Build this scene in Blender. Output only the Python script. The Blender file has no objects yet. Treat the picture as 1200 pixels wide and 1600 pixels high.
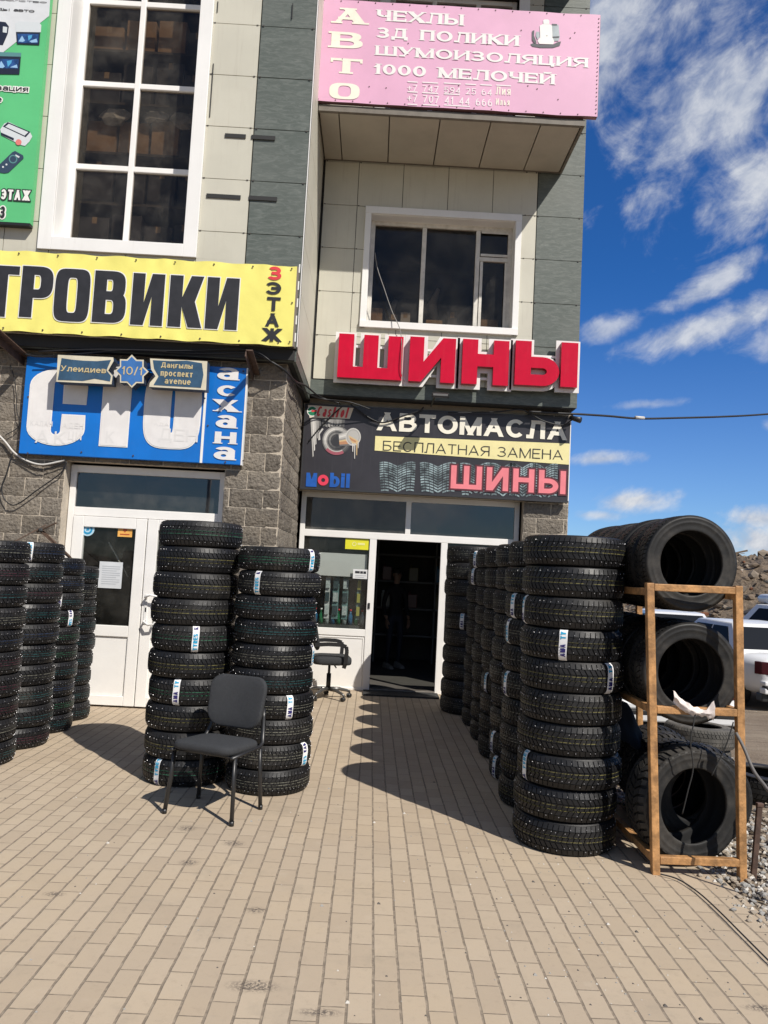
import bpy, bmesh, math, random
from mathutils import Vector, Matrix, noise
SC = bpy.context.scene
COL = SC.collection
PI = math.pi
random.seed(11)

# ------------------------------------------------------------------ camera
CAM_H = 1.72
F_PX = 1200.0                      # focal length in pixels of the 1200 x 1600 photograph
PITCH, ROLL, YAW = (math.radians(a) for a in (4.32, 2.935, 0.711))


def cam_matrix():
    cy, sy = math.cos(YAW), math.sin(YAW)
    cp, sp = math.cos(PITCH), math.sin(PITCH)
    cr, sr = math.cos(ROLL), math.sin(ROLL)
    base = Matrix(((1, 0, 0), (0, 0, -1), (0, 1, 0)))
    ry = Matrix(((cy, -sy, 0), (sy, cy, 0), (0, 0, 1)))
    rp = Matrix(((1, 0, 0), (0, cp, sp), (0, -sp, cp)))
    rr = Matrix(((cr, -sr, 0), (sr, cr, 0), (0, 0, 1)))
    return rr @ rp @ base @ ry


CM = cam_matrix()                  # world -> (right, down, forward)
cam_data = bpy.data.cameras.new('camera')
cam_data.sensor_fit = 'VERTICAL'
cam_data.sensor_height = 36.0
cam_data.lens = F_PX / 1600 * 36.0
cam_data.clip_start = 0.05
cam_data.clip_end = 3000
cam = bpy.data.objects.new('camera', cam_data)
COL.objects.link(cam)
rot = Matrix((CM[0], -CM[1], -CM[2])).transposed()
cam.matrix_world = Matrix.Translation((0, 0, CAM_H)) @ rot.to_4x4()
SC.camera = cam


def ray(x, y):
    return CM.transposed() @ Vector(((x - 600) / F_PX, (y - 800) / F_PX, 1.0))


def at(x, y, Y):
    """pixel of the photograph -> point on the vertical plane at distance Y: (X, Z)"""
    d = ray(x, y)
    return (d.x * Y / d.y, CAM_H + d.z * Y / d.y)


def ground(x, y, z=0.0):
    d = ray(x, y)
    t = (z - CAM_H) / d.z
    return Vector((d.x * t, d.y * t, z))


# ------------------------------------------------------------------ light
SUN_DIR = Vector((0.61, -0.75, 1.0)).normalized()
sun_el = math.asin(SUN_DIR.z)
sun_az = math.atan2(SUN_DIR.x, SUN_DIR.y)      # clockwise from +Y
sd = bpy.data.lights.new('sun', 'SUN')
sd.energy = 4.6
sd.angle = math.radians(0.5)
sd.color = (1.0, 0.945, 0.86)
so = bpy.data.objects.new('sun', sd)
COL.objects.link(so)
so.rotation_euler = SUN_DIR.to_track_quat('Z', 'Y').to_euler()
so.location = (6, -8, 12)

SC.view_settings.view_transform = 'Standard'
SC.view_settings.look = 'None'
SC.view_settings.exposure = 0.22
SC.view_settings.gamma = 1.0
SC.view_settings.use_curve_mapping = False
SC.cycles.max_bounces = 8
SC.cycles.transparent_max_bounces = 12
SC.cycles.caustics_reflective = False
SC.cycles.caustics_refractive = False
SC.cycles.sample_clamp_indirect = 4.0


class NT:
    """small helper to write node trees"""
    def __init__(self, tree):
        self.t = tree
        tree.nodes.clear()

    def n(self, kind, **kw):
        nd = self.t.nodes.new(kind)
        for k, v in kw.items():
            if k.startswith('i_'):
                key = k[2:]
                key = int(key) if key.isdigit() else key.replace('_', ' ')
                s = nd.inputs[key]
                if hasattr(v, 'is_output'):
                    self.t.links.new(v, s)
                else:
                    s.default_value = v
            else:
                setattr(nd, k, v)
        return nd

    def l(self, a, b):
        self.t.links.new(a, b)

    def math(self, op, a, b=None, c=None, clamp=False):
        nd = self.t.nodes.new('ShaderNodeMath')
        nd.operation = op
        nd.use_clamp = clamp
        for i, v in enumerate((a, b, c)):
            if v is None:
                continue
            if hasattr(v, 'is_output'):
                self.t.links.new(v, nd.inputs[i])
            else:
                nd.inputs[i].default_value = v
        return nd.outputs[0]

    def mix(self, fac, a, b, blend='MIX'):
        nd = self.t.nodes.new('ShaderNodeMix')
        nd.data_type = 'RGBA'
        nd.blend_type = blend
        for s, v in ((nd.inputs[0], fac), (nd.inputs[6], a), (nd.inputs[7], b)):
            if hasattr(v, 'is_output'):
                self.t.links.new(v, s)
            else:
                s.default_value = v if not isinstance(v, tuple) or len(v) == 4 else (*v, 1)
        return nd.outputs[2]

    def maprange(self, v, a, b, c=0.0, d=1.0, smooth=True):
        nd = self.t.nodes.new('ShaderNodeMapRange')
        nd.interpolation_type = 'SMOOTHSTEP' if smooth else 'LINEAR'
        self.t.links.new(v, nd.inputs[0])
        for i, x in enumerate((a, b, c, d)):
            nd.inputs[i + 1].default_value = x
        return nd.outputs[0]


# ---- sky: Nishita + clouds laid out by direction (azimuth / elevation)
world = bpy.data.worlds.new('World')
SC.world = world
world.use_nodes = True
w = NT(world.node_tree)
sky = w.n('ShaderNodeTexSky', sky_type='NISHITA', sun_disc=False, sun_elevation=sun_el,
          sun_rotation=sun_az, altitude=300, air_density=1.0, dust_density=0.0, ozone_density=3.0)
tc = w.n('ShaderNodeTexCoord')
sep = w.n('ShaderNodeSeparateXYZ', i_0=tc.outputs['Generated'])
az = w.math('ARCTAN2', sep.outputs[0], sep.outputs[1])
el = w.math('ARCSINE', sep.outputs[2])
ca, sa = math.cos(math.radians(24)), math.sin(math.radians(24))
u = w.math('ADD', w.math('MULTIPLY', az, ca), w.math('MULTIPLY', el, sa))
v = w.math('ADD', w.math('MULTIPLY', az, -sa), w.math('MULTIPLY', el, ca))
cvec = w.n('ShaderNodeCombineXYZ', i_0=w.math('MULTIPLY', u, 0.72), i_1=v, i_2=0.37)
n1 = w.n('ShaderNodeTexNoise', i_Vector=cvec.outputs[0], i_Scale=9.0, i_Detail=10.0, i_Roughness=0.62, i_Distortion=1.1)
n2 = w.n('ShaderNodeTexNoise', i_Vector=cvec.outputs[0], i_Scale=38.0, i_Detail=6.0, i_Roughness=0.6, i_Distortion=0.3)
shape_noise = w.math('ADD', w.math('MULTIPLY', w.math('SUBTRACT', n1.outputs['Fac'], 0.5), 2.3),
                     w.math('MULTIPLY', w.math('SUBTRACT', n2.outputs['Fac'], 0.5), 0.9))
# (photo x, photo y, radius x px, radius y px, tilt deg, density)
CLOUDS = [(990, 40, 230, 130, 20, .92), (1110, 160, 190, 130, 35, .92), (1178, 275, 115, 66, 25, 1.0), (940, 120, 110, 60, 10, .7),
          (1110, 445, 95, 24, 22, 0.9), (1110, 510, 160, 30, 14, 0.95), (945, 515, 60, 24, 10, 0.75),
          (1010, 632, 60, 9, 3, 0.5), (945, 717, 75, 15, 4, 0.9), (985, 782, 85, 26, 2, 1.1),
          (930, 805, 60, 12, 0, 0.8), (1195, 812, 60, 24, 0, 1.1), (1190, 850, 120, 42, 0, 1.25), (1000, 850, 120, 30, 0, .8),
          (1230, 660, 40, 14, 6, 0.7), (905, 860, 60, 20, 0, 0.7), (1300, 500, 120, 40, 10, 0.8)]
dens = None
for (px, py, rx, ry, tilt, dn) in CLOUDS:
    d = ray(px, py).normalized()
    a0, e0 = math.atan2(d.x, d.y), math.asin(d.z)
    ct, st = math.cos(math.radians(tilt)), math.sin(math.radians(tilt))
    da, de = w.math('SUBTRACT', az, a0), w.math('SUBTRACT', el, e0)
    p = w.math('DIVIDE', w.math('ADD', w.math('MULTIPLY', da, ct), w.math('MULTIPLY', de, st)), rx / 1230)
    q = w.math('DIVIDE', w.math('ADD', w.math('MULTIPLY', da, -st), w.math('MULTIPLY', de, ct)), ry / 1230)
    r = w.math('SQRT', w.math('ADD', w.math('MULTIPLY', p, p), w.math('MULTIPLY', q, q)))
    m = w.maprange(w.math('ADD', w.math('SUBTRACT', 0.62, w.math('MULTIPLY', r, 0.62)), w.math('MULTIPLY', shape_noise, 0.66)), 0.0, 0.62)
    m = w.math('MULTIPLY', m, dn)
    dens = m if dens is None else w.math('MAXIMUM', dens, m)
# clouds elsewhere in the sky (they show only in the window reflections)
n3 = w.n('ShaderNodeTexNoise', i_Vector=tc.outputs['Generated'], i_Scale=3.2, i_Detail=7.0, i_Roughness=0.62)
back = w.maprange(sep.outputs[1], 0.25, -0.1)
other = w.math('MULTIPLY', w.maprange(n3.outputs['Fac'], 0.44, 0.62), back)
other = w.math('MULTIPLY', other, w.maprange(sep.outputs[2], 0.0, 0.08))
dens = w.math('MAXIMUM', dens, w.math('MULTIPLY', other, 0.8))
shade = w.maprange(n2.outputs['Fac'], 0.3, 0.72)
ccol = w.mix(shade, (7.2, 8.0, 9.6), (11.6, 11.9, 12.4))
grade = w.mix(w.maprange(el, 0.08, 0.40), (0.86, 1.24, 1.86), (0.33, 0.95, 1.76))
grade = w.mix(w.maprange(sep.outputs[1], -0.3, 0.5), (0.80, 0.98, 1.2), grade)
tint = w.mix(1.0, sky.outputs[0], grade, 'MULTIPLY')
skyc = w.mix(w.math('MULTIPLY', dens, 0.9), tint, ccol)
bg = w.n('ShaderNodeBackground', i_Color=skyc, i_Strength=0.055)
wo = w.n('ShaderNodeOutputWorld')
w.l(bg.outputs[0], wo.inputs[0])


# ------------------------------------------------------------------ materials
MATS = {}


def pm(name, col, rough=0.6, metal=0.0, var=0.0, vscale=6.0, bump=0.0, bscale=80.0, spec=0.5, streak=0.0, dirt=0.0, dirtcol=(0.25, 0.21, 0.16)):
    """principled with object-space noise: colour variation, bump, vertical rain streaks, dirt blotches"""
    if name in MATS:
        return MATS[name]
    m = bpy.data.materials.new(name)
    m.use_nodes = True
    t = NT(m.node_tree)
    b = t.n('ShaderNodeBsdfPrincipled', i_Roughness=rough, i_Metallic=metal)
    b.inputs['Specular IOR Level'].default_value = spec
    o = t.n('ShaderNodeOutputMaterial', i_Surface=b.outputs[0])
    tc = t.n('ShaderNodeTexCoord')
    vec = tc.outputs['Object']
    c = None
    if var:
        nz = t.n('ShaderNodeTexNoise', i_Vector=vec, i_Scale=vscale, i_Detail=6.0, i_Roughness=0.6)
        f = t.maprange(nz.outputs['Fac'], 0.3, 0.7)
        c = t.mix(f, tuple(x * (1 - var) for x in col), tuple(min(1, x * (1 + var)) for x in col))
    if streak:
        mp = t.n('ShaderNodeMapping', i_Vector=vec)
        mp.inputs['Scale'].default_value = (14, 14, 0.7)
        ns = t.n('ShaderNodeTexNoise', i_Vector=mp.outputs[0], i_Scale=2.0, i_Detail=5.0, i_Roughness=0.65)
        c = t.mix(t.math('MULTIPLY', t.maprange(ns.outputs['Fac'], 0.52, 0.8), streak), c if c else (*col, 1), (*dirtcol, 1))
    if dirt:
        nd = t.n('ShaderNodeTexNoise', i_Vector=vec, i_Scale=3.1, i_Detail=9.0, i_Roughness=0.72)
        c = t.mix(t.math('MULTIPLY', t.maprange(nd.outputs['Fac'], 0.5, 0.78), dirt), c if c else (*col, 1), (*dirtcol, 1))
    if c:
        t.l(c, b.inputs['Base Color'])
    else:
        b.inputs['Base Color'].default_value = (*col, 1)
    if bump:
        nb = t.n('ShaderNodeTexNoise', i_Vector=vec, i_Scale=bscale, i_Detail=5.0, i_Roughness=0.6)
        bp = t.n('ShaderNodeBump', i_Height=nb.outputs['Fac'], i_Strength=bump, i_Distance=0.01)
        t.l(bp.outputs[0], b.inputs['Normal'])
    MATS[name] = m
    return m


def glass(name, tint, refl=1.0, rough=0.015, wave=0.0, dust=1.0):
    if name in MATS:
        return MATS[name]
    m = bpy.data.materials.new(name)
    m.use_nodes = True
    t = NT(m.node_tree)
    tr = t.n('ShaderNodeBsdfTransparent', i_Color=(*tint, 1))
    gl = t.n('ShaderNodeBsdfGlossy', i_Roughness=rough)
    fr = t.n('ShaderNodeFresnel', i_IOR=1.5)
    tc = t.n('ShaderNodeTexCoord')
    if wave:
        nb = t.n('ShaderNodeTexNoise', i_Vector=tc.outputs['Object'], i_Scale=1.3, i_Detail=2.0)
        bp = t.n('ShaderNodeBump', i_Height=nb.outputs['Fac'], i_Strength=wave, i_Distance=0.05)
        t.l(bp.outputs[0], gl.inputs['Normal'])
    geo = t.n('ShaderNodeNewGeometry')       # only the faces turned towards the ray mirror; leaving the pane it just passes
    front = t.math('SUBTRACT', 1.0, geo.outputs['Backfacing'])
    mx = t.n('ShaderNodeMixShader', i_0=t.math('MULTIPLY', t.math('MULTIPLY', fr.outputs[0], front), refl, clamp=True))
    t.l(tr.outputs[0], mx.inputs[1])
    t.l(gl.outputs[0], mx.inputs[2])
    # a film of dust on the pane
    df = t.n('ShaderNodeBsdfDiffuse', i_Color=(0.42, 0.40, 0.36, 1))
    nd = t.n('ShaderNodeTexNoise', i_Vector=tc.outputs['Object'], i_Scale=2.4, i_Detail=7.0, i_Roughness=0.7)
    m2 = t.n('ShaderNodeMixShader', i_0=t.maprange(nd.outputs['Fac'], 0.35, 0.8, 0.006 * dust, 0.06 * dust))
    t.l(mx.outputs[0], m2.inputs[1])
    t.l(df.outputs[0], m2.inputs[2])
    t.n('ShaderNodeOutputMaterial', i_Surface=m2.outputs[0])
    MATS[name] = m
    return m


# ------------------------------------------------------------------ mesh building
class MB:
    def __init__(self):
        self.v, self.f, self.m, self.s = [], [], [], []
        self.weld = False

    def add(self, vs, fs, m=0, smooth=False):
        o = len(self.v)
        self.v += [tuple(p) for p in vs]
        for f in fs:
            self.f.append(tuple(o + i for i in f))
            self.m.append(m)
            self.s.append(smooth)
        return o

    def hexa(self, p, m=0, skip=()):
        """8 points: bottom 4 (ccw from above), top 4"""
        fs = [(3, 2, 1, 0), (4, 5, 6, 7), (0, 1, 5, 4), (1, 2, 6, 5), (2, 3, 7, 6), (3, 0, 4, 7)]
        self.add(p, [f for i, f in enumerate(fs) if i not in skip], m)

    def box(self, x0, x1, y0, y1, z0, z1, m=0, skip=()):
        self.hexa([(x0, y0, z0), (x1, y0, z0), (x1, y1, z0), (x0, y1, z0),
                   (x0, y0, z1), (x1, y0, z1), (x1, y1, z1), (x0, y1, z1)], m, skip)

    def bar(self, a, b, wx, wy, m=0, up=None):
        """rectangular bar from a to b"""
        a, b = Vector(a), Vector(b)
        d = (b - a).normalized()
        u = Vector(up) if up else (Vector((0, 0, 1)) if abs(d.z) < 0.9 else Vector((0, 1, 0)))
        s = d.cross(u).normalized()
        t = s.cross(d).normalized()
        pts = []
        for q in (a, b):
            for i, j in ((-1, -1), (1, -1), (1, 1), (-1, 1)):
                pts.append(q + s * wx / 2 * i + t * wy / 2 * j)
        self.hexa(pts, m)

    def quad(self, pts, m=0):
        self.add(pts, [tuple(range(len(pts)))], m)

    def prism(self, poly, y0, y1, m=0, ms=None):
        """polygon [(x,z)] counter-clockwise seen from the front, extruded from y0 (front) to y1"""
        n = len(poly)
        self.add([(x, y0, z) for x, z in poly], [tuple(range(n))], m)
        if abs(y1 - y0) > 1e-6:
            vs = [(x, y0, z) for x, z in poly] + [(x, y1, z) for x, z in poly]
            fs = [((i + 1) % n, i, n + i, n + (i + 1) % n) for i in range(n)]
            self.add(vs, fs, m if ms is None else ms)
            self.add([(x, y1, z) for x, z in poly], [tuple(range(n))[::-1]], m if ms is None else ms)

    def tube(self, pts, r, n=8, m=0, cap=True, smooth=True, sx=1.0):
        pts = [Vector(p) for p in pts]
        rs = r if isinstance(r, (list, tuple)) else [r] * len(pts)
        rings = []
        up = None
        for i, p in enumerate(pts):
            d = (pts[min(i + 1, len(pts) - 1)] - pts[max(i - 1, 0)]).normalized()
            if up is None:
                up = Vector((0, 0, 1)) if abs(d.z) < 0.9 else Vector((1, 0, 0))
            s = d.cross(up).normalized()
            t = s.cross(d).normalized()
            up = t
            rings.append([p + (s * math.cos(2 * PI * k / n) * sx + t * math.sin(2 * PI * k / n)) * rs[i] for k in range(n)])
        vs = [q for ring in rings for q in ring]
        fs = []
        for i in range(len(pts) - 1):
            for k in range(n):
                fs.append((i * n + k, i * n + (k + 1) % n, (i + 1) * n + (k + 1) % n, (i + 1) * n + k))
        if cap:
            fs.append(tuple(range(n))[::-1])
            fs.append(tuple((len(pts) - 1) * n + k for k in range(n)))
        self.add(vs, fs, m, smooth)

    def lathe(self, prof, n=32, m=0, closed=False, c=(0, 0, 0), smooth=True, axis='Z'):
        vs, fs = [], []
        k = len(prof)
        for i in range(n):
            a = 2 * PI * i / n
            for r, z in prof:
                p = (r * math.cos(a), r * math.sin(a), z)
                if axis == 'Y':
                    p = (p[0], p[2], -p[1])
                if axis == 'X':
                    p = (p[2], p[0], p[1])
                vs.append((c[0] + p[0], c[1] + p[1], c[2] + p[2]))
        for i in range(n):
            j = (i + 1) % n
            for q in range(k if closed else k - 1):
                q2 = (q + 1) % k
                fs.append((i * k + q, j * k + q, j * k + q2, i * k + q2))
        self.add(vs, fs, m, smooth)

    def blob(self, c, r, m=0, seed=0, rough=0.25, sq=(1, 1, 1), sub=1):
        bm = bmesh.new()
        bmesh.ops.create_icosphere(bm, subdivisions=sub, radius=1.0)
        rnd = random.Random(seed)
        vs = []
        for q in bm.verts:
            k = r * (1 + rnd.uniform(-rough, rough))
            vs.append((c[0] + q.co.x * k * sq[0], c[1] + q.co.y * k * sq[1], c[2] + q.co.z * k * sq[2]))
        fs = [tuple(x.index for x in f.verts) for f in bm.faces]
        bm.free()
        self.add(vs, fs, m, False)

    def xform(self, M, start=0):
        for i in range(start, len(self.v)):
            self.v[i] = tuple(M @ Vector(self.v[i]))

    def build(self, name, mats, parent=None, world=False, autosmooth=None, bevel=0.0):
        me = bpy.data.meshes.new(name)
        me.from_pydata(self.v, [], self.f)
        if not isinstance(mats, (list, tuple)):
            mats = [mats]
        for x in mats:
            me.materials.append(x)
        me.polygons.foreach_set('material_index', self.m)
        me.polygons.foreach_set('use_smooth', self.s)
        me.update()
        if self.weld:
            bm = bmesh.new()
            bm.from_mesh(me)
            bmesh.ops.remove_doubles(bm, verts=bm.verts, dist=2e-5)
            bm.to_mesh(me)
            bm.free()
        if autosmooth:
            me.polygons.foreach_set('use_smooth', [True] * len(self.f))
            me.set_sharp_from_angle(angle=math.radians(autosmooth))
        o = bpy.data.objects.new(name, me)
        COL.objects.link(o)
        if parent:
            o.parent = parent
            if world:
                q, off = parent, Vector((0, 0, 0))
                while q:
                    off += q.location
                    q = q.parent
                o.location = -off
        if bevel:
            bv = o.modifiers.new('bevel', 'BEVEL')
            bv.width = bevel
            bv.segments = 2
            bv.limit_method = 'ANGLE'
            bv.angle_limit = math.radians(50)
        return o


def tag(o, label, cat, group=None, kind=None):
    if label:
        o['label'] = label
        o['category'] = cat
    if group:
        o['group'] = group
    if kind:
        o['kind'] = kind
    return o


def thing(name, label, cat, loc=(0, 0, 0), rz=0.0, group=None):
    o = bpy.data.objects.new(name, None)
    o.empty_display_size = 0.2
    COL.objects.link(o)
    o.location = loc
    o.rotation_euler = (0, 0, rz)
    return tag(o, label, cat, group)


def struct(o):
    o['kind'] = 'structure'
    return o
# ------------------------------------------------------------------ lettering: stroke glyphs of any weight, with or without serifs
# L u0 v0 u1 v1 : straight stroke      A cu cv ru rv a0 a1 : arc (degrees)      O cu cv ru rv : closed ring      D u v : dot
GL = {
 'А': (0.86, 'L 0 0 .5 1|L .5 1 1 0|l .2 .3 .8 .3'), 'Б': (0.72, 'L 0 0 0 1|l 0 1 .9 1|l 0 .56 .5 .56|l 0 0 .5 0|A .5 .28 .5 .28 -90 90'),
 'В': (0.74, 'L 0 0 0 1|l 0 1 .5 1|l 0 .53 .5 .53|l 0 0 .5 0|A .5 .765 .42 .235 -90 90|A .5 .265 .5 .265 -90 90'),
 'Г': (0.6, 'L 0 0 0 1|l 0 1 1 1'), 'Д': (0.86, 'L .18 .1 .3 1|L .85 .08 .85 1|l .3 1 .85 1|l 0 .06 1 .06|L 0 -.14 0 .06|L 1 -.14 1 .06'),
 'Е': (0.66, 'L 0 0 0 1|l 0 1 1 1|l 0 .52 .88 .52|l 0 0 1 0'), 'Ж': (1.1, 'L .5 0 .5 1|L 0 1 .42 .5|L .42 .5 0 0|L 1 1 .58 .5|L .58 .5 1 0'),
 'З': (0.66, 'A .42 .755 .5 .245 150 -90|A .42 .255 .58 .255 90 -155|l .3 .51 .5 .51'), 'Э': (0.7, 'A .4 .5 .6 .5 145 -145|l .4 .5 .98 .5'),
 'И': (0.76, 'L 0 0 0 1|L 1 0 1 1|L 0 0 1 1'), 'Й': (0.76, 'L 0 0 0 1|L 1 0 1 1|L 0 0 1 1|A .5 1.28 .22 .1 180 360'),
 'К': (0.74, 'L 0 0 0 1|L 0 .42 .95 1|L .28 .6 1 0'), 'Л': (0.76, 'L .16 0 .3 1|L 1 0 1 1|l .3 1 1 1|l -.05 0 .16 0'),
 'М': (0.92, 'L 0 0 0 1|L 1 0 1 1|L 0 1 .5 0|L .5 0 1 1'), 'Н': (0.74, 'L 0 0 0 1|L 1 0 1 1|l 0 .53 1 .53'), 'О': (0.84, 'O .5 .5 .5 .5'),
 'П': (0.74, 'L 0 0 0 1|L 1 0 1 1|l 0 1 1 1'), 'Р': (0.7, 'L 0 0 0 1|l 0 1 .5 1|l 0 .46 .5 .46|A .5 .73 .5 .27 -90 90'),
 'С': (0.8, 'A .5 .5 .5 .5 42 318'), 'Т': (0.7, 'L .5 0 .5 1|l 0 1 1 1'), 'У': (0.74, 'L 0 1 .5 .35|L 1 1 .3 0|l .05 0 .3 0'),
 'Х': (0.76, 'L 0 0 1 1|L 0 1 1 0'), 'Ц': (0.8, 'L 0 0 0 1|L .86 0 .86 1|l 0 0 1 0|L 1 -.16 1 0'), 'Ч': (0.68, 'L 1 0 1 1|L 0 .62 0 1|A .5 .62 .5 .2 180 270|l .5 .42 1 .42'),
 'Ш': (1.08, 'L 0 0 0 1|L .5 0 .5 1|L 1 0 1 1|l 0 0 1 0'), 'Ы': (0.94, 'L 0 0 0 1|L 1 0 1 1|l 0 .55 .32 .55|l 0 0 .32 0|A .32 .275 .34 .275 -90 90'),
 'Ь': (0.7, 'L 0 0 0 1|l 0 .55 .5 .55|l 0 0 .5 0|A .5 .275 .5 .275 -90 90'), 'Я': (0.74, 'L 1 0 1 1|l .5 1 1 1|l .5 .46 1 .46|A .5 .73 .5 .27 90 270|L .52 .46 0 0'),
 'Ұ': (0.74, 'L 0 1 .5 .42|L 1 1 .5 .42|L .5 0 .5 .42|l .2 .34 .8 .34'), 'Ғ': (0.6, 'L 0 0 0 1|l 0 1 1 1|l -.25 .5 .5 .5'), 'Ң': (0.8, 'L 0 0 0 1|L .86 0 .86 1|l 0 .53 .86 .53|L 1 -.16 1 0|l .86 0 1 0'),
 '0': (0.66, 'O .5 .5 .5 .5'), '1': (0.34, 'L .8 0 .8 1|L 0 .78 .8 1'), '2': (0.62, 'A .48 .72 .48 .28 165 -25|L 0 0 .95 .6|l 0 0 1 0'), '3': (0.64, 'A .42 .755 .5 .245 150 -90|A .42 .255 .58 .255 90 -155|l .3 .51 .5 .51'),
 '4': (0.68, 'L .75 0 .75 1|L 0 .3 .75 1|l 0 .26 1 .26'), '5': (0.64, 'L .08 .5 .08 1|l .08 1 .95 1|A .45 .32 .55 .32 120 -150'), '6': (0.66, 'O .5 .3 .5 .3|A .62 .42 .62 .58 90 190'),
 '8': (0.66, 'O .5 .25 .5 .25|O .5 .75 .46 .25'), '7': (0.62, 'l 0 1 1 1|L .3 0 1 1'), '9': (0.66, 'O .5 .7 .5 .3|A .38 .58 .62 .58 -90 10'), '+': (0.6, 'l 0 .45 1 .45|L .5 .16 .5 .74'), '/': (0.4, 'L 0 -.05 1 1.05'), '.': (0.2, 'D .5 0'), '-': (0.4, 'l 0 .45 1 .45'),
 'A': (0.86, 'L 0 0 .5 1|L .5 1 1 0|l .2 .3 .8 .3'), 'C': (0.8, 'A .5 .5 .5 .5 42 318'), 'M': (0.92, 'L 0 0 0 1|L 1 0 1 1|L 0 1 .5 0|L .5 0 1 1'), 'K': (0.74, 'L 0 0 0 1|L 0 .42 .95 1|L .28 .6 1 0'),
 'T': (0.7, 'L .5 0 .5 1|l 0 1 1 1'), 'Y': (0.74, 'L 0 1 .5 .42|L 1 1 .5 .42|L .5 0 .5 .42'), 'R': (0.72, 'L 0 0 0 1|l 0 1 .5 1|l 0 .46 .5 .46|A .5 .73 .5 .27 -90 90|L .5 .46 1 0'), 'E': (0.64, 'L 0 0 0 1|l 0 1 1 1|l 0 .52 .88 .52|l 0 0 1 0'),
 'S': (0.66, 'A .5 .75 .5 .25 20 270|A .5 .25 .5 .25 90 -160'),
 # lower case (x height .72)
 'а': (0.6, 'L 1 0 1 .5|A .5 .5 .5 .22 0 150|O .45 .2 .45 .2'), 'a': (0.6, 'L 1 0 1 .5|A .5 .5 .5 .22 0 150|O .45 .2 .45 .2'),
 'е': (0.62, 'A .5 .36 .5 .36 0 320|l 0 .38 1 .38'), 'e': (0.62, 'A .5 .36 .5 .36 0 320|l 0 .38 1 .38'), 'р': (0.62, 'L 0 -.28 0 .72|O .5 .36 .5 .36'), 'у': (0.6, 'L 0 .72 .5 .05|L 1 .72 .3 -.28'),
 's': (0.54, 'A .5 .54 .48 .18 20 270|A .5 .18 .5 .18 90 -160'), 't': (0.42, 'L .4 0 .4 1|l 0 .7 1 .7'), 'r': (0.44, 'L 0 0 0 .72|A .8 .4 .8 .32 90 175'), 'o': (0.64, 'O .5 .36 .5 .36'), 'l': (0.16, 'L .5 0 .5 1'),
 'b': (0.62, 'L 0 0 0 1|O .5 .36 .5 .36'), 'i': (0.16, 'L .5 0 .5 .72|D .5 1'), 'v': (0.6, 'L 0 .72 .5 0|L .5 0 1 .72'), 'n': (0.58, 'L 0 0 0 .72|L 1 0 1 .4|A .5 .4 .5 .32 0 180'), 'u': (0.58, 'L 0 .3 0 .72|L 1 0 1 .72|A .5 .3 .5 .3 180 360'),
 ' ': (0.42, ''),
}
for lo, up in zip('вгджзийклмнопстхцчшыьяғң', 'ВГДЖЗИЙКЛМНОПСТХЦЧШЫЬЯҒҢ'):
    ww, st = GL[up]
    out = []
    for s in st.split('|'):
        q = s.split()
        vals = [float(x) for x in q[1:]]
        idx = {'L': (1, 3), 'l': (1, 3), 'A': (1, 3), 'O': (1, 3), 'D': (1,)}[q[0]]
        for i in idx:
            vals[i] *= 0.72
        out.append(q[0] + ' ' + ' '.join('%.3f' % x for x in vals))
    GL[lo] = (ww * 0.82, '|'.join(out))


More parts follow.
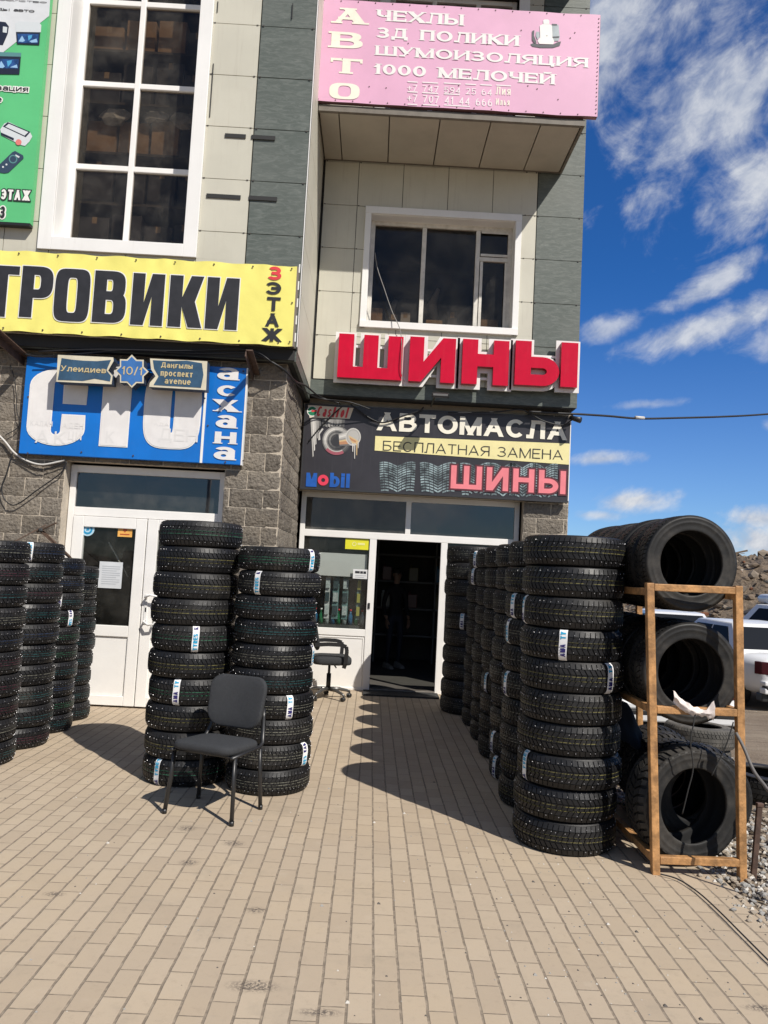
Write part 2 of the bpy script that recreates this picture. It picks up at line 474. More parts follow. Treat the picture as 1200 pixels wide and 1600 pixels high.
def glyph_polys(ch, W, wv, wh, grow=0.0, serif=0.0, sq=2.0):
    """list of polygons (each a simple ring strip piece) of one glyph; cap height 1, width W"""
    out = []
    out_ids = []
    a, b = wv / 2, wh / 2
    ix, iz = max(W - wv, 0.001), 1 - wh

    def X(u): return a + u * ix

    def Z(v): return b + v * iz
    hv, hh = wv / 2 + grow, wh / 2 + grow
    for s in GL[ch][1].split('|'):
        if not s:
            continue
        q = s.split()
        k = q[0]
        p = [float(t) for t in q[1:]]
        if k in 'Ll':
            x0, z0, x1, z1 = X(p[0]), Z(p[1]), X(p[2]), Z(p[3])
            if k == 'L':
                if z1 < z0:
                    x0, z0, x1, z1 = x1, z1, x0, z0
                diag = abs(x1 - x0) > 0.02
                # the ends are cut level
                ext0, ext1 = b + grow, b + grow
                if diag:
                    sl = (x1 - x0) / max(z1 - z0, 1e-4)
                    x0, x1 = x0 - sl * ext0, x1 + sl * ext1
                    h = wv / 2 * math.sqrt(1 + min(sl * sl, 2.2)) * (0.9 if serif == 0 else (1.0 if sl < 0 else 0.5)) + grow
                    # keep the tips inside the glyph's box
                    x0 = min(max(x0, h - grow), W - h + grow) if serif == 0 else x0
                    x1 = min(max(x1, h - grow), W - h + grow) if serif == 0 else x1
                else:
                    h = hv
                z0, z1 = z0 - ext0, z1 + ext1
                out.append([(x0 - h, z0), (x0 + h, z0), (x1 + h, z1), (x1 - h, z1)])
                if serif:
                    for (xx, vv, zz) in ((x0, min(p[1], p[3]), z0 + grow), (x1, max(p[1], p[3]), z1 - grow)):
                        if vv in (0.0, 1.0):
                            t = serif * 0.5
                            zb, zt = (zz, zz + t) if vv == 0.0 else (zz - t, zz)
                            sw = h - grow + serif * 0.85 + grow
                            out.append([(xx - sw, zb - grow), (xx + sw, zb - grow), (xx + sw, zt + grow), (xx - sw, zt + grow)])
            else:
                e0 = a + grow
                out.append([(x0 - e0, z0 - hh), (x1 + e0 * (1 if p[2] >= .85 else .3), z1 - hh), (x1 + e0 * (1 if p[2] >= .85 else .3), z1 + hh), (x0 - e0, z0 + hh)])
                if serif and p[2] >= .85 and p[0] == 0 and ch in 'ЕТГ':
                    d = -0.2 if p[1] > .7 else 0.2
                    if ch != 'Е' or p[1] != .52:
                        out.append([(x1 + a - wh, z1 - hh), (x1 + a, z1 - hh), (x1 + a, z1 + d), (x1 + a - wh, z1 + d)][::1 if d > 0 else -1])
                    if ch == 'Т':
                        out.append([(x0 - a, z1 + d), (x0 - a + wh, z1 + d), (x0 - a + wh, z1 + hh), (x0 - a, z1 + hh)])
        elif k == 'D':
            x, z = X(p[0]), Z(p[1])
            out.append([(x - hv, z - hh), (x + hv, z - hh), (x + hv, z + hh), (x - hv, z + hh)])
        else:
            out_ids.append(1)
            if k == 'O':
                a0, a1, n = 0, 360, 40
            else:
                a0, a1 = p[4], p[5]
                n = max(8, int(abs(a1 - a0) / 9))
            pts = []
            for i in range(n + 1):
                t = math.radians(a0 + (a1 - a0) * i / n)
                c, sn = math.cos(t), math.sin(t)
                e = 2.0 / sq
                cu, su = math.copysign(abs(c) ** e, c), math.copysign(abs(sn) ** e, sn)
                x, z = X(p[0] + p[2] * cu), Z(p[1] + p[3] * su)
                rx, rz = abs(p[2] * ix), abs(p[3] * iz)
                kx, kz = 1 + hv / max(rx, 1e-4), 1 + hh / max(rz, 1e-4)
                jx, jz = max(1 - hv / max(rx, 1e-4), 0.02), max(1 - hh / max(rz, 1e-4), 0.02)
                cx, cz = X(p[0]), Z(p[1])
                pts.append(((cx + rx * cu * kx, cz + rz * su * kz), (cx + rx * cu * jx, cz + rz * su * jz)))
            for i in range(n):
                (o0, i0), (o1, i1) = pts[i], pts[i + 1]
                quad = [i0, o0, o1, i1]
                if a1 < a0:
                    quad = quad[::-1]
                out.append((quad, len(out_ids)))
    return out


def letters(mb, s, x0, x1, z0, z1, y, wv=0.2, wh=None, depth=0.0, grow=0.0, serif=0.0, sq=2.0, gap=0.16, m=0, ms=None, slant=0.0, fit=None, rise=0.0):
    """write s into the box x0..x1, z0..z1 on the plane y; strokes overlap at steps of a fraction of a millimetre"""
    wh = wh or wv * 0.85
    H = z1 - z0
    aspect = (x1 - x0) / H
    gaps = gap * (len(s) - 1)
    fixed = sum(GL[c][0] for c in s)
    k = max((aspect - gaps) / fixed, 0.15)
    x = 0.0
    cnt = 0
    for ch in s:
        W = GL[ch][0] * k
        if ch in 'lib' and ch != 'b':
            W = max(W, wv * 1.02)
        last = None
        mb.weld = True
        for poly in glyph_polys(ch, W, min(wv, W), wh, grow / H, serif, sq):
            arc_id = None
            if isinstance(poly, tuple):
                poly, arc_id = poly
            if arc_id is None or arc_id != last:
                cnt += 1
            last = arc_id
            dy = (cnt % 17) * 0.00013
            P = []
            for px, pz in poly:
                xx = x + px + slant * pz
                P.append((x0 + xx * H, z0 + pz * H + rise * xx * H))
            ar = sum(P[i][0] * P[(i + 1) % len(P)][1] - P[(i + 1) % len(P)][0] * P[i][1] for i in range(len(P)))
            if abs(ar) < 1e-9:
                continue
            if ar < 0:
                P = P[::-1]
            mb.prism(P, y - dy, y - dy + (depth if depth else 0.0), m, ms)
        x += W + gap
    return mb


def words(name, s, box, y, mat, parent, **kw):
    # each word is a mesh of its own: measure the whole line first, then write word by word
    x0, x1, z0, z1 = box
    H, gap = z1 - z0, kw.get('gap', 0.16)
    fixed = sum(GL[c][0] for c in s)
    k = max(((x1 - x0) / H - gap * (len(s) - 1)) / fixed, 0.15)
    x, o = 0.0, None
    for part in s.split(' '):
        wd = sum(GL[c][0] * k for c in part) + gap * (len(part) - 1)
        mb = MB()
        letters(mb, part, x0 + x * H, x0 + (x + wd) * H, z0, z1, y, **kw)
        o = mb.build(name, mat, parent, world=True)
        x += wd + gap * 2 + GL[' '][0] * k
    return o


def pbox(tl, br, Y):
    """photo pixels of the top-left and bottom-right corners of a line of writing -> x0, x1, z0, z1"""
    xa, za = at(*tl, Y)
    xb, zb = at(*br, Y)
    return (xa, xb, zb, za)
# ------------------------------------------------------------------ the ground
def paving_material():
    m = bpy.data.materials.new('concrete_pavers')
    m.use_nodes = True
    t = NT(m.node_tree)
    tc = t.n('ShaderNodeTexCoord')
    mp = t.n('ShaderNodeMapping', i_Vector=tc.outputs['Object'])
    mp.inputs['Rotation'].default_value = (0, 0, math.radians(90))
    mp.inputs['Location'].default_value = (0.06, 0.005, 0)
    st2 = t.n('ShaderNodeVectorMath', operation='MULTIPLY', i_0=mp.outputs[0])
    st2.inputs[1].default_value = (1.7, 1.0, 1.0)    # the cross joints are tighter than the long ones
    wob = t.n('ShaderNodeTexNoise', i_Vector=tc.outputs['Object'], i_Scale=9.0, i_Detail=4.0)
    wv = t.n('ShaderNodeVectorMath', operation='SCALE', i_0=wob.outputs['Color'], i_Scale=0.009)
    va = t.n('ShaderNodeVectorMath', operation='ADD', i_0=st2.outputs[0], i_1=wv.outputs[0])
    br = t.n('ShaderNodeTexBrick', i_Vector=va.outputs[0])
    br.offset = 0.5
    br.inputs['Color1'].default_value = (0.0, 0.0, 0.0, 1)
    br.inputs['Color2'].default_value = (1.0, 1.0, 1.0, 1)
    br.inputs['Mortar'].default_value = (0.5, 0.5, 0.5, 1)
    br.inputs['Scale'].default_value = 1.0
    br.inputs['Mortar Size'].default_value = 0.0078
    br.inputs['Mortar Smooth'].default_value = 0.55
    br.inputs['Bias'].default_value = 0.0
    br.inputs['Brick Width'].default_value = 0.351
    br.inputs['Row Height'].default_value = 0.1067
    base = t.mix(br.outputs['Color'], (0.395, 0.318, 0.235), (0.455, 0.372, 0.276))
    n1 = t.n('ShaderNodeTexNoise', i_Vector=tc.outputs['Object'], i_Scale=0.9, i_Detail=6.0, i_Roughness=0.6)
    base = t.mix(t.math('MULTIPLY', t.maprange(n1.outputs['Fac'], 0.4, 0.75), 0.45), base, (0.47, 0.37, 0.25))
    n2 = t.n('ShaderNodeTexNoise', i_Vector=tc.outputs['Object'], i_Scale=22.0, i_Detail=8.0, i_Roughness=0.72)
    base = t.mix(t.math('MULTIPLY', t.maprange(n2.outputs['Fac'], 0.5, 0.78), 0.35), base, (0.25, 0.2, 0.15))
    n3 = t.n('ShaderNodeTexNoise', i_Vector=tc.outputs['Object'], i_Scale=260.0, i_Detail=3.0)
    base = t.mix(t.math('MULTIPLY', t.maprange(n3.outputs['Fac'], 0.62, 0.74), 0.5), base, (0.17, 0.14, 0.11))
    n4 = t.n('ShaderNodeTexNoise', i_Vector=tc.outputs['Object'], i_Scale=2.2, i_Detail=9.0, i_Roughness=0.7)
    base = t.mix(t.math('MULTIPLY', t.maprange(n4.outputs['Fac'], 0.54, 0.68), 0.32), base, (0.29, 0.245, 0.19))
    n6 = t.n('ShaderNodeTexNoise', i_Vector=tc.outputs['Object'], i_Scale=5.5, i_Detail=8.0, i_Roughness=0.75)
    base = t.mix(t.math('MULTIPLY', t.maprange(n6.outputs['Fac'], 0.55, 0.72), 0.35), base, (0.52, 0.44, 0.34))
    # sandy joints
    base = t.mix(br.outputs['Fac'], base, t.mix(t.maprange(n2.outputs['Fac'], 0.4, 0.65), (0.20, 0.162, 0.122), (0.34, 0.278, 0.208)))
    # oil-dark scuffs where the paving is chipped and dirty
    sep = t.n('ShaderNodeSeparateXYZ', i_0=tc.outputs['Object'])
    spots = None
    for (px, py, rx, ry) in ((395, 1541, .11, .05), (292, 1294, .06, .06), (365, 1318, .07, .05), (295, 1348, .06, .05), (85, 1397, .06, .03), (400, 1422, .05, .04), (500, 1582, .09, .03), (1190, 1575, .08, .03)):
        g = ground(px, py)
        dx = t.math('DIVIDE', t.math('SUBTRACT', sep.outputs[0], g.x), rx)
        dy = t.math('DIVIDE', t.math('SUBTRACT', sep.outputs[1], g.y), ry)
        r = t.math('SQRT', t.math('ADD', t.math('MULTIPLY', dx, dx), t.math('MULTIPLY', dy, dy)))
        s = t.maprange(r, 1.3, 0.2)
        spots = s if spots is None else t.math('MAXIMUM', spots, s)
    n5 = t.n('ShaderNodeTexNoise', i_Vector=tc.outputs['Object'], i_Scale=70.0, i_Detail=4.0, i_Roughness=0.75)
    sp = t.math('MULTIPLY', spots, t.maprange(n5.outputs['Fac'], 0.43, 0.55))
    base = t.mix(t.math('MULTIPLY', sp, 0.85), base, (0.07, 0.06, 0.055))
    b = t.n('ShaderNodeBsdfPrincipled', i_Roughness=0.88)
    b.inputs['Specular IOR Level'].default_value = 0.25
    t.l(base, b.inputs['Base Color'])
    h = t.math('SUBTRACT', t.math('ADD', t.math('MULTIPLY', n2.outputs['Fac'], 0.18), t.math('MULTIPLY', n3.outputs['Fac'], 0.06)), br.outputs['Fac'])
    h = t.math('ADD', h, t.math('MULTIPLY', br.outputs['Color'], 0.18))
    bp = t.n('ShaderNodeBump', i_Height=h, i_Strength=0.6, i_Distance=0.005)
    t.l(bp.outputs[0], b.inputs['Normal'])
    t.n('ShaderNodeOutputMaterial', i_Surface=b.outputs[0])
    return m


PAVE_X = 2.17
mb = MB()
mb.box(-14, PAVE_X, -7, 16, -0.05, 0.0)
struct(mb.build('paving', paving_material()))


def ground_z(x, y):
    if x < PAVE_X + 0.4:
        return -0.035
    t = min(max((y - 6.0) / 9.0, 0), 1)
    s = min((x - PAVE_X - 0.4) / 1.5, 1)
    return -0.035 - 0.24 * t * t * (3 - 2 * t) * s


def dirt_material():
    m = bpy.data.materials.new('dirt_road')
    m.use_nodes = True
    t = NT(m.node_tree)
    tc = t.n('ShaderNodeTexCoord')
    n1 = t.n('ShaderNodeTexNoise', i_Vector=tc.outputs['Object'], i_Scale=0.5, i_Detail=8.0, i_Roughness=0.65)
    mp = t.n('ShaderNodeMapping', i_Vector=tc.outputs['Object'])
    mp.inputs['Scale'].default_value = (1.0, 5.0, 1.0)
    n2 = t.n('ShaderNodeTexNoise', i_Vector=mp.outputs[0], i_Scale=1.4, i_Detail=8.0, i_Roughness=0.7)
    n3 = t.n('ShaderNodeTexNoise', i_Vector=tc.outputs['Object'], i_Scale=45.0, i_Detail=5.0, i_Roughness=0.75)
    c = t.mix(t.maprange(n1.outputs['Fac'], 0.35, 0.7), (0.20, 0.155, 0.115), (0.30, 0.245, 0.185))
    c = t.mix(t.math('MULTIPLY', t.maprange(n2.outputs['Fac'], 0.48, 0.66), 0.6), c, (0.15, 0.115, 0.085))
    c = t.mix(t.math('MULTIPLY', t.maprange(n3.outputs['Fac'], 0.5, 0.72), 0.55), c, (0.36, 0.31, 0.25))
    b = t.n('ShaderNodeBsdfPrincipled', i_Roughness=0.95)
    b.inputs['Specular IOR Level'].default_value = 0.15
    t.l(c, b.inputs['Base Color'])
    bp = t.n('ShaderNodeBump', i_Height=t.math('ADD', n3.outputs['Fac'], n2.outputs['Fac']), i_Strength=0.7, i_Distance=0.03)
    t.l(bp.outputs[0], b.inputs['Normal'])
    t.n('ShaderNodeOutputMaterial', i_Surface=b.outputs[0])
    return m


def grid_axis(lo, hi, fine_lo, fine_hi, step):
    out = [lo, lo * .5, lo * .25, lo * .12] if lo < -40 else [lo]
    x = fine_lo
    while x <= fine_hi:
        out.append(x)
        x += step
    out += [hi * .12, hi * .25, hi * .5, hi]
    return sorted(set(out))


mb = MB()
gx, gy = grid_axis(-900, 900, -16, 40, 0.8), grid_axis(-900, 900, -10, 60, 1.0)
vs = [(x, y, ground_z(x, y)) for y in gy for x in gx]
nx = len(gx)
mb.add(vs, [(j * nx + i, j * nx + i + 1, (j + 1) * nx + i + 1, (j + 1) * nx + i) for j in range(len(gy) - 1) for i in range(nx - 1)], 0, True)
struct(mb.build('ground', dirt_material()))

# ------------------------------------------------------------------ the building
CREAM = pm('cream_cladding', (0.545, 0.525, 0.44), 0.45, var=0.05, vscale=1.2, bump=0.03, bscale=30, streak=0.24, dirtcol=(0.30, 0.25, 0.19), dirt=0.10)
TRIMW = pm('white_metal_trim', (0.80, 0.79, 0.77), 0.4, var=0.03, vscale=2, streak=0.14, dirtcol=(0.45, 0.42, 0.37))
UPVC = pm('white_upvc', (0.83, 0.81, 0.78), 0.33, var=0.03, vscale=3, dirt=0.12, dirtcol=(0.5, 0.45, 0.38))
DARK = pm('dark_gap', (0.03, 0.03, 0.03), 0.9)
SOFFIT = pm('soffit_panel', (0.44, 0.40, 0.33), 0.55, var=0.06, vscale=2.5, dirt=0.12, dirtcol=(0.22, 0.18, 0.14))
MORTAR = pm('pale_mortar', (0.52, 0.45, 0.36), 0.95, bump=0.5, bscale=90)
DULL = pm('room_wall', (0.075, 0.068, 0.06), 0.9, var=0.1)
RUST = pm('rusty_steel', (0.085, 0.05, 0.036), 0.7, var=0.35, vscale=14, bump=0.2, bscale=60)
BLACKP = pm('black_plastic', (0.016, 0.016, 0.017), 0.45)
CABLE = pm('cable_black', (0.012, 0.012, 0.014), 0.5)
CABLEW = pm('cable_white', (0.55, 0.53, 0.5), 0.5)


def grey_material():
    m = bpy.data.materials.new('grey_green_cladding')
    m.use_nodes = True
    t = NT(m.node_tree)
    tc = t.n('ShaderNodeTexCoord')
    mp = t.n('ShaderNodeMapping', i_Vector=tc.outputs['Object'])
    mp.inputs['Scale'].default_value = (1.0, 1.0, 4.0)
    n1 = t.n('ShaderNodeTexNoise', i_Vector=mp.outputs[0], i_Scale=7.0, i_Detail=9.0, i_Roughness=0.7, i_Distortion=0.8)
    n2 = t.n('ShaderNodeTexNoise', i_Vector=tc.outputs['Object'], i_Scale=1.1, i_Detail=4.0)
    c = t.mix(t.maprange(n1.outputs['Fac'], 0.4, 0.68), (0.082, 0.098, 0.086), (0.135, 0.152, 0.137))
    c = t.mix(t.math('MULTIPLY', t.maprange(n1.outputs['Fac'], 0.62, 0.75), 0.5), c, (0.22, 0.23, 0.22))
    c = t.mix(t.math('MULTIPLY', t.maprange(n2.outputs['Fac'], 0.45, 0.7), 0.3), c, (0.15, 0.16, 0.145))
    b = t.n('ShaderNodeBsdfPrincipled', i_Roughness=0.5)
    t.l(c, b.inputs['Base Color'])
    bp = t.n('ShaderNodeBump', i_Height=n1.outputs['Fac'], i_Strength=0.25, i_Distance=0.006)
    t.l(bp.outputs[0], b.inputs['Normal'])
    t.n('ShaderNodeOutputMaterial', i_Surface=b.outputs[0])
    return m


def stone_material():
    m = bpy.data.materials.new('split_face_stone')
    m.use_nodes = True
    t = NT(m.node_tree)
    tc = t.n('ShaderNodeTexCoord')
    n1 = t.n('ShaderNodeTexNoise', i_Vector=tc.outputs['Object'], i_Scale=26.0, i_Detail=8.0, i_Roughness=0.72)
    n2 = t.n('ShaderNodeTexNoise', i_Vector=tc.outputs['Object'], i_Scale=3.0, i_Detail=4.0)
    n4 = t.n('ShaderNodeTexVoronoi', i_Vector=tc.outputs['Object'], i_Scale=34.0)
    at_ = t.n('ShaderNodeAttribute', attribute_name='tone')
    c = t.mix(at_.outputs['Fac'], (0.125, 0.108, 0.09), (0.235, 0.205, 0.17))
    c = t.mix(t.math('MULTIPLY', t.maprange(n1.outputs['Fac'], 0.45, 0.7), 0.6), c, (0.28, 0.25, 0.21))
    c = t.mix(t.math('MULTIPLY', t.maprange(n1.outputs['Fac'], 0.48, 0.3), 0.6), c, (0.07, 0.06, 0.05))
    c = t.mix(t.math('MULTIPLY', t.maprange(n2.outputs['Fac'], 0.45, 0.7), 0.35), c, (0.26, 0.22, 0.17))
    b = t.n('ShaderNodeBsdfPrincipled', i_Roughness=0.92)
    b.inputs['Specular IOR Level'].default_value = 0.2
    t.l(c, b.inputs['Base Color'])
    h = t.math('ADD', n1.outputs['Fac'], t.math('MULTIPLY', n4.outputs['Distance'], 0.5))
    bp = t.n('ShaderNodeBump', i_Height=h, i_Strength=0.9, i_Distance=0.02)
    t.l(bp.outputs[0], b.inputs['Normal'])
    t.n('ShaderNodeOutputMaterial', i_Surface=b.outputs[0])
    return m


GREY = grey_material()
STONE = stone_material()

shop = thing('shop_building', 'commercial building in cream and grey-green panels above rough stone blocks', 'building', (0.8, 11.5, 0))

LU, LS, LD = 8.60, 8.82, 8.97        # left wing: upper cladding, stone, door planes
RU, RS, RD = 10.55, 10.85, 11.06     # right bay: the same three
XR = -0.985                          # upper return wall
XS = -1.10                           # stone return wall
XE = 2.755                           # right end of the building
TOP = 10.6


def cut(rects, hole):
    hx0, hx1, hz0, hz1 = hole
    out = []
    for (x0, x1, z0, z1) in rects:
        if hx1 <= x0 or hx0 >= x1 or hz1 <= z0 or hz0 >= z1:
            out.append((x0, x1, z0, z1))
            continue
        if z0 < hz0:
            out.append((x0, x1, z0, hz0))
        if z1 > hz1:
            out.append((x0, x1, hz1, z1))
        a, b = max(z0, hz0), min(z1, hz1)
        if x0 < hx0:
            out.append((x0, hx0, a, b))
        if x1 > hx1:
            out.append((hx1, x1, a, b))
    return out


def tiles(mb, xs, zs, y, thick, holes, gap=0.004, m=0, rnd=None):
    """cladding panels with open joints; front face at y, facing the camera"""
    for i in range(len(xs) - 1):
        for j in range(len(zs) - 1):
            rects = [(xs[i] + gap, xs[i + 1] - gap, zs[j] + gap, zs[j + 1] - gap)]
            for h in holes:
                rects = cut(rects, h)
            for r in rects:
                if r[1] - r[0] < 0.012 or r[3] - r[2] < 0.012:
                    continue
                j1 = rnd.uniform(-.0018, .0018) if rnd else 0
                j2 = rnd.uniform(-.0018, .0018) if rnd else 0
                mb.hexa([(r[0], y + j1, r[2]), (r[1], y + j2, r[2]), (r[1], y + thick, r[2]), (r[0], y + thick, r[2]),
                         (r[0], y - j2, r[3]), (r[1], y - j1, r[3]), (r[1], y + thick, r[3]), (r[0], y + thick, r[3])], m)


rn = random.Random(3)
LZ = [4.18] + [4.87 + 0.63 * k for k in range(10)]
RZ = [4.33] + [4.955 + 0.632 * k for k in range(1 - 1, 10)]
LWIN = (-3.845, -2.345, 5.32, 9.9)               # opening of the tall window
RWIN = (-0.262, 1.79, 5.185, 6.745)
RWIN2 = (-0.15, 1.72, 8.3, 10.2)

cl = MB()
tiles(cl, [-8.0, -7.1, -6.2, -5.3, -4.4, -4.02 + 0.14, -3.0, -2.2, -1.635], LZ, LU, 0.02, [(-3.99, -2.19, 5.17, 10.0)], rnd=rn)
cl.build('cladding', CREAM, shop, world=True)
cl = MB()
tiles(cl, [-0.955, -0.472, 0.166, 0.81, 1.45, 2.085], RZ, RU, 0.02, [(-0.345, 1.87, 5.09, 6.845), (-0.3, 1.87, 8.2, 10.4)], rnd=rn)
cl.build('cladding', CREAM, shop, world=True)
# the return wall between wing and bay, clad in the same cream panels (faces +X)
cl = MB()
for j in range(len(LZ) - 1):
    for (ya, yb) in ((LU + 0.13, 9.62), (9.62, RU - 0.004)):
        cl.box(XR - 0.02, XR, ya + .003, yb - .003, LZ[j] + .004, LZ[j + 1] - .004)
cl.build('cladding', CREAM, shop, world=True)
gc = MB()
tiles(gc, [-1.63, XR], LZ, LU + 0.004, 0.02, [], rnd=rn)
for j in range(len(LZ) - 1):
    gc.box(XR - 0.018, XR + 0.002, LU + 0.03, LU + 0.127, LZ[j] + .004, LZ[j + 1] - .004)
gc.build('grey_cladding', GREY, shop, world=True)
gc = MB()
tiles(gc, [2.09, XE], RZ, RU + 0.003, 0.02, [], rnd=rn)
for j in range(len(RZ) - 1):
    for k in range(4):
        gc.box(XE - 0.02, XE, RU + 0.03 + k * 1.2, RU + 1.222 + k * 1.2, RZ[j] + .004, RZ[j + 1] - .004)
gc.build('grey_cladding', GREY, shop, world=True)
# pale corner bead on the wing
cb = MB()
cb.box(XR + 0.0005, XR + 0.009, LU - 0.004, LU + 0.026, 4.2, TOP)
cb.build('corner_bead', TRIMW, shop, world=True)

# walls behind the cladding, with the openings left out
wb = MB()
for r in cut(cut([(-8, XR - 0.02, 4.05, TOP)], LWIN), (-3.7, -1.72, 0, 2.75)):
    wb.box(r[0], r[1], LU + 0.022, LU + 0.2, r[2], r[3])
for r in cut(cut([(XR + .001, XE - 0.02, 4.1, TOP)], RWIN), RWIN2):
    wb.box(r[0], r[1], RU + 0.022, RU + 0.2, r[2], r[3])
wb.box(XR - 0.2, XR - 0.021, LU + 0.2, RU + 0.4, 4.05, TOP)
wb.box(XE - 0.25, XE - 0.021, RU + 0.2, RU + 5, 4.1, TOP)
wb.box(-8, XE, RU + 4.8, RU + 5, 0, TOP)
wb.box(XE - 0.25, XE - 0.03, RS + 0.2, RU + 4.8, 0, 4.1)
wb.box(-8, -7.8, LU + .2, RU + 5, 0, TOP)
wb.box(-8, XE - 0.03, LU + 0.3, RU + 4.8, TOP - 0.02, TOP + 0.2)
wb.build('backing_wall', DARK, shop, world=True)

# ledges: the grey-green band at the foot of the cladding and its dark soffit
lg = MB()
lg.box(-8, XR - 0.004, LU + 0.06, LU + 0.10, 4.045, 4.176)
lg.box(XR - 0.045, XR - 0.006, LU + 0.10, RU + 0.06, 4.045, 4.176)
lg.box(XR - 0.004, XE - 0.004, RU + 0.012, RU + 0.05, 4.115, 4.326)
lg.box(XE - 0.05, XE - 0.006, RU + 0.05, RU + 4.7, 4.115, 4.326)
lg.build('ledge', GREY, shop, world=True)
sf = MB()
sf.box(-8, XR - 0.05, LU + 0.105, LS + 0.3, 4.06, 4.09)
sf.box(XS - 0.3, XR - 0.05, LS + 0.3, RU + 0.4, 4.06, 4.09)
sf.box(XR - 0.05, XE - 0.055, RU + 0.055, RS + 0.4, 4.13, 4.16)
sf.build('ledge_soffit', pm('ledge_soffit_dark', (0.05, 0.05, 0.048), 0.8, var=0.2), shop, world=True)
sl = MB()
STUB = pm('bracket_stub_black', (0.02, 0.02, 0.02), 0.7)
for (a, b) in (((352, 209), (384, 217)), ((393, 212), (430, 219)), ((323, 304), (376, 311)), ((389, 307), (433, 314))):
    x0, x1, z0, z1 = pbox(a, b, LU)
    c = (z0 + z1) / 2
    sp_ = MB()
    sp_.box(x0, x1, LU - 0.012, LU - 0.0035, c - 0.024, c + 0.024)
    sp_.build('bracket_stub', STUB, shop, world=True)
for (a, b) in (((340, 3), (343, 20)), ((333, 100), (334, 184)), ((457, 6), (462, 30))):
    x0, x1, z0, z1 = pbox(a, b, LU)
    sp_ = MB()
    sp_.box(x0, x0 + 0.010, LU - 0.010, LU - 0.0035, z0, z1)
    sp_.build('bracket_stub', STUB, shop, world=True)
# small fixing rivets at panel joints
rv = MB()
for z in LZ[1:]:
    for x in (-2.17, -1.67, -1.60, -1.02, -4.0):
        rv.box(x - .011, x + .011, LU - .006, LU - .0025, z - .006, z + .006)
for z in RZ[1:]:
    for x in (-0.93, -0.45, 2.06, 2.11, 2.7, 1.92):
        rv.box(x - .010, x + .010, RU - .006, RU - .0025, z - .006, z + .006)
rv.build('rivet', pm('rivet_dark', (0.06, 0.05, 0.045), 0.6), shop, world=True)


# ---- rough stone block walls
def stone_wall(name, faces, Z0, Z1, row=0.214):
    """faces: list of (start point, end point, holes as (s0, s1, z0, z1), phase)"""
    V, F, T = [], [], []
    mo = MB()
    rs = random.Random(5)
    for (p0, p1, holes, phase) in faces:
        a, b = Vector(p0), Vector(p1)
        L = (b - a).length
        d = (b - a) / L
        nrm = Vector((d.y, -d.x, 0))          # outward
        k = 0
        z = Z0
        while z < Z1 - 0.01:
            zt = min(z + row, Z1)
            # alternate whole and half blocks so that the corners bond
            s = -phase * 0.2
            cuts = []
            if k % 2 == 0:
                step = [0.39]
            else:
                cuts.append((max(s, 0), min(s + 0.19, L)))
                s += 0.19
                step = [0.39]
            while s < L:
                cuts.append((max(s, 0), min(s + step[0], L)))
                s += step[0]
            for (s0, s1) in cuts:
                if s1 - s0 < 0.03:
                    continue
                rects = [(s0 + .006, s1 - .006, z + .006, zt - .006)]
                for h in holes:
                    rects = cut(rects, h)
                for (r0, r1, q0, q1) in rects:
                    if r1 - r0 < 0.02 or q1 - q0 < 0.02:
                        continue
                    tone = rs.random()
                    n = max(2, int((r1 - r0) / 0.03))
                    mz = max(2, int((q1 - q0) / 0.03))
                    tilt = rs.uniform(-.002, .002)
                    o = len(V)
                    for j in range(mz + 1):
                        for i in range(n + 1):
                            e = min(i, n - i, j, mz - j)
                            bulge = (0.0 if e == 0 else (0.006 if e == 1 else 0.008))
                            rr = rs.uniform(-.004, .006) if e > 0 else rs.uniform(-.0015, .003)
                            p = a + d * (r0 + (r1 - r0) * i / n + (rs.uniform(-.003, .003))) + nrm * (bulge + rr + tilt * (i / n - .5) * 2)
                            V.append((p.x, p.y, q0 + (q1 - q0) * j / mz + rs.uniform(-.002, .002)))
                            T.append(tone)
                    for j in range(mz):
                        for i in range(n):
                            q = o + j * (n + 1) + i
                            F.append((q, q + 1, q + n + 2, q + n + 1))
                    # rim back into the mortar
                    ring = [o + i for i in range(n + 1)] + [o + j * (n + 1) + n for j in range(1, mz + 1)] + \
                           [o + mz * (n + 1) + i for i in range(n - 1, -1, -1)] + [o + j * (n + 1) for j in range(mz - 1, 0, -1)]
                    o2 = len(V)
                    for q in ring:
                        v_ = Vector(V[q]) - nrm * 0.02
                        V.append(tuple(v_))
                        T.append(tone)
                    m_ = len(ring)
                    for i in range(m_):
                        F.append((ring[(i + 1) % m_], ring[i], o2 + i, o2 + (i + 1) % m_))
            z += row
            k += 1
        rects = [(0.0, L, Z0, Z1)]
        for h in holes:
            rects = cut(rects, h)
        for (r0, r1, q0, q1) in rects:
            a0, a1 = a + d * r0 - nrm * 0.0045, a + d * r1 - nrm * 0.0045
            b0, b1 = a0 - nrm * 0.14, a1 - nrm * 0.14
            mo.hexa([(a0.x, a0.y, q0), (a1.x, a1.y, q0), (b1.x, b1.y, q0), (b0.x, b0.y, q0),
                     (a0.x, a0.y, q1), (a1.x, a1.y, q1), (b1.x, b1.y, q1), (b0.x, b0.y, q1)])
    me = bpy.data.meshes.new(name)
    me.from_pydata(V, [], F)
    at_ = me.attributes.new('tone', 'FLOAT', 'POINT')
    at_.data.foreach_set('value', T)
    me.materials.append(STONE)
    o = bpy.data.objects.new(name, me)
    COL.objects.link(o)
    o.parent = shop
    o.location = -shop.location
    mo.build('mortar_bed', MORTAR, shop, world=True)


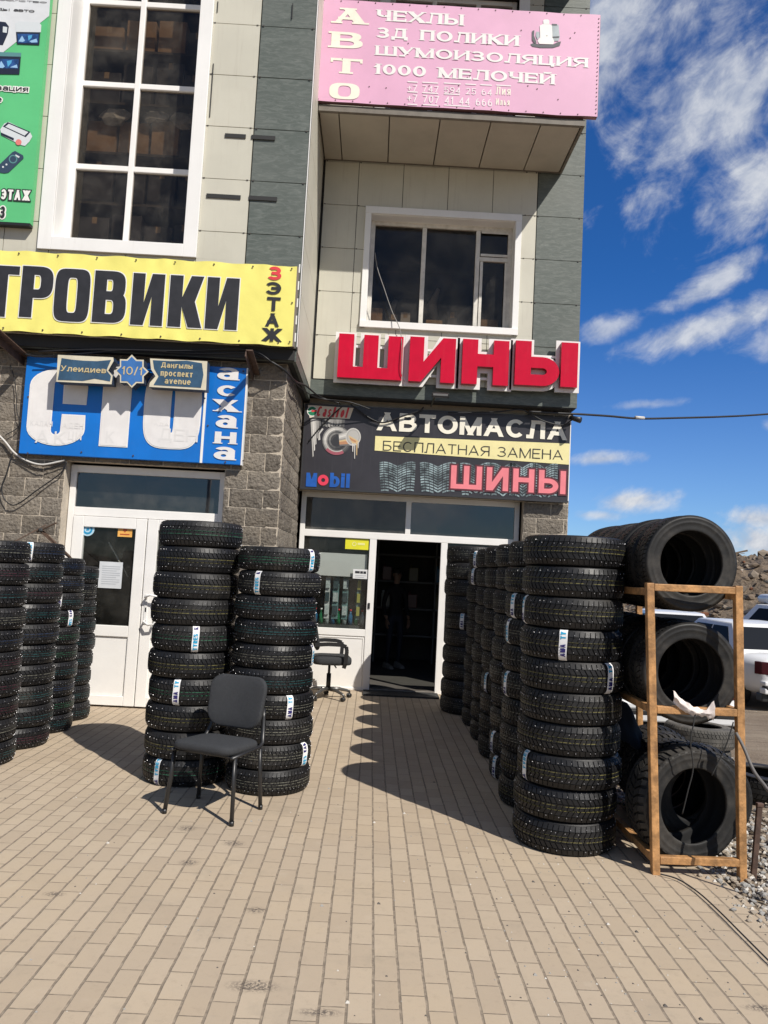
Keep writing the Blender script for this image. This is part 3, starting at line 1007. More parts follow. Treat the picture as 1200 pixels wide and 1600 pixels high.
DOORW = (-3.585, -1.735, -0.1, 2.79)
stone_wall('stone_wall', [((-8.0, LS, 0), (XS, LS, 0), [(8.0 + DOORW[0], 8.0 + DOORW[1], -0.1, 2.79)], 0.55),
                          ((XS, LS, 0), (XS, RD + 0.0, 0), [], 0.4)], 0.0, 4.05)
stone_wall('stone_pier', [((2.115, RS, 0), (XE - 0.005, RS, 0), [], 0.0), ((XE - 0.005, RS, 0), (XE - 0.005, RU + 4.5, 0), [], 0.5)], 0.0, 4.12)
# wall over the shop front, behind the black sign; plastered reveal beside the left door
mb = MB()
mb.box(XS + .01, 2.11, RS + 0.02, RS + 0.2, 2.80, 4.12)
PLAS = pm('plaster', (0.50, 0.44, 0.36), 0.9, var=0.1, bump=0.4, bscale=50, dirt=0.2)
mb.build('plaster_wall', PLAS, shop, world=True)
mb = MB()
mb.box(DOORW[0] - 0.03, DOORW[0] + 0.012, LS + 0.012, LD + 0.1, 0, 2.79)
mb.build('plaster_reveal', PLAS, shop, world=True)
mb = MB()
mb.box(DOORW[1] - 0.012, DOORW[1] + 0.03, LS + 0.012, LD + 0.1, 0, 2.79)
mb.build('plaster_reveal', PLAS, shop, world=True)

# ---- rooms behind the glass
rm = MB()
IN = dict(skip=())


def room(x0, x1, y0, y1, z0, z1):
    rm.quad([(x0, y1, z0), (x1, y1, z0), (x1, y1, z1), (x0, y1, z1)])
    rm.quad([(x0, y0, z0), (x0, y1, z0), (x0, y1, z1), (x0, y0, z1)])
    rm.quad([(x1, y1, z0), (x1, y0, z0), (x1, y0, z1), (x1, y1, z1)])
    rm.quad([(x0, y0, z1), (x0, y1, z1), (x1, y1, z1), (x1, y0, z1)])
    rm.quad([(x0, y0, z0), (x1, y0, z0), (x1, y1, z0), (x0, y1, z0)])


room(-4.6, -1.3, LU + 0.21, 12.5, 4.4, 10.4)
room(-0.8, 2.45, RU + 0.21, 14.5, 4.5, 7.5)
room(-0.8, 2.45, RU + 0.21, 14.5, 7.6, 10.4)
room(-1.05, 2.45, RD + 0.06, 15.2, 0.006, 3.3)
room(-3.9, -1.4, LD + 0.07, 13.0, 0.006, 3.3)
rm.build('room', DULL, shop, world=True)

PANE_DARK = glass('pane_tinted', (0.68, 0.645, 0.60), 0.9, wave=0.05, dust=1.5)
PANE = glass('pane_clear', (0.84, 0.86, 0.85), 1.0, wave=0.04)
PANE_SKY = glass('pane_reflective', (0.30, 0.33, 0.36), 3.2, wave=0.05, dust=2.2)


def window(x0, x1, z0, z1, y, uprights, rails, fw=0.06, pane=PANE, frame_m=None, depth=0.07, name='window', parent=None):
    """frame with given mullion x list and rails [(x0, x1, z)]; panes behind"""
    f = MB()
    f.box(x0, x0 + fw, y, y + depth, z0, z1)
    f.box(x1 - fw, x1, y, y + depth, z0, z1)
    f.box(x0 + fw, x1 - fw, y + .002, y + depth, z0, z0 + fw)
    f.box(x0 + fw, x1 - fw, y + .002, y + depth, z1 - fw, z1)
    for x in uprights:
        f.box(x - fw / 2, x + fw / 2, y + .003, y + depth, z0 + fw, z1 - fw)
    for (a, b, z) in rails:
        f.box(a, b, y + .005, y + depth, z - fw / 2, z + fw / 2)
    o = f.build(name, frame_m or UPVC, parent or shop, world=True, bevel=0.006)
    p = MB()
    xs = [x0] + list(uprights) + [x1]
    for i in range(len(xs) - 1):
        p.box(xs[i] + fw * .4, xs[i + 1] - fw * .4, y + depth * .5, y + depth * .5 + 0.012, z0 + fw * .4, z1 - fw * .4)
    p.build('pane', pane, o, world=True)
    return o


OLDW = pm('weathered_white_frame', (0.66, 0.63, 0.57), 0.6, var=0.12, vscale=9, dirt=0.5, dirtcol=(0.28, 0.24, 0.2), streak=0.2)
# tall window of the wing
wl = window(LWIN[0], LWIN[1], LWIN[2] + .03, LWIN[3], LU + 0.30, [-3.125], [(LWIN[0] + .06, LWIN[1] - .06, z) for z in (6.345, 7.385, 8.43)], 0.066, PANE_DARK)
cs = MB()
cw = 0.155
cs.box(LWIN[0] - cw, LWIN[0], LU - 0.035, LU + 0.0, 5.17, 10.0)
cs.box(LWIN[1], LWIN[1] + cw, LU - 0.035, LU + 0.0, 5.17, 10.0)
cs.box(LWIN[0], LWIN[1], LU - 0.037, LU + 0.0, 5.17, 5.32)
cs.box(LWIN[0] - 0.006, LWIN[0] + 0.002, LU, LU + 0.31, 5.32, 10.0)
cs.box(LWIN[1] - 0.002, LWIN[1] + 0.006, LU, LU + 0.31, 5.32, 10.0)
cs.box(LWIN[0], LWIN[1], LU, LU + 0.31, 5.31, 5.335)
cs.build('casing', TRIMW, wl, world=True, bevel=0.004)
# window of the bay
wr = window(RWIN[0], RWIN[1], RWIN[2] + .02, RWIN[3], RU + 0.20, [0.515, 1.295], [(1.325, RWIN[1] - .06, 6.265)], 0.062, PANE_DARK, OLDW)
cs = MB()
cs.box(RWIN[0] - .085, RWIN[0], RU - 0.03, RU, 5.09, 6.745)
cs.box(RWIN[1], RWIN[1] + .085, RU - 0.03, RU, 5.09, 6.745)
cs.box(RWIN[0] - .085, RWIN[1] + .085, RU - 0.032, RU, 6.745, 6.845)
cs.box(RWIN[0] - .085, RWIN[1] + .085, RU - 0.05, RU + 0.2, 5.09, 5.185)
cs.box(RWIN[0] - 0.006, RWIN[0] + 0.002, RU, RU + 0.21, 5.185, 6.745)
cs.box(RWIN[1] - 0.002, RWIN[1] + 0.006, RU, RU + 0.21, 5.185, 6.745)
cs.box(RWIN[0], RWIN[1], RU, RU + 0.21, 6.738, 6.752)
cs.build('casing', TRIMW, wr, world=True, bevel=0.004)
sash = MB()
for (a, b, c, d_) in ((1.335, 1.375, 5.26, 6.22), (1.69, 1.728, 5.26, 6.22)):
    sash.box(a, b, RU + 0.19, RU + 0.20, c, d_)
sash.box(1.335, 1.728, RU + 0.188, RU + 0.199, 6.30, 6.335)
sash.box(1.335, 1.728, RU + 0.188, RU + 0.199, 6.64, 6.68)
sash.build('sash', OLDW, wr, world=True)
# upper window of the bay, mostly hidden by the pink sign
wr2 = window(RWIN2[0], RWIN2[1], RWIN2[2], RWIN2[3], RU + 0.2, [0.5, 1.15], [], 0.07, PANE)
cs = MB()
cs.box(RWIN2[0] - .15, RWIN2[0], RU - 0.03, RU + 0.2, RWIN2[2], RWIN2[3])
cs.build('casing', TRIMW, wr2, world=True)
cs = MB()
cs.box(RWIN2[1], RWIN2[1] + .15, RU - 0.03, RU + 0.2, RWIN2[2], RWIN2[3])
cs.build('casing', TRIMW, wr2, world=True)

# the projecting bay floor under the pink sign
PY = 9.34
bs = MB()
n = 5
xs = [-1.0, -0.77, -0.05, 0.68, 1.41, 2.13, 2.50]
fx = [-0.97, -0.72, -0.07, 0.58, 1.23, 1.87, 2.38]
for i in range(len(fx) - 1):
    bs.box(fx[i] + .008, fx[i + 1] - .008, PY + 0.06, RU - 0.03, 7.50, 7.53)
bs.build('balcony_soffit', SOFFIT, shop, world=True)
be = MB()
be.box(-0.975, 2.42, PY + 0.005, PY + 0.055, 7.485, 7.56)
be.box(2.385, 2.42, PY + 0.056, RU - 0.01, 7.485, 7.56)
be.box(-0.975, 2.4, RU - 0.03, RU - 0.004, 7.492, 7.54)
be.box(-0.98, 2.41, PY + 0.06, RU - 0.002, 7.535, 7.60)
be.box(2.36, 2.41, PY + 0.06, RU - 0.002, 7.6, 8.9)
be.box(-0.98, -0.94, PY + 0.06, RU - 0.002, 7.6, 8.9)
be.build('balcony_frame', pm('balcony_frame_dark', (0.16, 0.14, 0.115), 0.6, var=0.15), shop, world=True)

# ---- shop front of the bay (white uPVC): top lights, side light, open doorway
sfz = 2.80
sf_ = MB()
F0, F1 = -1.06, 2.10
sf_.box(F0, F0 + 0.07, RD, RD + 0.07, 0, sfz)
sf_.box(F1 - 0.07, F1, RD, RD + 0.07, 0, sfz)
sf_.box(F0 + .07, F1 - .07, RD + .002, RD + 0.07, sfz - 0.08, sfz)
sf_.box(F0 + .07, F1 - .07, RD + .002, RD + 0.07, 2.155, 2.255)
sf_.box(0.455, 0.53, RD + .004, RD + 0.07, 2.255, sfz - .08)
sf_.box(-0.045, 0.055, RD + .004, RD + 0.07, 0, 2.155)
sf_.box(0.985, 1.08, RD + .004, RD + 0.07, 0, 2.155)
sf_.box(F0 + .07, -0.045, RD + .006, RD + 0.07, 0.76, 0.86)
sf_.box(1.08, F1 - .07, RD + .006, RD + 0.07, 0.76, 0.86)
sf_.box(F0 + .07, -0.045, RD + .02, RD + 0.055, 0.03, 0.76)
sf_.box(1.08, F1 - .07, RD + .02, RD + 0.055, 0.03, 0.76)
sf_.box(F0 + .07, -0.045, RD + .006, RD + 0.06, 0.0, 0.035)
# raised edge of the lower panel
sf_.box(-0.075, -0.055, RD + .012, RD + .03, 0.05, 0.745)
sf_.box(F0 + .09, -0.075, RD + .012, RD + .03, 0.725, 0.745)
sf = sf_.build('shop_front', UPVC, shop, world=True, bevel=0.005)
p = MB()
p.box(F0 + .05, 0.47, RD + .03, RD + .04, 2.24, sfz - .06)
p.build('pane', glass('pane_sky', (0.30, 0.32, 0.32), 1.6, wave=0.05, dust=4.0), sf, world=True)
p = MB()
p.box(0.52, F1 - .05, RD + .03, RD + .04, 2.24, sfz - .06)
p.build('pane', glass('pane_reflective2', (0.12, 0.14, 0.18), 3.0, wave=0.06, dust=1.2), sf, world=True)
p = MB()
p.box(F0 + .05, -0.03, RD + .03, RD + .04, 0.84, 2.17)
p.build('pane', PANE, sf, world=True)
p = MB()
p.box(1.06, F1 - .05, RD + .03, RD + .04, 0.84, 2.17)
p.build('pane', PANE, sf, world=True)
st = MB()
st.box(0.056, 0.984, RD - 0.02, RD + 0.12, 0.0, 0.035)
st.build('door_sill', pm('worn_sill', (0.2, 0.18, 0.16), 0.5, metal=0.4, var=0.2), shop, world=True, bevel=0.006)
st = MB()
st.box(-0.03, 1.02, RD - 0.42, RD - 0.03, 0.003, 0.022)
tag(st.build('door_mat', pm('rubber_mat', (0.03, 0.03, 0.03), 0.85, var=0.3, vscale=20, bump=0.5, bscale=120)), 'dark rubber mat on the paving in front of the open doorway', 'mat')
lk = MB()
lk.box(-0.025, 0.005, RD - 0.008, RD + .004, 1.16, 1.24)
lk.build('latch', BLACKP, sf, world=True)

# ---- double door of the wing
dz = 2.765
D0, D1 = -3.565, -1.755
dm = MB()
dm.box(D0, D0 + .07, LD, LD + .08, 0, dz)
dm.box(D1 - .07, D1, LD, LD + .08, 0, dz)
dm.box(D0 + .07, D1 - .07, LD + .002, LD + .08, dz - .085, dz)
dm.box(D0 + .07, D1 - .07, LD + .002, LD + .08, 2.175, 2.275)
df = dm.build('door_frame', UPVC, shop, world=True, bevel=0.005)
p = MB()
p.box(D0 + .05, D1 - .05, LD + .03, LD + .04, 2.255, dz - .065)
p.build('pane', PANE_SKY, df, world=True)


def leaf(x0, x1, label, handle_x):
    d = MB()
    st_ = 0.125
    y0, y1 = LD - 0.012, LD + 0.06
    d.box(x0, x0 + st_, y0, y1, 0.02, 2.17)
    d.box(x1 - st_, x1, y0, y1, 0.02, 2.17)
    d.box(x0 + st_, x1 - st_, y0 + .002, y1, 2.17 - st_, 2.17)
    d.box(x0 + st_, x1 - st_, y0 + .002, y1, 0.80, 0.925)
    d.box(x0 + st_, x1 - st_, y0 + .002, y1, 0.02, 0.13)
    d.box(x0 + st_, x1 - st_, y0 + .022, y1 - .02, 0.13, 0.80)
    o = d.build('door', UPVC, shop, world=True, bevel=0.006)
    o['label'] = label
    p = MB()
    p.box(x0 + st_ * .8, x1 - st_ * .8, LD + .02, LD + .03, 0.9, 2.17 - st_ * .8)
    p.build('pane', PANE, o, world=True)
    if handle_x:
        h = MB()
        zc = 1.13
        s = 1 if handle_x > (x0 + x1) / 2 else -1
        # a bent white pull handle, one arm up and one down, on a plate
        h.box(handle_x - .016, handle_x + .016, y0 - .008, y0, zc - .17, zc + .17)
        for sg in (1, -1):
            pts = [(handle_x, y0 - .004, zc + sg * .13), (handle_x, y0 - .06, zc + sg * .14), (handle_x + .06, y0 - .085, zc + sg * .17),
                   (handle_x + .13, y0 - .085, zc + sg * .16), (handle_x + .15, y0 - .08, zc + sg * .08)]
            h.tube(pts, 0.014, 8)
        h.build('handle', pm('handle_white', (0.78, 0.77, 0.75), 0.25), o, world=True)
        k = MB()
        k.box(handle_x - .007, handle_x + .007, y0 - .010, y0 - .004, zc - .03, zc + .02)
        k.build('keyhole', BLACKP, o, world=True)
    return o


leaf(-3.49, -2.635, 'white door leaf with stickers and a paper notice', None)
leaf(-2.625, -1.83, 'white door leaf with the bent pull handle', -2.575)
# ------------------------------------------------------------------ signs
YELLOW = pm('banner_yellow', (0.84, 0.77, 0.20), 0.42, var=0.04, vscale=3, bump=0.35, bscale=5, dirt=0.10, dirtcol=(0.5, 0.42, 0.12))
INK = pm('ink_black', (0.022, 0.022, 0.026), 0.5, var=0.2)
INKW = pm('ink_white', (0.80, 0.79, 0.76), 0.5, var=0.03)
INKR = pm('ink_red', (0.70, 0.05, 0.06), 0.5, var=0.1)
PINK = pm('faded_pink_sheet', (0.70, 0.385, 0.545), 0.5, var=0.06, vscale=1.1, dirt=0.14, dirtcol=(0.55, 0.33, 0.38), streak=0.07)
INKCREAM = pm('faded_cream_letter', (0.84, 0.80, 0.68), 0.5, var=0.05, dirt=0.1, dirtcol=(0.6, 0.5, 0.45))
RED = pm('red_acrylic', (0.54, 0.002, 0.030), 0.35, spec=0.25, var=0.06, streak=0.05, dirtcol=(0.7, 0.3, 0.3))
WHITEB = pm('sign_white', (0.78, 0.77, 0.75), 0.4, var=0.04, streak=0.25, dirtcol=(0.4, 0.38, 0.35))
BLUE = pm('sign_blue', (0.006, 0.155, 0.56), 0.32, var=0.08, vscale=2, dirt=0.08, dirtcol=(0.2, 0.25, 0.4), streak=0.06)
NAILS = pm('nail_rusty', (0.07, 0.045, 0.035), 0.7)


def nails(parent, pts, y, r=0.009, name='nail'):
    mb = MB()
    for (x, z) in pts:
        mb.prism([(x + r * math.cos(a * PI / 3), z + r * math.sin(a * PI / 3)) for a in range(6)], y - .004, y + .002)
    mb.build(name, NAILS, parent, world=True)


# ---- yellow banner
B0, B1, BZ0, BZ1, BY = -4.9, -1.022, 4.175, 5.10, 8.50
ban = thing('banner', 'yellow vinyl banner with heavy black letters above the blue sign', 'banner', ((B0 + B1) / 2, BY, BZ0))
mb = MB()
nx_, nz_ = 120, 30
rs = random.Random(8)
vs = []
for j in range(nz_ + 1):
    for i in range(nx_ + 1):
        x = B0 + (B1 - B0) * i / nx_
        z = BZ0 + (BZ1 - BZ0) * j / nz_
        e = min(j, nz_ - j) / nz_
        wr_ = 0.003 * noise.noise(Vector((x * 2.3, z * 1.2, 1.7))) + 0.002 * noise.noise(Vector((x * 7 + z * 5, z * 2 - x, 4.2)))
        edge = 0.006 * math.exp(-e * 14) * math.sin(x * 23 + 2 * math.sin(x * 5))
        vs.append((x, BY + wr_ + edge, z + (0.006 * math.sin(x * 12) if j in (0, nz_) else 0)))
mb.add(vs, [(j * (nx_ + 1) + i, j * (nx_ + 1) + i + 1, (j + 1) * (nx_ + 1) + i + 1, (j + 1) * (nx_ + 1) + i) for j in range(nz_) for i in range(nx_)], 0, True)
mb.build('sheet', YELLOW, ban, world=True)
mb = MB()
mb.box(B0, B1 - .01, BY + .03, BY + .075, BZ0 + .01, BZ0 + .06)
mb.box(B0, B1 - .01, BY + .03, BY + .075, BZ1 - .06, BZ1 - .01)
mb.box(B1 - .055, B1 - .01, BY + .028, BY + .095, BZ0 + .06, BZ1 - .06)
mb.build('batten', pm('batten_wood', (0.16, 0.11, 0.075), 0.8, var=0.3), ban, world=True)
mb = MB()
mb.box(B1 - .002, B1 + .02, BY + .005, BY + .095, BZ0 + .0, BZ1)
for k in range(5):
    z = BZ0 + 0.06 + k * .2
    mb.box(B1 + .02, B1 + .034, BY + .01, BY + .016, z, z + 0.10, 1)
mb.build('edge_strip', [pm('edge_strip_grey', (0.20, 0.17, 0.14), 0.7), INKW], ban, world=True)


def c2(x, y):
    return (x / 2.5, 380 + y / 2.5)


LY = BY - 0.0065


def grown(P, g):
    """polygon pushed outwards by g (mitred)"""
    out = []
    n_ = len(P)
    for i in range(n_):
        a, b, c_ = Vector(P[i - 1]), Vector(P[i]), Vector(P[(i + 1) % n_])
        d0, d1 = (b - a).normalized(), (c_ - b).normalized()
        n0, n1 = Vector((d0.y, -d0.x)), Vector((d1.y, -d1.x))
        m_ = (n0 + n1)
        k_ = 1 / max(m_.dot(n0), .55)
        out.append((b.x + m_.x * g * k_, b.y + m_.y * g * k_))
    return out

for s, tl, br in (('Т', (-55, 84), (62, 290)), ('Р', (91, 88), (197, 294)), ('О', (222, 97), (342, 310)), ('В', (374, 106), (486, 314)),
                  ('И', (523, 116), (632, 324)), ('К', (668, 124), (786, 332)), ('И', (813, 132), (924, 340))):
    bx = pbox(c2(*tl), c2(*br), LY)
    h_ = bx[3] - bx[2]
    for nm, mt, gr, dy in (('letter_outline', INKW, 0.011, 0.0), ('letter', INK, 0.0, -0.0028)):
        mb = MB()
        sq_ = 5.0 if s in 'О' else 3.0
        if s == 'И':
            x0, x1, z0, z1 = bx
            ww = x1 - x0
            poly = [(0, 0), (.40, 0), (.62, .56), (.62, 0), (1, 0), (1, 1), (.60, 1), (.38, .44), (.38, 1), (0, 1)]
            P = [(x0 + ww * a, z0 + (z1 - z0) * b) for a, b in poly]
            mb.prism(grown(P, gr) if gr else P, LY + dy, LY + dy)
        elif s == 'К':
            x0, x1, z0, z1 = bx
            ww = x1 - x0
            poly = [(0, 0), (.38, 0), (.38, .40), (.60, 0), (1, 0), (.76, .50), (.99, 1), (.62, 1), (.38, .58), (.38, 1), (0, 1)]
            P = [(x0 + ww * a, z0 + (z1 - z0) * b) for a, b in poly]
            mb.prism(grown(P, gr) if gr else P, LY + dy, LY + dy)
        else:
            letters(mb, s, *bx, LY + dy, wv=0.235, wh=0.165, grow=gr, sq=sq_)
        mb.build(nm, mt, ban, world=True)
for s, tl, br, mt in (('3', (1052, 90), (1098, 145), INKR), ('Э', (1044, 150), (1097, 202), INK), ('Т', (1044, 209), (1094, 266), INK),
                      ('А', (1038, 272), (1090, 327), INK), ('Ж', (1022, 330), (1102, 386), INK)):
    words('letter', s, pbox(c2(*tl), c2(*br), LY), LY, mt, ban, wv=0.26, wh=0.22)
nl = []
for k in range(9):
    nl += [(B0 + .3 + k * .44, BZ1 - .03), (B0 + .2 + k * .44, BZ0 + .03)]
nl += [(B1 - .03, BZ0 + .5), (B1 - .03, BZ0 + .05)]
nails(ban, nl, BY - .008, 0.010)

# ---- pink roof-line sign
P0, P1, PZ0, PZ1 = -1.035, 2.565, 7.59, 8.955
pk = thing('pink_sign', 'faded pink sign with white serif lettering on the projecting upper bay', 'sign', (0.76, PY, PZ0))
mb = MB()
xs = [P0 + (P1 - P0) * i / 60 for i in range(61)]
vs, fs = [], []
for j, z in enumerate((PZ0, PZ0 + .3, PZ0 + .7, PZ0 + 1.05, PZ1)):
    for i, x in enumerate(xs):
        q = 0.002 * noise.noise(Vector((x * 1.9, z * 1.7, 0.3)))
        vs.append((x, PY - 0.03 + q, z + (0.012 * noise.noise(Vector((x * 2.2, 9, 0))) if j in (0, 4) else 0)))
for j in range(4):
    for i in range(60):
        fs.append((j * 61 + i, j * 61 + i + 1, (j + 1) * 61 + i + 1, (j + 1) * 61 + i))
mb.add(vs, fs, 0, True)
mb.build('sheet', PINK, pk, world=True)
mb = MB()
mb.box(P0 - .004, P0 + .03, PY - .024, PY + .055, PZ0 + .012, PZ1)
mb.box(P1 - .03, P1 + .004, PY - .024, PY + .055, PZ0 + .012, PZ1)
mb.box(P0 + .03, P1 - .03, PY - .02, PY + .055, PZ1 - .04, PZ1 - .01)
mb.box(P0 + .03, P1 - .03, PY - .02, PY + .055, PZ0 + .012, PZ0 + .05)
mb.build('frame', pm('pink_frame', (0.30, 0.16, 0.17), 0.6, var=0.2), pk, world=True)


def c3(x, y):
    return (480 + x / 2.5, y / 2.5)


PLY = PY - 0.0345
for s, tl, br in (('ЧЕХЛЫ', (274, 37), (610, 100)), ('3Д ПОЛИКИ', (274, 106), (826, 180)), ('ШУМОИЗОЛЯЦИЯ', (268, 177), (1096, 264)), ('1000 МЕЛОЧЕЙ', (262, 248), (966, 330))):
    words('lettering', s, pbox(c3(*tl), c3(*br), PLY), PLY, INKW, pk, wv=0.34, wh=0.16, serif=0.13, gap=0.2)
for s, tl, br in (('А', (106, 28), (221, 96)), ('В', (96, 122), (216, 192)), ('Т', (92, 225), (214, 291)), ('О', (88, 321), (203, 391))):
    words('lettering', s, pbox(c3(*tl), c3(*br), PLY), PLY, INKCREAM, pk, wv=0.52, wh=0.16, serif=0.22, sq=3.0 if s == 'О' else 2.4)
PHONE = pm('phone_white', (0.82, 0.74, 0.76), 0.5)
for s, tl, br in (('+7 747 594 25 64', (392, 330), (722, 374)), ('+7 707 41 44 666', (392, 368), (722, 416)), ('Лия', (738, 338), (794, 372)), ('Илья', (738, 384), (790, 412))):
    words('lettering', s, pbox(c3(*tl), c3(*br), PLY), PLY, PHONE if s[0] == '+' else INKCREAM, pk, wv=0.14, gap=0.2)
mb = MB()
for (tl, br) in (((392, 318), (432, 322)), ((450, 321), (512, 325)), ((534, 324), (600, 328)), ((618, 328), (660, 331)), ((676, 330), (722, 334)), ((738, 332), (796, 336)),
                 ((392, 357), (432, 361)), ((450, 361), (512, 366)), ((534, 366), (596, 370)), ((392, 406), (430, 410)), ((452, 408), (510, 412)), ((534, 411), (636, 415))):
    x0, x1, z0, z1 = pbox(c3(*tl), c3(*br), PLY)
    zc = (z0 + z1) / 2
    mb.prism([(x0, zc - .008), (x1, zc - .008), (x1, zc + .008), (x0, zc + .008)], PLY, PLY)
mb.build('underline', PHONE, pk, world=True)
# the picture of a car seat cover
mb = MB()


def c7(x, y):
    return at(800 + x / 7.5, y / 7.5, PLY)


def poly(mb, pts, y, m, f):
    P = [f(*p) for p in pts]
    ar = sum(P[i][0] * P[(i + 1) % len(P)][1] - P[(i + 1) % len(P)][0] * P[i][1] for i in range(len(P)))
    mb.prism(P if ar > 0 else P[::-1], y, y, m)


poly(mb, [(215, 520), (240, 545), (330, 560), (480, 560), (560, 535), (575, 485), (540, 490), (480, 520), (330, 525), (260, 500)], PLY, 1, c7)
poly(mb, [(465, 285), (545, 290), (560, 440), (545, 480), (480, 480)], PLY - .001, 2, c7)
poly(mb, [(325, 300), (365, 282), (440, 285), (468, 300), (475, 440), (495, 490), (480, 520), (320, 515), (300, 480), (330, 440)], PLY - .002, 0, c7)
poly(mb, [(365, 240), (385, 228), (425, 230), (438, 245), (436, 283), (368, 281)], PLY - .002, 0, c7)
poly(mb, [(235, 365), (262, 355), (258, 420), (290, 500), (265, 510), (235, 470)], PLY - .003, 1, c7)
poly(mb, [(285, 370), (318, 375), (325, 430), (300, 470), (280, 420)], PLY - .003, 2, c7)
poly(mb, [(466, 280), (527, 283), (527, 300), (468, 298)], PLY - .003, 1, c7)
poly(mb, [(472, 430), (556, 425), (550, 445), (475, 447)], PLY - .003, 1, c7)
mb.build('seat_picture', [INKW, pm('print_dark_grey', (0.06, 0.065, 0.075), 0.5), pm('print_mid_grey', (0.35, 0.40, 0.42), 0.5, var=0.2)], pk, world=True)
nl = [(P0 + .02, PZ0 + .05 + k * .055) for k in range(24)] + [(P1 - .02, PZ0 + .05 + k * .055) for k in range(24)]
nl += [(P0 + .05 + k * .22, PZ1 - .02) for k in range(16)] + [(P0 + .05 + k * .22, PZ0 + .02) for k in range(16)]
rs = random.Random(4)
nl += [(rs.uniform(P0 + .1, P1 - .1), rs.uniform(PZ0 + .1, PZ1 - .1)) for _ in range(18)]
nails(pk, nl, PY - .0325, 0.0075)

# ---- red three-dimensional letters
SY = 10.33
sh = thing('letter_sign', 'large red three-dimensional letters on white backing above the black sign', 'sign', (1.05, RU, 4.25))
mb = MB()
for s_, (tl, br) in zip(('Ш', 'И', 'Н', 'Ь', 'I'), (((137, 602), (402, 803)), ((440, 615), (627, 815)), ((665, 625), (855, 826)), ((890, 632), (1072, 830)), ((1085, 640), (1150, 833)))):
    ax, az_ = at(480 + tl[0] / 2.727, 300 + tl[1] / 2.727, SY)
    bx_, bz = at(480 + br[0] / 2.727, 300 + br[1] / 2.727, SY)
    x0, x1, z0, z1 = ax, bx_, bz, az_

    def T_(poly):
        return [(x0 + (x1 - x0) * a, z0 + (z1 - z0) * b) for a, b in poly]
    if s_ == 'Ш':
        polys = [[(0, 0), (1, 0), (1, 1), (.77, 1), (.77, .26), (.615, .26), (.615, 1), (.39, 1), (.39, .26), (.235, .26), (.235, 1), (0, 1)]]
    elif s_ == 'И':
        polys = [[(0, 0), (.27, 0), (.69, .56), (.69, 0), (1, 0), (1, 1), (.72, 1), (.31, .45), (.31, 1), (0, 1)]]
    elif s_ == 'Н':
        polys = [[(0, 0), (.33, 0), (.33, .4), (.67, .4), (.67, 0), (1, 0), (1, 1), (.67, 1), (.67, .68), (.33, .68), (.33, 1), (0, 1)]]
    elif s_ == 'Ь':
        ar_ = [(.62 + .38 * math.cos(t), .325 + .325 * math.sin(t)) for t in [math.radians(-90 + 12 * k) for k in range(16)]]
        inn = [(.62 + .1 * math.cos(t), .325 + .075 * math.sin(t)) for t in [math.radians(-90 + 12 * k) for k in range(16)]]
        # two halves so that the counter stays open
        polys = [[(0, 0)] + ar_[:8] + inn[:8][::-1] + [(.36, .25), (.36, .325), (0, .325)],
                 [(0, .326), (.36, .326), (.36, .40)] + inn[8:][::-1] + ar_[8:] + [(.36, .65), (.36, 1), (0, 1)]]
        polys[0] = [(0, 0), (.62, 0)] + ar_[1:8] + [(1.0, .325), (.72, .325)] + inn[1:8][::-1] + [(.62, .25), (.36, .25), (.36, .325), (0, .325)]
        polys[1] = [(0, .326), (.36, .326), (.36, .40), (.62, .40)] + inn[8:15][::-1] + [(.72, .326), (1.0, .326)] + ar_[8:15] + [(.62, .65), (.36, .65), (.36, 1), (0, 1)]
    else:
        polys = [[(0, 0), (1, 0), (1, 1), (0, 1)]]
    lm = MB()
    for pl in polys:
        lm.prism(T_(pl), SY, SY + 0.10, 0, 1)
    lm.build('letter', [RED, pm('red_side', (0.34, 0.02, 0.035), 0.4)], sh, world=True)
    # white backing, a hand's breadth larger, standing behind the letter
    g = 0.052
    bk = MB()
    yb = SY + 0.102
    if s_ in ('Ш', 'I', 'Ь'):
        if s_ == 'Ш':
            for a, b in ((0, .235), (.39, .615), (.77, 1)):
                bk.box(x0 + (x1 - x0) * a - g, x0 + (x1 - x0) * b + g * .5, yb, yb + .03, z0 - g, z1 + g)
            bk.box(x0, x1 - .01, yb + .001, yb + .028, z0 - g, z0 + (z1 - z0) * .32)
        elif s_ == 'Ь':
            bk.box(x0 - g, x0 + (x1 - x0) * .36 + g, yb, yb + .03, z0 - g, z1 + g)
            q = [(.62 + (.38 + .1) * math.cos(t), .325 + (.325 + .08) * math.sin(t)) for t in [math.radians(-90 + 12 * k) for k in range(16)]]
            bk.prism(T_([(.3, -.08)] + q + [(.3, .73)]), yb + .002, yb + .027)
        else:
            bk.box(x0 - g, x1 + g, yb, yb + .03, z0 - g, z1 + g)
    elif s_ == 'И':
        bk.prism(T_([(-.1, -.08), (.32, -.08), (.62, .42), (.62, -.08), (1.1, -.08), (1.1, 1.08), (.66, 1.08), (.40, .60), (.40, 1.08), (-.1, 1.08)]), yb, yb + .03)
    else:
        bk.prism(T_([(-.1, -.08), (.42, -.08), (.42, .3), (.58, .3), (.58, -.08), (1.1, -.08), (1.1, 1.08), (.58, 1.08), (.58, .78), (.42, .78), (.42, 1.08), (-.1, 1.08)]), yb, yb + .03)
    bk.build('backing', WHITEB, sh, world=True)
mb = MB()
for z in (4.42, 4.78):
    mb.box(-0.6, 2.68, SY + .145, SY + .185, z, z + .035)
for x in (-0.4, 0.5, 1.5, 2.5):
    mb.box(x, x + .03, SY + .187, RU + .01, 4.43, 4.46)
    mb.box(x, x + .03, SY + .187, RU + .01, 4.79, 4.82)
mb.build('rail', WHITEB, sh, world=True)

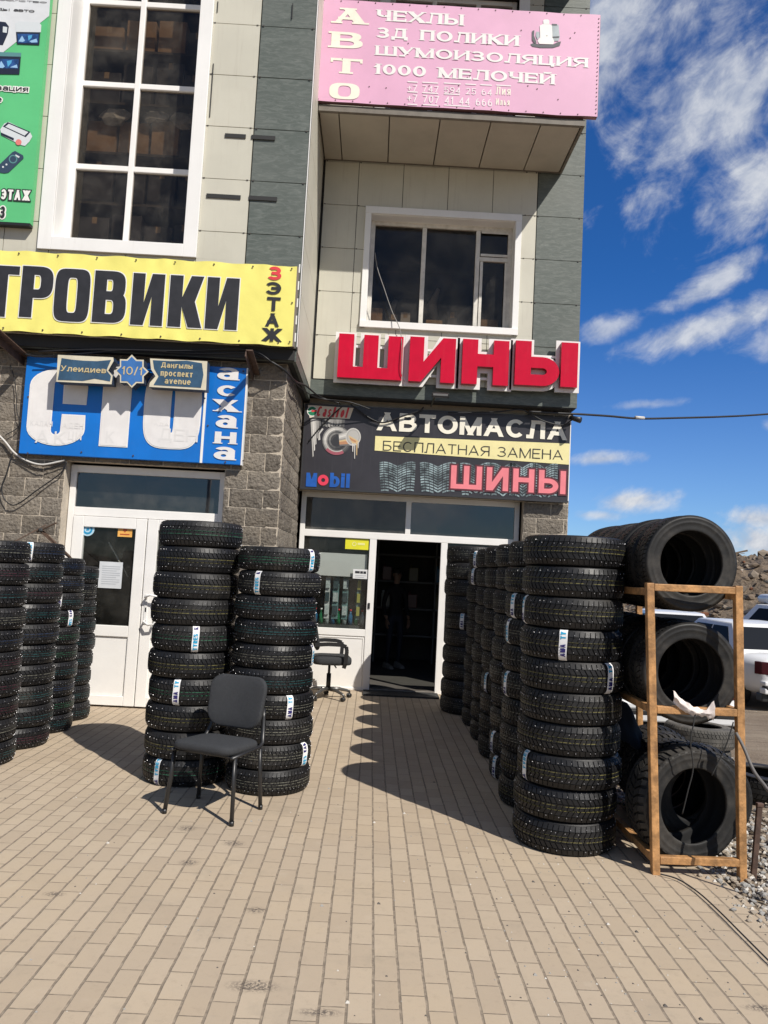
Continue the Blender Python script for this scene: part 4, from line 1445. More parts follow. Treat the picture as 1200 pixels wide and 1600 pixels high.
# ---- blue sign of the wing
Q0, Q1, QZ0, QZ1, QY = -4.075, -1.553, 2.83, 3.955, 8.72
bl = thing('blue_sign', 'blue sign board with huge white letters above the white double door', 'sign', (-2.8, LS, QZ0))
mb = MB()
mb.box(Q0, Q1, QY, QY + 0.07, QZ0, QZ1)
mb.build('board', BLUE, bl, world=True, bevel=0.006)
mb = MB()
mb.box(Q1 - .001, Q1 + .016, QY - .004, QY + .072, QZ0 - .002, QZ1 + .002)
mb.build('edge_trim', WHITEB, bl, world=True)
FADED = pm('faded_white_film', (0.74, 0.72, 0.71), 0.45, var=0.05, vscale=5, streak=0.14, dirtcol=(0.55, 0.42, 0.40))
QL = QY - 0.006
for s_, tl, br in (('С', (127, 490), (322, 792)), ('Т', (375, 470), (534, 796)), ('О', (577, 500), (772, 806))):
    bx = pbox(c2(*tl), c2(*br), QL)
    if s_ == 'С':
        x0, x1, z0, z1 = bx
        ww, hh_ = x1 - x0, z1 - z0

        def arc(cx, cz, rx, rz, a0, a1, n=10):
            return [(cx + rx * math.cos(math.radians(a0 + (a1 - a0) * i / n)), cz + rz * math.sin(math.radians(a0 + (a1 - a0) * i / n))) for i in range(n + 1)]
        P = arc(.5, .78, .5, .22, 0, 180, 14)
        P += arc(.5, .22, .5, .22, 180, 360, 14)
        P += [(1, .40), (.60, .40)] + arc(.5, .19, .10, .07, 360, 180, 8) + arc(.5, .81, .10, .07, 180, 0, 8) + [(.60, .56), (1, .56)]
        for nm, mt, gr, dy in (('letter_outline', INKW, 0.02, 0.0), ('letter', FADED, 0.0, -0.002)):
            mb = MB()
            c = (.5, .5)
            PP = [(x0 + ww * a, z0 + hh_ * b) for a, b in P]
            if gr:
                PP = []
                for i, (a, b) in enumerate(P):
                    a0, b0 = P[i - 1]
                    a1, b1 = P[(i + 1) % len(P)]
                    dx, dz_ = (a1 - a0) * ww, (b1 - b0) * hh_
                    l_ = math.hypot(dx, dz_) or 1
                    PP.append((x0 + ww * a + dz_ / l_ * 0.012, z0 + hh_ * b - dx / l_ * 0.012))
            mb.prism(PP, QL + dy, QL + dy)
            mb.build(nm, mt, bl, world=True)
    else:
        for nm, mt, gr, dy in (('letter_outline', INKW, 0.012, 0.0), ('letter', FADED, 0.0, -0.003)):
            mb = MB()
            letters(mb, s_, *bx, QL + dy, wv=0.325, wh=0.19 if s_ == 'О' else 0.17, grow=gr, sq=3.6)
            mb.build(nm, mt, bl, world=True)
x0, x1, z0, z1 = pbox(c2(806, 470), c2(818, 856), QL)
mb = MB()
mb.box(x0 + .002, x0 + .03, QL - .001, QY, QZ0, QZ1 - .03)
mb.build('divider', INKW, bl, world=True)
for s_, tl, br in (('а', (852, 470), (930, 536)), ('с', (850, 556), (928, 600)), ('х', (846, 612), (922, 660)), ('а', (846, 654), (922, 724)), ('н', (840, 738), (922, 786)), ('а', (838, 778), (916, 848))):
    x0, x1, z0, z1 = pbox(c2(*tl), c2(*br), QL)
    h_ = (z1 - z0)
    if s_ != 'а':
        z1 = z0 + h_ / 0.72
    words('letter', s_, (x0, x1, z0, z1), QL - .002, FADED, bl, wv=0.42, wh=0.17, serif=0.12)
GHOST = pm('ghost_print', (0.69, 0.675, 0.665), 0.5)
for s_, tl, br in (('КАЛАН', (120, 692), (205, 716)), ('АДЕН', (245, 700), (326, 726)), ('А', (140, 730), (190, 782)), ('К', (215, 735), (255, 784)), ('ЦИ', (268, 735), (318, 770)), ('К', (415, 735), (445, 780)), ('ДЕН', (622, 722), (772, 778)), ('АДА', (600, 700), (660, 716))):
    words('ghost_lettering', s_, pbox(c2(*tl), c2(*br), QL), QL - .0036, GHOST, bl, wv=0.16)
nails(bl, [at(*c2(*p), QL) for p in ((108, 820), (318, 816), (110, 600), (520, 830), (800, 606), (812, 712), (950, 850), (950, 500), (880, 855))], QL, 0.010, 'screw')

# ---- street plaques in front of it
PLQ = 8.50
GOLD = pm('plaque_gold', (0.55, 0.45, 0.25), 0.45, var=0.1)
NAVY = pm('plaque_navy', (0.035, 0.085, 0.15), 0.4, var=0.2, dirt=0.2, dirtcol=(0.12, 0.16, 0.2))
STARB = pm('plaque_blue', (0.05, 0.16, 0.42), 0.35, var=0.12)
SIDE = pm('plaque_side', (0.03, 0.05, 0.09), 0.5)
BORD = pm('plaque_border', (0.62, 0.57, 0.44), 0.5, var=0.1)


def c5(x, y):
    return (x / 5.0, 530 + y / 5.0)


def plaque(name, label, outer, inner, texts, depth=0.14, imat=NAVY):
    P = [at(*c5(*p), PLQ) for p in outer]
    P2 = [at(*c5(*p), PLQ) for p in inner]
    cx = sum(p[0] for p in P) / len(P)
    t = thing(name, label, 'plaque', (cx, PLQ, min(p[1] for p in P)))

    def ccw(Q):
        ar = sum(Q[i][0] * Q[(i + 1) % len(Q)][1] - Q[(i + 1) % len(Q)][0] * Q[i][1] for i in range(len(Q)))
        return Q if ar > 0 else Q[::-1]
    b = MB()
    b.prism(ccw(P), PLQ, PLQ + depth, 0, 1)
    b.build('box', [BORD, SIDE], t, world=True)
    b = MB()
    b.prism(ccw(P2), PLQ - .003, PLQ - .003)
    b.build('panel', imat, t, world=True)
    for s_, tl, br, wv_ in texts:
        words('lettering', s_, pbox(c5(*tl), c5(*br), PLQ), PLQ - .006, GOLD, t, wv=wv_, gap=0.14)
    b = MB()
    b.box(cx - .05, cx + .05, PLQ + depth, QY + 0.001, min(p[1] for p in P) + .08, min(p[1] for p in P) + .11)
    b.build('bracket', SIDE, t, world=True)
    return t


plaque('street_plaque', 'navy street-name plaque with pale border, left of the star plaque', [(452, 122), (885, 142), (888, 170), (845, 245), (880, 285), (872, 352), (440, 332)],
       [(482, 148), (560, 160), (650, 168), (760, 172), (868, 162), (832, 243), (868, 288), (860, 330), (740, 308), (650, 326), (452, 318)],
       [('Улеидиев', (478, 205), (830, 268), 0.2)])
so_, si_ = [], []
for k in range(16):
    a = math.radians(90 + k * 22.5)
    r = 1.0 if k % 2 == 0 else 0.76
    so_.append((1030 + 132 * r * math.cos(a) + 0.0, 250 - 130 * r * math.sin(a) + 4 * r * math.cos(a)))
    si_.append((1030 + 116 * r * math.cos(a), 250 - 113 * r * math.sin(a) + 4 * r * math.cos(a)))
plaque('house_number', 'blue eight-pointed star plaque with the house number, between two street plaques', so_, si_, [('10/1', (955, 212), (1112, 284), 0.15)], imat=STARB)


def c5b(p):
    return p


plaque('street_plaque', 'navy street-name plaque with three lines of gold lettering, right of the star', [(1172, 150), (1620, 172), (1610, 398), (1165, 372), (1170, 340), (1215, 290), (1180, 235)],
       [(1195, 164), (1330, 172), (1460, 168), (1578, 188), (1590, 280), (1570, 380), (1200, 358), (1240, 290), (1205, 230)],
       [('Даңғылы', (1262, 180), (1505, 234), 0.2), ('проспект', (1258, 240), (1505, 300), 0.2), ('avenue', (1290, 302), (1490, 358), 0.2)])

# ---- black oil and tyre sign
K0, K1, KZ0, KZ1, KY = -1.045, 2.705, 2.815, 3.995, 10.72
ks = thing('black_sign', 'black shop sign with oil and tyre pictures over the open doorway', 'sign', (0.8, RS, KZ0))
KB = pm('sign_black', (0.032, 0.03, 0.036), 0.38, var=0.15, vscale=2, streak=0.22, dirtcol=(0.11, 0.105, 0.115))
mb = MB()
mb.box(K0, K1, KY, KY + .06, KZ0, KZ1)
mb.build('board', KB, ks, world=True, bevel=0.005)
mb = MB()
for (a, b, c, d_) in ((K0 - .012, K1 + .006, KZ0 - .02, KZ0 + .006), (K0 - .012, K1 + .006, KZ1 - .006, KZ1 + .014)):
    mb.box(a, b, KY - .008, KY + .07, c, d_)
mb.box(K0 - .014, K0 + .008, KY - .006, KY + .07, KZ0 + .006, KZ1 - .006)
mb.box(K1 + .001, K1 + .014, KY - .006, KY + .07, KZ0 + .006, KZ1 - .006, 1)
mb.build('frame', [pm('sign_frame', (0.05, 0.05, 0.055), 0.4, metal=0.3), WHITEB], ks, world=True)


def c5s(x, y):
    return (460 + x / 2.6087, 580 + y / 2.6087)


KL = KY - .006
words('lettering', 'АВТОМАСЛА', pbox(c5s(338, 166), c5s(1112, 282), KL), KL - .002, INKCREAM, ks, wv=0.255, wh=0.20, gap=0.11)
xa, za = at(*c5s(330, 264), KL)
xb, zb = at(*c5s(1119, 381), KL)
mb = MB()
mb.prism([(xa, zb + .01), (xb, zb - .005), (xb, za - .30 * (za - zb) + .06), (xa, za)], KL, KL)
mb.v = [(xa, KL, zb + .055), (xb, KL, zb + .0), (xb, KL, zb + .30), (xa, KL, za)]
mb.build('yellow_strip', pm('strip_yellow', (0.80, 0.72, 0.36), 0.45, var=0.05, streak=0.1, dirtcol=(0.5, 0.45, 0.25)), ks, world=True)
words('lettering', 'БЕСПЛАТНАЯ ЗАМЕНА', pbox(c5s(362, 283), c5s(1094, 362), KL), KL - .003, INK, ks, wv=0.105, gap=0.17)
# tread pictures
TR = pm('print_tread', (0.21, 0.27, 0.285), 0.45, var=0.75, vscale=9)
for (cx, w_) in ((420, 150), (585, 150), (740, 130), (850, 110), (930, 110), (1020, 110)):
    mb = MB()
    for row in range(13):
        for side in (-1, 1):
            for k in range(4):
                u0, u1 = k / 4 + .015, (k + 1) / 4 - .02
                q = []
                for (uu, vv) in ((u0, 0), (u1, 0), (u1, .66), (u0, .66)):
                    px = cx + side * uu * w_ / 2 * (1 - .12 * (row / 13) ** 2)
                    py = 366 + (row + vv) * (8.2 + .18 * row) + 26 * (1 - uu) ** 1.6 - 10 + 10 * uu ** 3 + cx * .012
                    q.append((px, py))
                if max(p[1] for p in q) > 494 + (cx - 420) * .045:
                    continue
                poly(mb, q, KL, 0, lambda a, b: at(*c5s(a, b), KL))
    mb.build('tread_picture', TR, ks, world=True)
for nm, mt, gr, dy in (('letter_outline', pm('ink_maroon', (0.10, 0.02, 0.03), 0.5), 0.024, -.003), ('lettering', pm('ink_salmon', (0.80, 0.22, 0.25), 0.45, var=0.06), 0.0, -.006)):
    mb = MB()
    letters(mb, 'ШИНЫ', *pbox(c5s(640, 383), c5s(1104, 502), KL), KL + dy, wv=0.235, wh=0.2, grow=gr, gap=0.2)
    mb.build(nm, mt, ks, world=True)
# the oil logo plate
mb = MB()


def k6(x, y):
    return at(480 + x / 5.4545, 620 + y / 5.4545, KL)


poly(mb, [(5, 70), (395, 95), (362, 188), (20, 178)], KL, 0, k6)


def ring_(cx, cy, r0, r1, a0, a1, m, y, f=k6, n=20, sx=1.0):
    for i in range(n):
        t0, t1 = math.radians(a0 + (a1 - a0) * i / n), math.radians(a0 + (a1 - a0) * (i + 1) / n)
        poly(mb, [(cx + r0 * math.cos(t0) * sx, cy + r0 * math.sin(t0)), (cx + r1 * math.cos(t0) * sx, cy + r1 * math.sin(t0)),
                  (cx + r1 * math.cos(t1) * sx, cy + r1 * math.sin(t1)), (cx + r0 * math.cos(t1) * sx, cy + r0 * math.sin(t1))], y, m, f)


ring_(44, 122, 0.5, 46, 0, 360, 3, KL - .001)
ring_(44, 122, 0.5, 38, 10, 170, 1, KL - .002)
ring_(44, 122, 16, 38, 185, 330, 1, KL - .002)
poly(mb, [(35, 116), (82, 112), (84, 126), (38, 130)], KL - .003, 2, k6)
mb.build('oil_logo', [pm('logo_cream', (0.78, 0.68, 0.55), 0.5), pm('logo_green', (0.01, 0.20, 0.09), 0.5), INKR, INKW], ks, world=True)
xx = k6(92, 162)
yy = k6(352, 100)
words('lettering', 'Castrol', (xx[0] - .03, xx[1] - .03 + .0, yy[0] - .03, yy[1] + .0) if False else (k6(84, 0)[0], k6(338, 0)[0], k6(120, 168)[1], k6(300, 98)[1] + .012), KL - .004, INKR, ks, wv=0.19, wh=0.15, gap=0.16, slant=0.22)
# bottle neck pouring oil
mb = MB()
SHADES = [pm('print_shade_%d' % k, (.035 + .62 * (k / 9) ** 1.5, .035 + .60 * (k / 9) ** 1.5, .04 + .56 * (k / 9) ** 1.5), .45) for k in range(10)] + [pm('print_copper', (0.48, 0.24, 0.13), 0.45), pm('print_rose', (0.36, 0.10, 0.13), 0.45), pm('print_honey', (0.62, 0.45, 0.24), 0.45)]
# the can's pale shoulder fading down its left side
for k in range(7):
    x0_ = 28 + k * 14
    lo = 505 - k * 52
    poly(mb, [(x0_, 186), (x0_ + 16, 187), (x0_ + 15 + max(0, 12 - k * 2), lo), (x0_ + 4 + max(0, 14 - k * 2), lo + 10)], KL - .0004 * (k % 2), (7, 9, 8, 6, 5, 3, 2)[k], k6)
for k in range(8):
    x0_ = 128 + k * 24
    poly(mb, [(x0_, 192), (x0_ + 25, 193), (x0_ + 20, 250 + 14 * math.sin(k)), (x0_ + 2, 252)], KL - .0003 * (k % 2), (3, 4, 6, 5, 4, 5, 4, 2)[k], k6)
# filler neck: concentric bright and dark rims
for q, (r0, r1, sh) in enumerate(((112, 124, 4), (98, 113, 8), (88, 99, 9), (78, 89, 5), (66, 79, 2), (52, 67, 4), (34, 53, 1), (0.5, 35, 0))):
    for a in range(0, 360, 20):
        lit = .5 + .5 * math.cos(math.radians(a - 215))
        m_ = max(0, min(9, int(sh * (.35 + .75 * lit))))
        if r0 >= 88 and 60 <= a <= 120:
            m_ = 11 if r0 >= 98 else 7
        ring_(252, 372, r0, r1, a, a + 20.3, m_, KL - .0012 - q * .00012, k6, 3)
# pouring spout: a tilted cylinder in bright and copper bands, open mouth at the right, oil running off it
for k in range(9):
    t0, t1 = k / 9, (k + 1) / 9
    a0, b0 = (268 + 8 * t0, 318 + 100 * t0), (395 - 20 * t0, 268 + 150 * t0)
    a1, b1 = (268 + 8 * t1, 318 + 100 * t1), (395 - 20 * t1, 268 + 150 * t1)
    poly(mb, [a0, b0, b1, a1], KL - .0026 - .00005 * (k % 2), (6, 8, 9, 7, 5, 12, 10, 10, 3)[k], k6)
for q, (r, m_) in enumerate(((76, 8), (66, 6), (56, 7))):
    ring_(392, 342, .5, r, 0, 360, m_, KL - .0030 - q * .0002, k6, 24, .86)
poly(mb, [(352, 330), (372, 338), (440, 378), (425, 402), (385, 396), (362, 360)], KL - .0040, 12, k6)
poly(mb, [(360, 345), (420, 378), (410, 390), (372, 370)], KL - .0043, 10, k6)
for k, (x0_, y1_) in enumerate(((384, 470), (400, 530), (418, 500), (430, 440))):
    poly(mb, [(x0_, 396), (x0_ + 11, 398), (x0_ + 7, y1_), (x0_ + 1, y1_ - 4)], KL - .0041, (9, 8, 12, 7)[k], k6)
poly(mb, [(95, 372), (112, 366), (108, 318), (140, 275), (128, 268), (96, 312)], KL - .0034, 8, k6)
mb.build('oil_picture', SHADES, ks, world=True)
a_, b_ = k6(0, 758), k6(92, 645)
MBL = pm('ink_blue', (0.012, 0.10, 0.42), 0.45, var=0.15)
words('lettering', 'M', (a_[0] - .02, b_[0] - .01, a_[1] - .01, b_[1] - .01), KL - .002, MBL, ks, wv=0.26, wh=0.2)
mb = MB()
ring_(136, 710, 17, 46, 0, 360, 0, KL - .002)
mb.build('lettering', pm('ink_bright_red', (0.75, 0.05, 0.10), 0.45), ks, world=True)
a_, b_ = k6(190, 768), k6(345, 655)
words('lettering', 'bil', (a_[0], b_[0], a_[1], b_[1]), KL - .002, MBL, ks, wv=0.26, wh=0.2, gap=0.09)

# ---- green billboard at the photo's left edge
G0, G1, GZ0, GZ1, GY = -5.6, -4.07, 5.43, 8.9, 8.50
gb = thing('billboard', 'green and white billboard of car gadgets beside the tall window', 'billboard', (-4.8, LU, GZ0))
mb = MB()
mb.box(G0, G1, GY, GY + .08, GZ0, GZ1)
mb.build('board', pm('board_green', (0.11, 0.50, 0.20), 0.4, var=0.06, vscale=2), gb, world=True)
mb = MB()
mb.box(G0, G1 - .004, GY + .002, GY + .085, GZ0 - .03, GZ0 - .001)
mb.build('frame', BLACKP, gb, world=True)
GL_ = GY - .004


def c8(x, y):
    return at(x / 4.45, y / 4.45, GL_)


mb = MB()
poly(mb, [(-900, -400), (372, -400), (342, 110), (20, 365), (-900, 365)], GL_, 0, c8)
mb.build('white_field', pm('board_white', (0.66, 0.68, 0.70), 0.4, var=0.04), gb, world=True)
for s_, tl, br, mt in (('автоустройство', (-330, -28), (326, 24), INK), ('все виды авто', (-230, 40), (240, 88), INK)):
    xa, za = c8(*tl)
    xb, zb = c8(*br)
    words('lettering', s_, (xa, xb, zb, zb + (za - zb) * 1.05), GL_ - .003, mt, gb, wv=0.22, gap=0.1)
for s_, tl, br in (('сигнализация', (-330, 572), (196, 640)), ('все', (-80, 668), (12, 712))):
    xa, za = c8(*tl)
    xb, zb = c8(*br)
    for nm, mt, gr, dy in (('letter_outline', INKW, 0.012, -.002), ('lettering', INK, 0, -.005)):
        mb = MB()
        letters(mb, s_, xa, xb, zb, zb + (za - zb), GL_ + dy, wv=0.2, gap=0.14, grow=gr)
        mb.build(nm, mt, gb, world=True)
for s_, tl, br in (('3 ЭТАЖ', (-62, 1312), (210, 1398)), ('03', (-40, 1432), (32, 1520))):
    xa, za = c8(*tl)
    xb, zb = c8(*br)
    ink2 = (INK, INKW) if s_[0] == '3' else (INKW, INK)
    for nm, mt, gr, dy in (('letter_outline', ink2[0], 0.014, -.002), ('lettering', ink2[1], 0, -.005)):
        mb = MB()
        letters(mb, s_, xa, xb, zb, za, GL_ + dy, wv=0.22, gap=0.14, grow=gr)
        mb.build(nm, mt, gb, world=True)
GP = [pm('print_offwhite', (0.62, 0.66, 0.68), 0.4), pm('print_navy_black', (0.015, 0.02, 0.04), 0.4), pm('print_screen', (0.02, 0.07, 0.22), 0.35, var=0.4, vscale=20), pm('print_sky', (0.30, 0.50, 0.72), 0.4),
                            pm('print_cyan', (0.08, 0.35, 0.60), 0.4), pm('print_teal', (0.10, 0.25, 0.26), 0.4), pm('print_coral', (0.72, 0.20, 0.18), 0.4), pm('print_slate', (0.035, 0.06, 0.10), 0.4)]
mb = MB()
poly(mb, [(105, 165), (130, 150), (270, 155), (288, 175), (285, 225), (112, 222)], GL_ - .002, 0, c8)
poly(mb, [(112, 224), (280, 226), (274, 314), (118, 308)], GL_ - .003, 1, c8)
poly(mb, [(122, 236), (270, 238), (265, 304), (126, 298)], GL_ - .004, 2, c8)
poly(mb, [(130, 290), (155, 250), (175, 285), (160, 294)], GL_ - .005, 3, c8)
poly(mb, [(195, 250), (225, 245), (222, 262), (200, 285)], GL_ - .005, 4, c8)
poly(mb, [(205, 288), (255, 270), (262, 296), (220, 298)], GL_ - .005, 3, c8)
mb.build('gadget_picture', GP, gb, world=True)
mb = MB()
poly(mb, [(-60, 360), (148, 368), (146, 395), (-60, 390)], GL_ - .002, 5, c8)
poly(mb, [(-60, 390), (146, 395), (136, 518), (-60, 515)], GL_ - .003, 1, c8)
poly(mb, [(-60, 408), (132, 414), (126, 478), (-60, 475)], GL_ - .004, 2, c8)
poly(mb, [(-20, 472), (10, 425), (35, 465), (20, 475)], GL_ - .005, 3, c8)
poly(mb, [(48, 425), (85, 420), (80, 440), (56, 468)], GL_ - .005, 4, c8)
poly(mb, [(70, 470), (118, 450), (124, 474)], GL_ - .005, 3, c8)
mb.build('gadget_picture', GP, gb, world=True)
mb = MB()
poly(mb, [(-40, 145), (40, 155), (62, 185), (55, 235), (20, 315), (-40, 310)], GL_ - .002, 1, c8)
poly(mb, [(22, 185), (52, 190), (48, 230), (20, 226)], GL_ - .004, 0, c8)
mb.build('gadget_picture', GP, gb, world=True)
mb = MB()
poly(mb, [(2, 900), (30, 860), (60, 848), (210, 920), (225, 950), (205, 985), (175, 1015), (150, 1010), (10, 940)], GL_ - .002, 0, c8)
poly(mb, [(20, 880), (55, 850), (212, 918), (180, 955)], GL_ - .003, 1, c8)
poly(mb, [(38, 882), (62, 862), (198, 920), (172, 944)], GL_ - .004, 0, c8)
ring_(130, 990, .5, 21, 0, 360, 6, GL_ - .004, c8, 14)
poly(mb, [(8, 922), (98, 962), (96, 978), (8, 938)], GL_ - .004, 1, c8)
mb.build('gadget_picture', GP, gb, world=True)
mb = MB()
poly(mb, [(-30, 1170), (85, 1060), (105, 1050), (160, 1080), (165, 1100), (60, 1200), (30, 1205), (-30, 1195)], GL_ - .002, 7, c8)
ring_(92, 1108, 22, 30, 0, 360, 5, GL_ - .004, c8, 16)
poly(mb, [(110, 1075), (138, 1090), (132, 1100), (106, 1084)], GL_ - .004, 0, c8)
ring_(46, 1145, .5, 7, 0, 360, 0, GL_ - .004, c8, 8)
ring_(22, 1162, .5, 7, 0, 360, 0, GL_ - .004, c8, 8)
mb.build('gadget_picture', GP, gb, world=True)

# ---- stickers and notices on the glass
def sticker(name, label, cat, pts, Y, mat, rnd=False):
    mb = MB()
    if rnd:
        (cx, cy, r) = pts
        x, z = at(cx, cy, Y)
        rr = r * Y / F_PX
        mb.prism([(x + rr * math.cos(2 * PI * i / 28), z + rr * math.sin(2 * PI * i / 28)) for i in range(28)], Y, Y + .003)
    else:
        x0, x1, z0, z1 = pbox(*pts, Y)
        mb.prism([(x0, z0), (x1, z0), (x1, z1), (x0, z1)], Y, Y + .003)
    o = mb.build(name, mat)
    return tag(o, label, cat)


YS = LD + .014
o = sticker('sticker', 'round blue sticker in the corner of the white door glass', 'sticker', (137, 827, 10.5), YS, pm('sticker_pale_blue', (0.45, 0.66, 0.78), 0.4), True)
mb = MB()
x, z = at(137, 827, YS)
for r0, r1 in ((.058, .036),):
    for i in range(24):
        t0, t1 = 2 * PI * i / 24, 2 * PI * (i + 1) / 24
        mb.prism([(x + r1 * math.cos(t0), z + r1 * math.sin(t0)), (x + r0 * math.cos(t0), z + r0 * math.sin(t0)), (x + r0 * math.cos(t1), z + r0 * math.sin(t1)), (x + r1 * math.cos(t1), z + r1 * math.sin(t1))], YS - .002, YS - .002)
mb.prism([(x - .015, z - .018), (x + .02, z - .01), (x + .012, z + .018), (x - .012, z + .014)], YS - .002, YS - .002)
mb.build('emblem', pm('sticker_blue', (0.02, 0.27, 0.50), 0.4), o)
o = sticker('sticker', 'square orange sticker on the white door glass', 'sticker', ((185, 820), (206, 839.5)), YS, pm('sticker_orange', (0.80, 0.42, 0.10), 0.4, var=0.1))
x, z = at(195.5, 828, YS)
mb = MB()
mb.prism([(x - .024, z + .026), (x - .022, z - .006), (x, z - .03), (x + .022, z - .006), (x + .024, z + .026), (x, z + .032)][::1], YS - .002, YS - .002)
mb.prism([(x - .055, z - .058), (x + .055, z - .058), (x + .055, z - .046), (x - .055, z - .046)], YS - .002, YS - .002)
mb.build('emblem', pm('sticker_rust', (0.45, 0.08, 0.03), 0.4), o)
o = sticker('paper_notice', 'sheet of paper with faint lines taped inside the white door glass', 'notice', ((156, 877), (189, 920)), YS, pm('paper', (0.62, 0.64, 0.66), 0.7, var=0.05, bump=0.2, bscale=8))
mb = MB()
x0, x1, z0, z1 = pbox((160, 884), (186, 916), YS)
for k in range(9):
    z = z1 - (z1 - z0) * k / 9
    mb.prism([(x0, z - .006), (x1 - (.04 if k % 3 == 2 else 0), z - .006), (x1 - (.04 if k % 3 == 2 else 0), z), (x0, z)], YS - .0015, YS - .0015)
mb.build('text_lines', pm('grey_print', (0.40, 0.42, 0.45), 0.7), o)
YR = RD + .024
o = sticker('sticker', 'yellow sticker at the top of the shop window', 'sticker', ((540, 841), (575.5, 859.5)), YR, pm('sticker_yellow', (0.72, 0.68, 0.03), 0.4, var=0.05))
mb = MB()
ring_(0, 0, 5, 8, 0, 360, 0, YR - .002, lambda a, b: (at(553.5, 850, YR)[0] + a * .004, at(553.5, 850, YR)[1] + b * .004), 16)
x0, x1, z0, z1 = pbox((559, 848), (570, 852), YR)
mb.prism([(x0, z0), (x1, z0), (x1, z1), (x0, z1)], YR - .002, YR - .002)
mb.build('emblem', pm('sticker_yellow_pale', (0.80, 0.77, 0.30), 0.4), o)
o = sticker('opening_hours', 'small white card stuck on the shop window', 'card', ((552, 889), (575, 905)), YR, pm('card_white', (0.70, 0.70, 0.70), 0.5))
mb = MB()
for q, (tl, br) in enumerate((((555, 892), (562, 896)), ((563, 892.4), (567, 896.4)), ((568, 892.7), (572, 896.7)), ((555, 898.5), (572, 900)), ((555, 901), (569, 902.5)))):
    x0, x1, z0, z1 = pbox(tl, br, YR)
    mb.prism([(x0, z0), (x1, z0), (x1, z1), (x0, z1)], YR - .002, YR - .002, 0 if q < 3 else 1)
mb.build('text_lines', [INK, pm('grey_print', (0.4, 0.42, 0.45), 0.7)], o)
# ------------------------------------------------------------------ tyres
def tread_material(name, col, rough, stripes, dust=0.0):
    m = bpy.data.materials.new(name)
    m.use_nodes = True
    t = NT(m.node_tree)
    tc = t.n('ShaderNodeTexCoord')
    oi = t.n('ShaderNodeObjectInfo')
    sep = t.n('ShaderNodeSeparateXYZ', i_0=tc.outputs['Object'])
    nz = t.n('ShaderNodeTexNoise', i_Vector=tc.outputs['Object'], i_Scale=9.0, i_Detail=6.0, i_Roughness=0.65)
    c = t.mix(t.maprange(nz.outputs['Fac'], 0.35, 0.7), tuple(x * 0.75 for x in col), tuple(x * 1.3 for x in col))
    r2 = t.math('SQRT', t.math('ADD', t.math('MULTIPLY', sep.outputs[0], sep.outputs[0]), t.math('MULTIPLY', sep.outputs[1], sep.outputs[1])))
    if stripes:
        # thin paint lines round the tread, in the colour the object carries
        ms = None
        for z0, hw in stripes:
            d = t.math('ABSOLUTE', t.math('SUBTRACT', sep.outputs[2], z0))
            k = t.math('LESS_THAN', d, hw)
            ms = k if ms is None else t.math('MAXIMUM', ms, k)
        wear = t.n('ShaderNodeTexNoise', i_Vector=tc.outputs['Object'], i_Scale=60.0, i_Detail=3.0)
        ms = t.math('MULTIPLY', ms, t.maprange(wear.outputs['Fac'], 0.36, 0.56))
        ms = t.math('MULTIPLY', ms, t.math('GREATER_THAN', r2, 0.318))
        c = t.mix(t.math('MULTIPLY', ms, 0.8), c, oi.outputs['Color'])
    if dust:
        nd = t.n('ShaderNodeTexNoise', i_Vector=tc.outputs['Object'], i_Scale=5.0, i_Detail=8.0, i_Roughness=0.7)
        c = t.mix(t.math('MULTIPLY', t.maprange(nd.outputs['Fac'], 0.42, 0.75), dust), c, (0.20, 0.175, 0.145))
    # every tyre a little different: dustier or cleaner, duller or glossier
    rnd = oi.outputs['Random']
    nd2 = t.n('ShaderNodeTexNoise', i_Vector=tc.outputs['Object'], i_Scale=4.0, i_Detail=7.0, i_Roughness=0.7, noise_dimensions='4D', i_W=t.math('MULTIPLY', rnd, 40.0))
    c = t.mix(t.math('MULTIPLY', t.maprange(nd2.outputs['Fac'], 0.45, 0.75), t.math('MULTIPLY', t.math('MULTIPLY', rnd, rnd), 0.28)), c, (0.13, 0.115, 0.095))
    b = t.n('ShaderNodeBsdfPrincipled', i_Roughness=t.math('ADD', rough - 0.06, t.math('MULTIPLY', rnd, 0.16)))
    b.inputs['Specular IOR Level'].default_value = 0.4
    t.l(c, b.inputs['Base Color'])
    nb = t.n('ShaderNodeTexNoise', i_Vector=tc.outputs['Object'], i_Scale=110.0, i_Detail=2.0)
    bp = t.n('ShaderNodeBump', i_Height=nb.outputs['Fac'], i_Strength=0.2, i_Distance=0.003)
    t.l(bp.outputs[0], b.inputs['Normal'])
    t.n('ShaderNodeOutputMaterial', i_Surface=b.outputs[0])
    return m


RUB = tread_material('rubber_new', (0.0085, 0.0085, 0.0095), 0.5, [(0.006, 0.0016), (-0.020, 0.0013)])
RUB2 = tread_material('rubber_new_ribbed', (0.0095, 0.0095, 0.0105), 0.46, [(0.012, 0.0013), (-0.008, 0.0016), (-0.032, 0.0012)])
RUBOLD = tread_material('rubber_used', (0.0125, 0.0122, 0.012), 0.58, None, dust=0.2)
LINER = pm('tyre_inside', (0.006, 0.006, 0.0065), 0.8)
RUBDUST = tread_material('rubber_dusty', (0.085, 0.080, 0.072), 0.85, None, dust=0.7)
STUD = pm('stud_metal', (0.50, 0.50, 0.52), 0.38, metal=0.5)

TR_R = 0.34


def tread_r(z, w):
    k = min(abs(z) / (w * 0.43), 1.1)
    return TR_R - 0.003 * k ** 2 - 0.011 * k ** 6


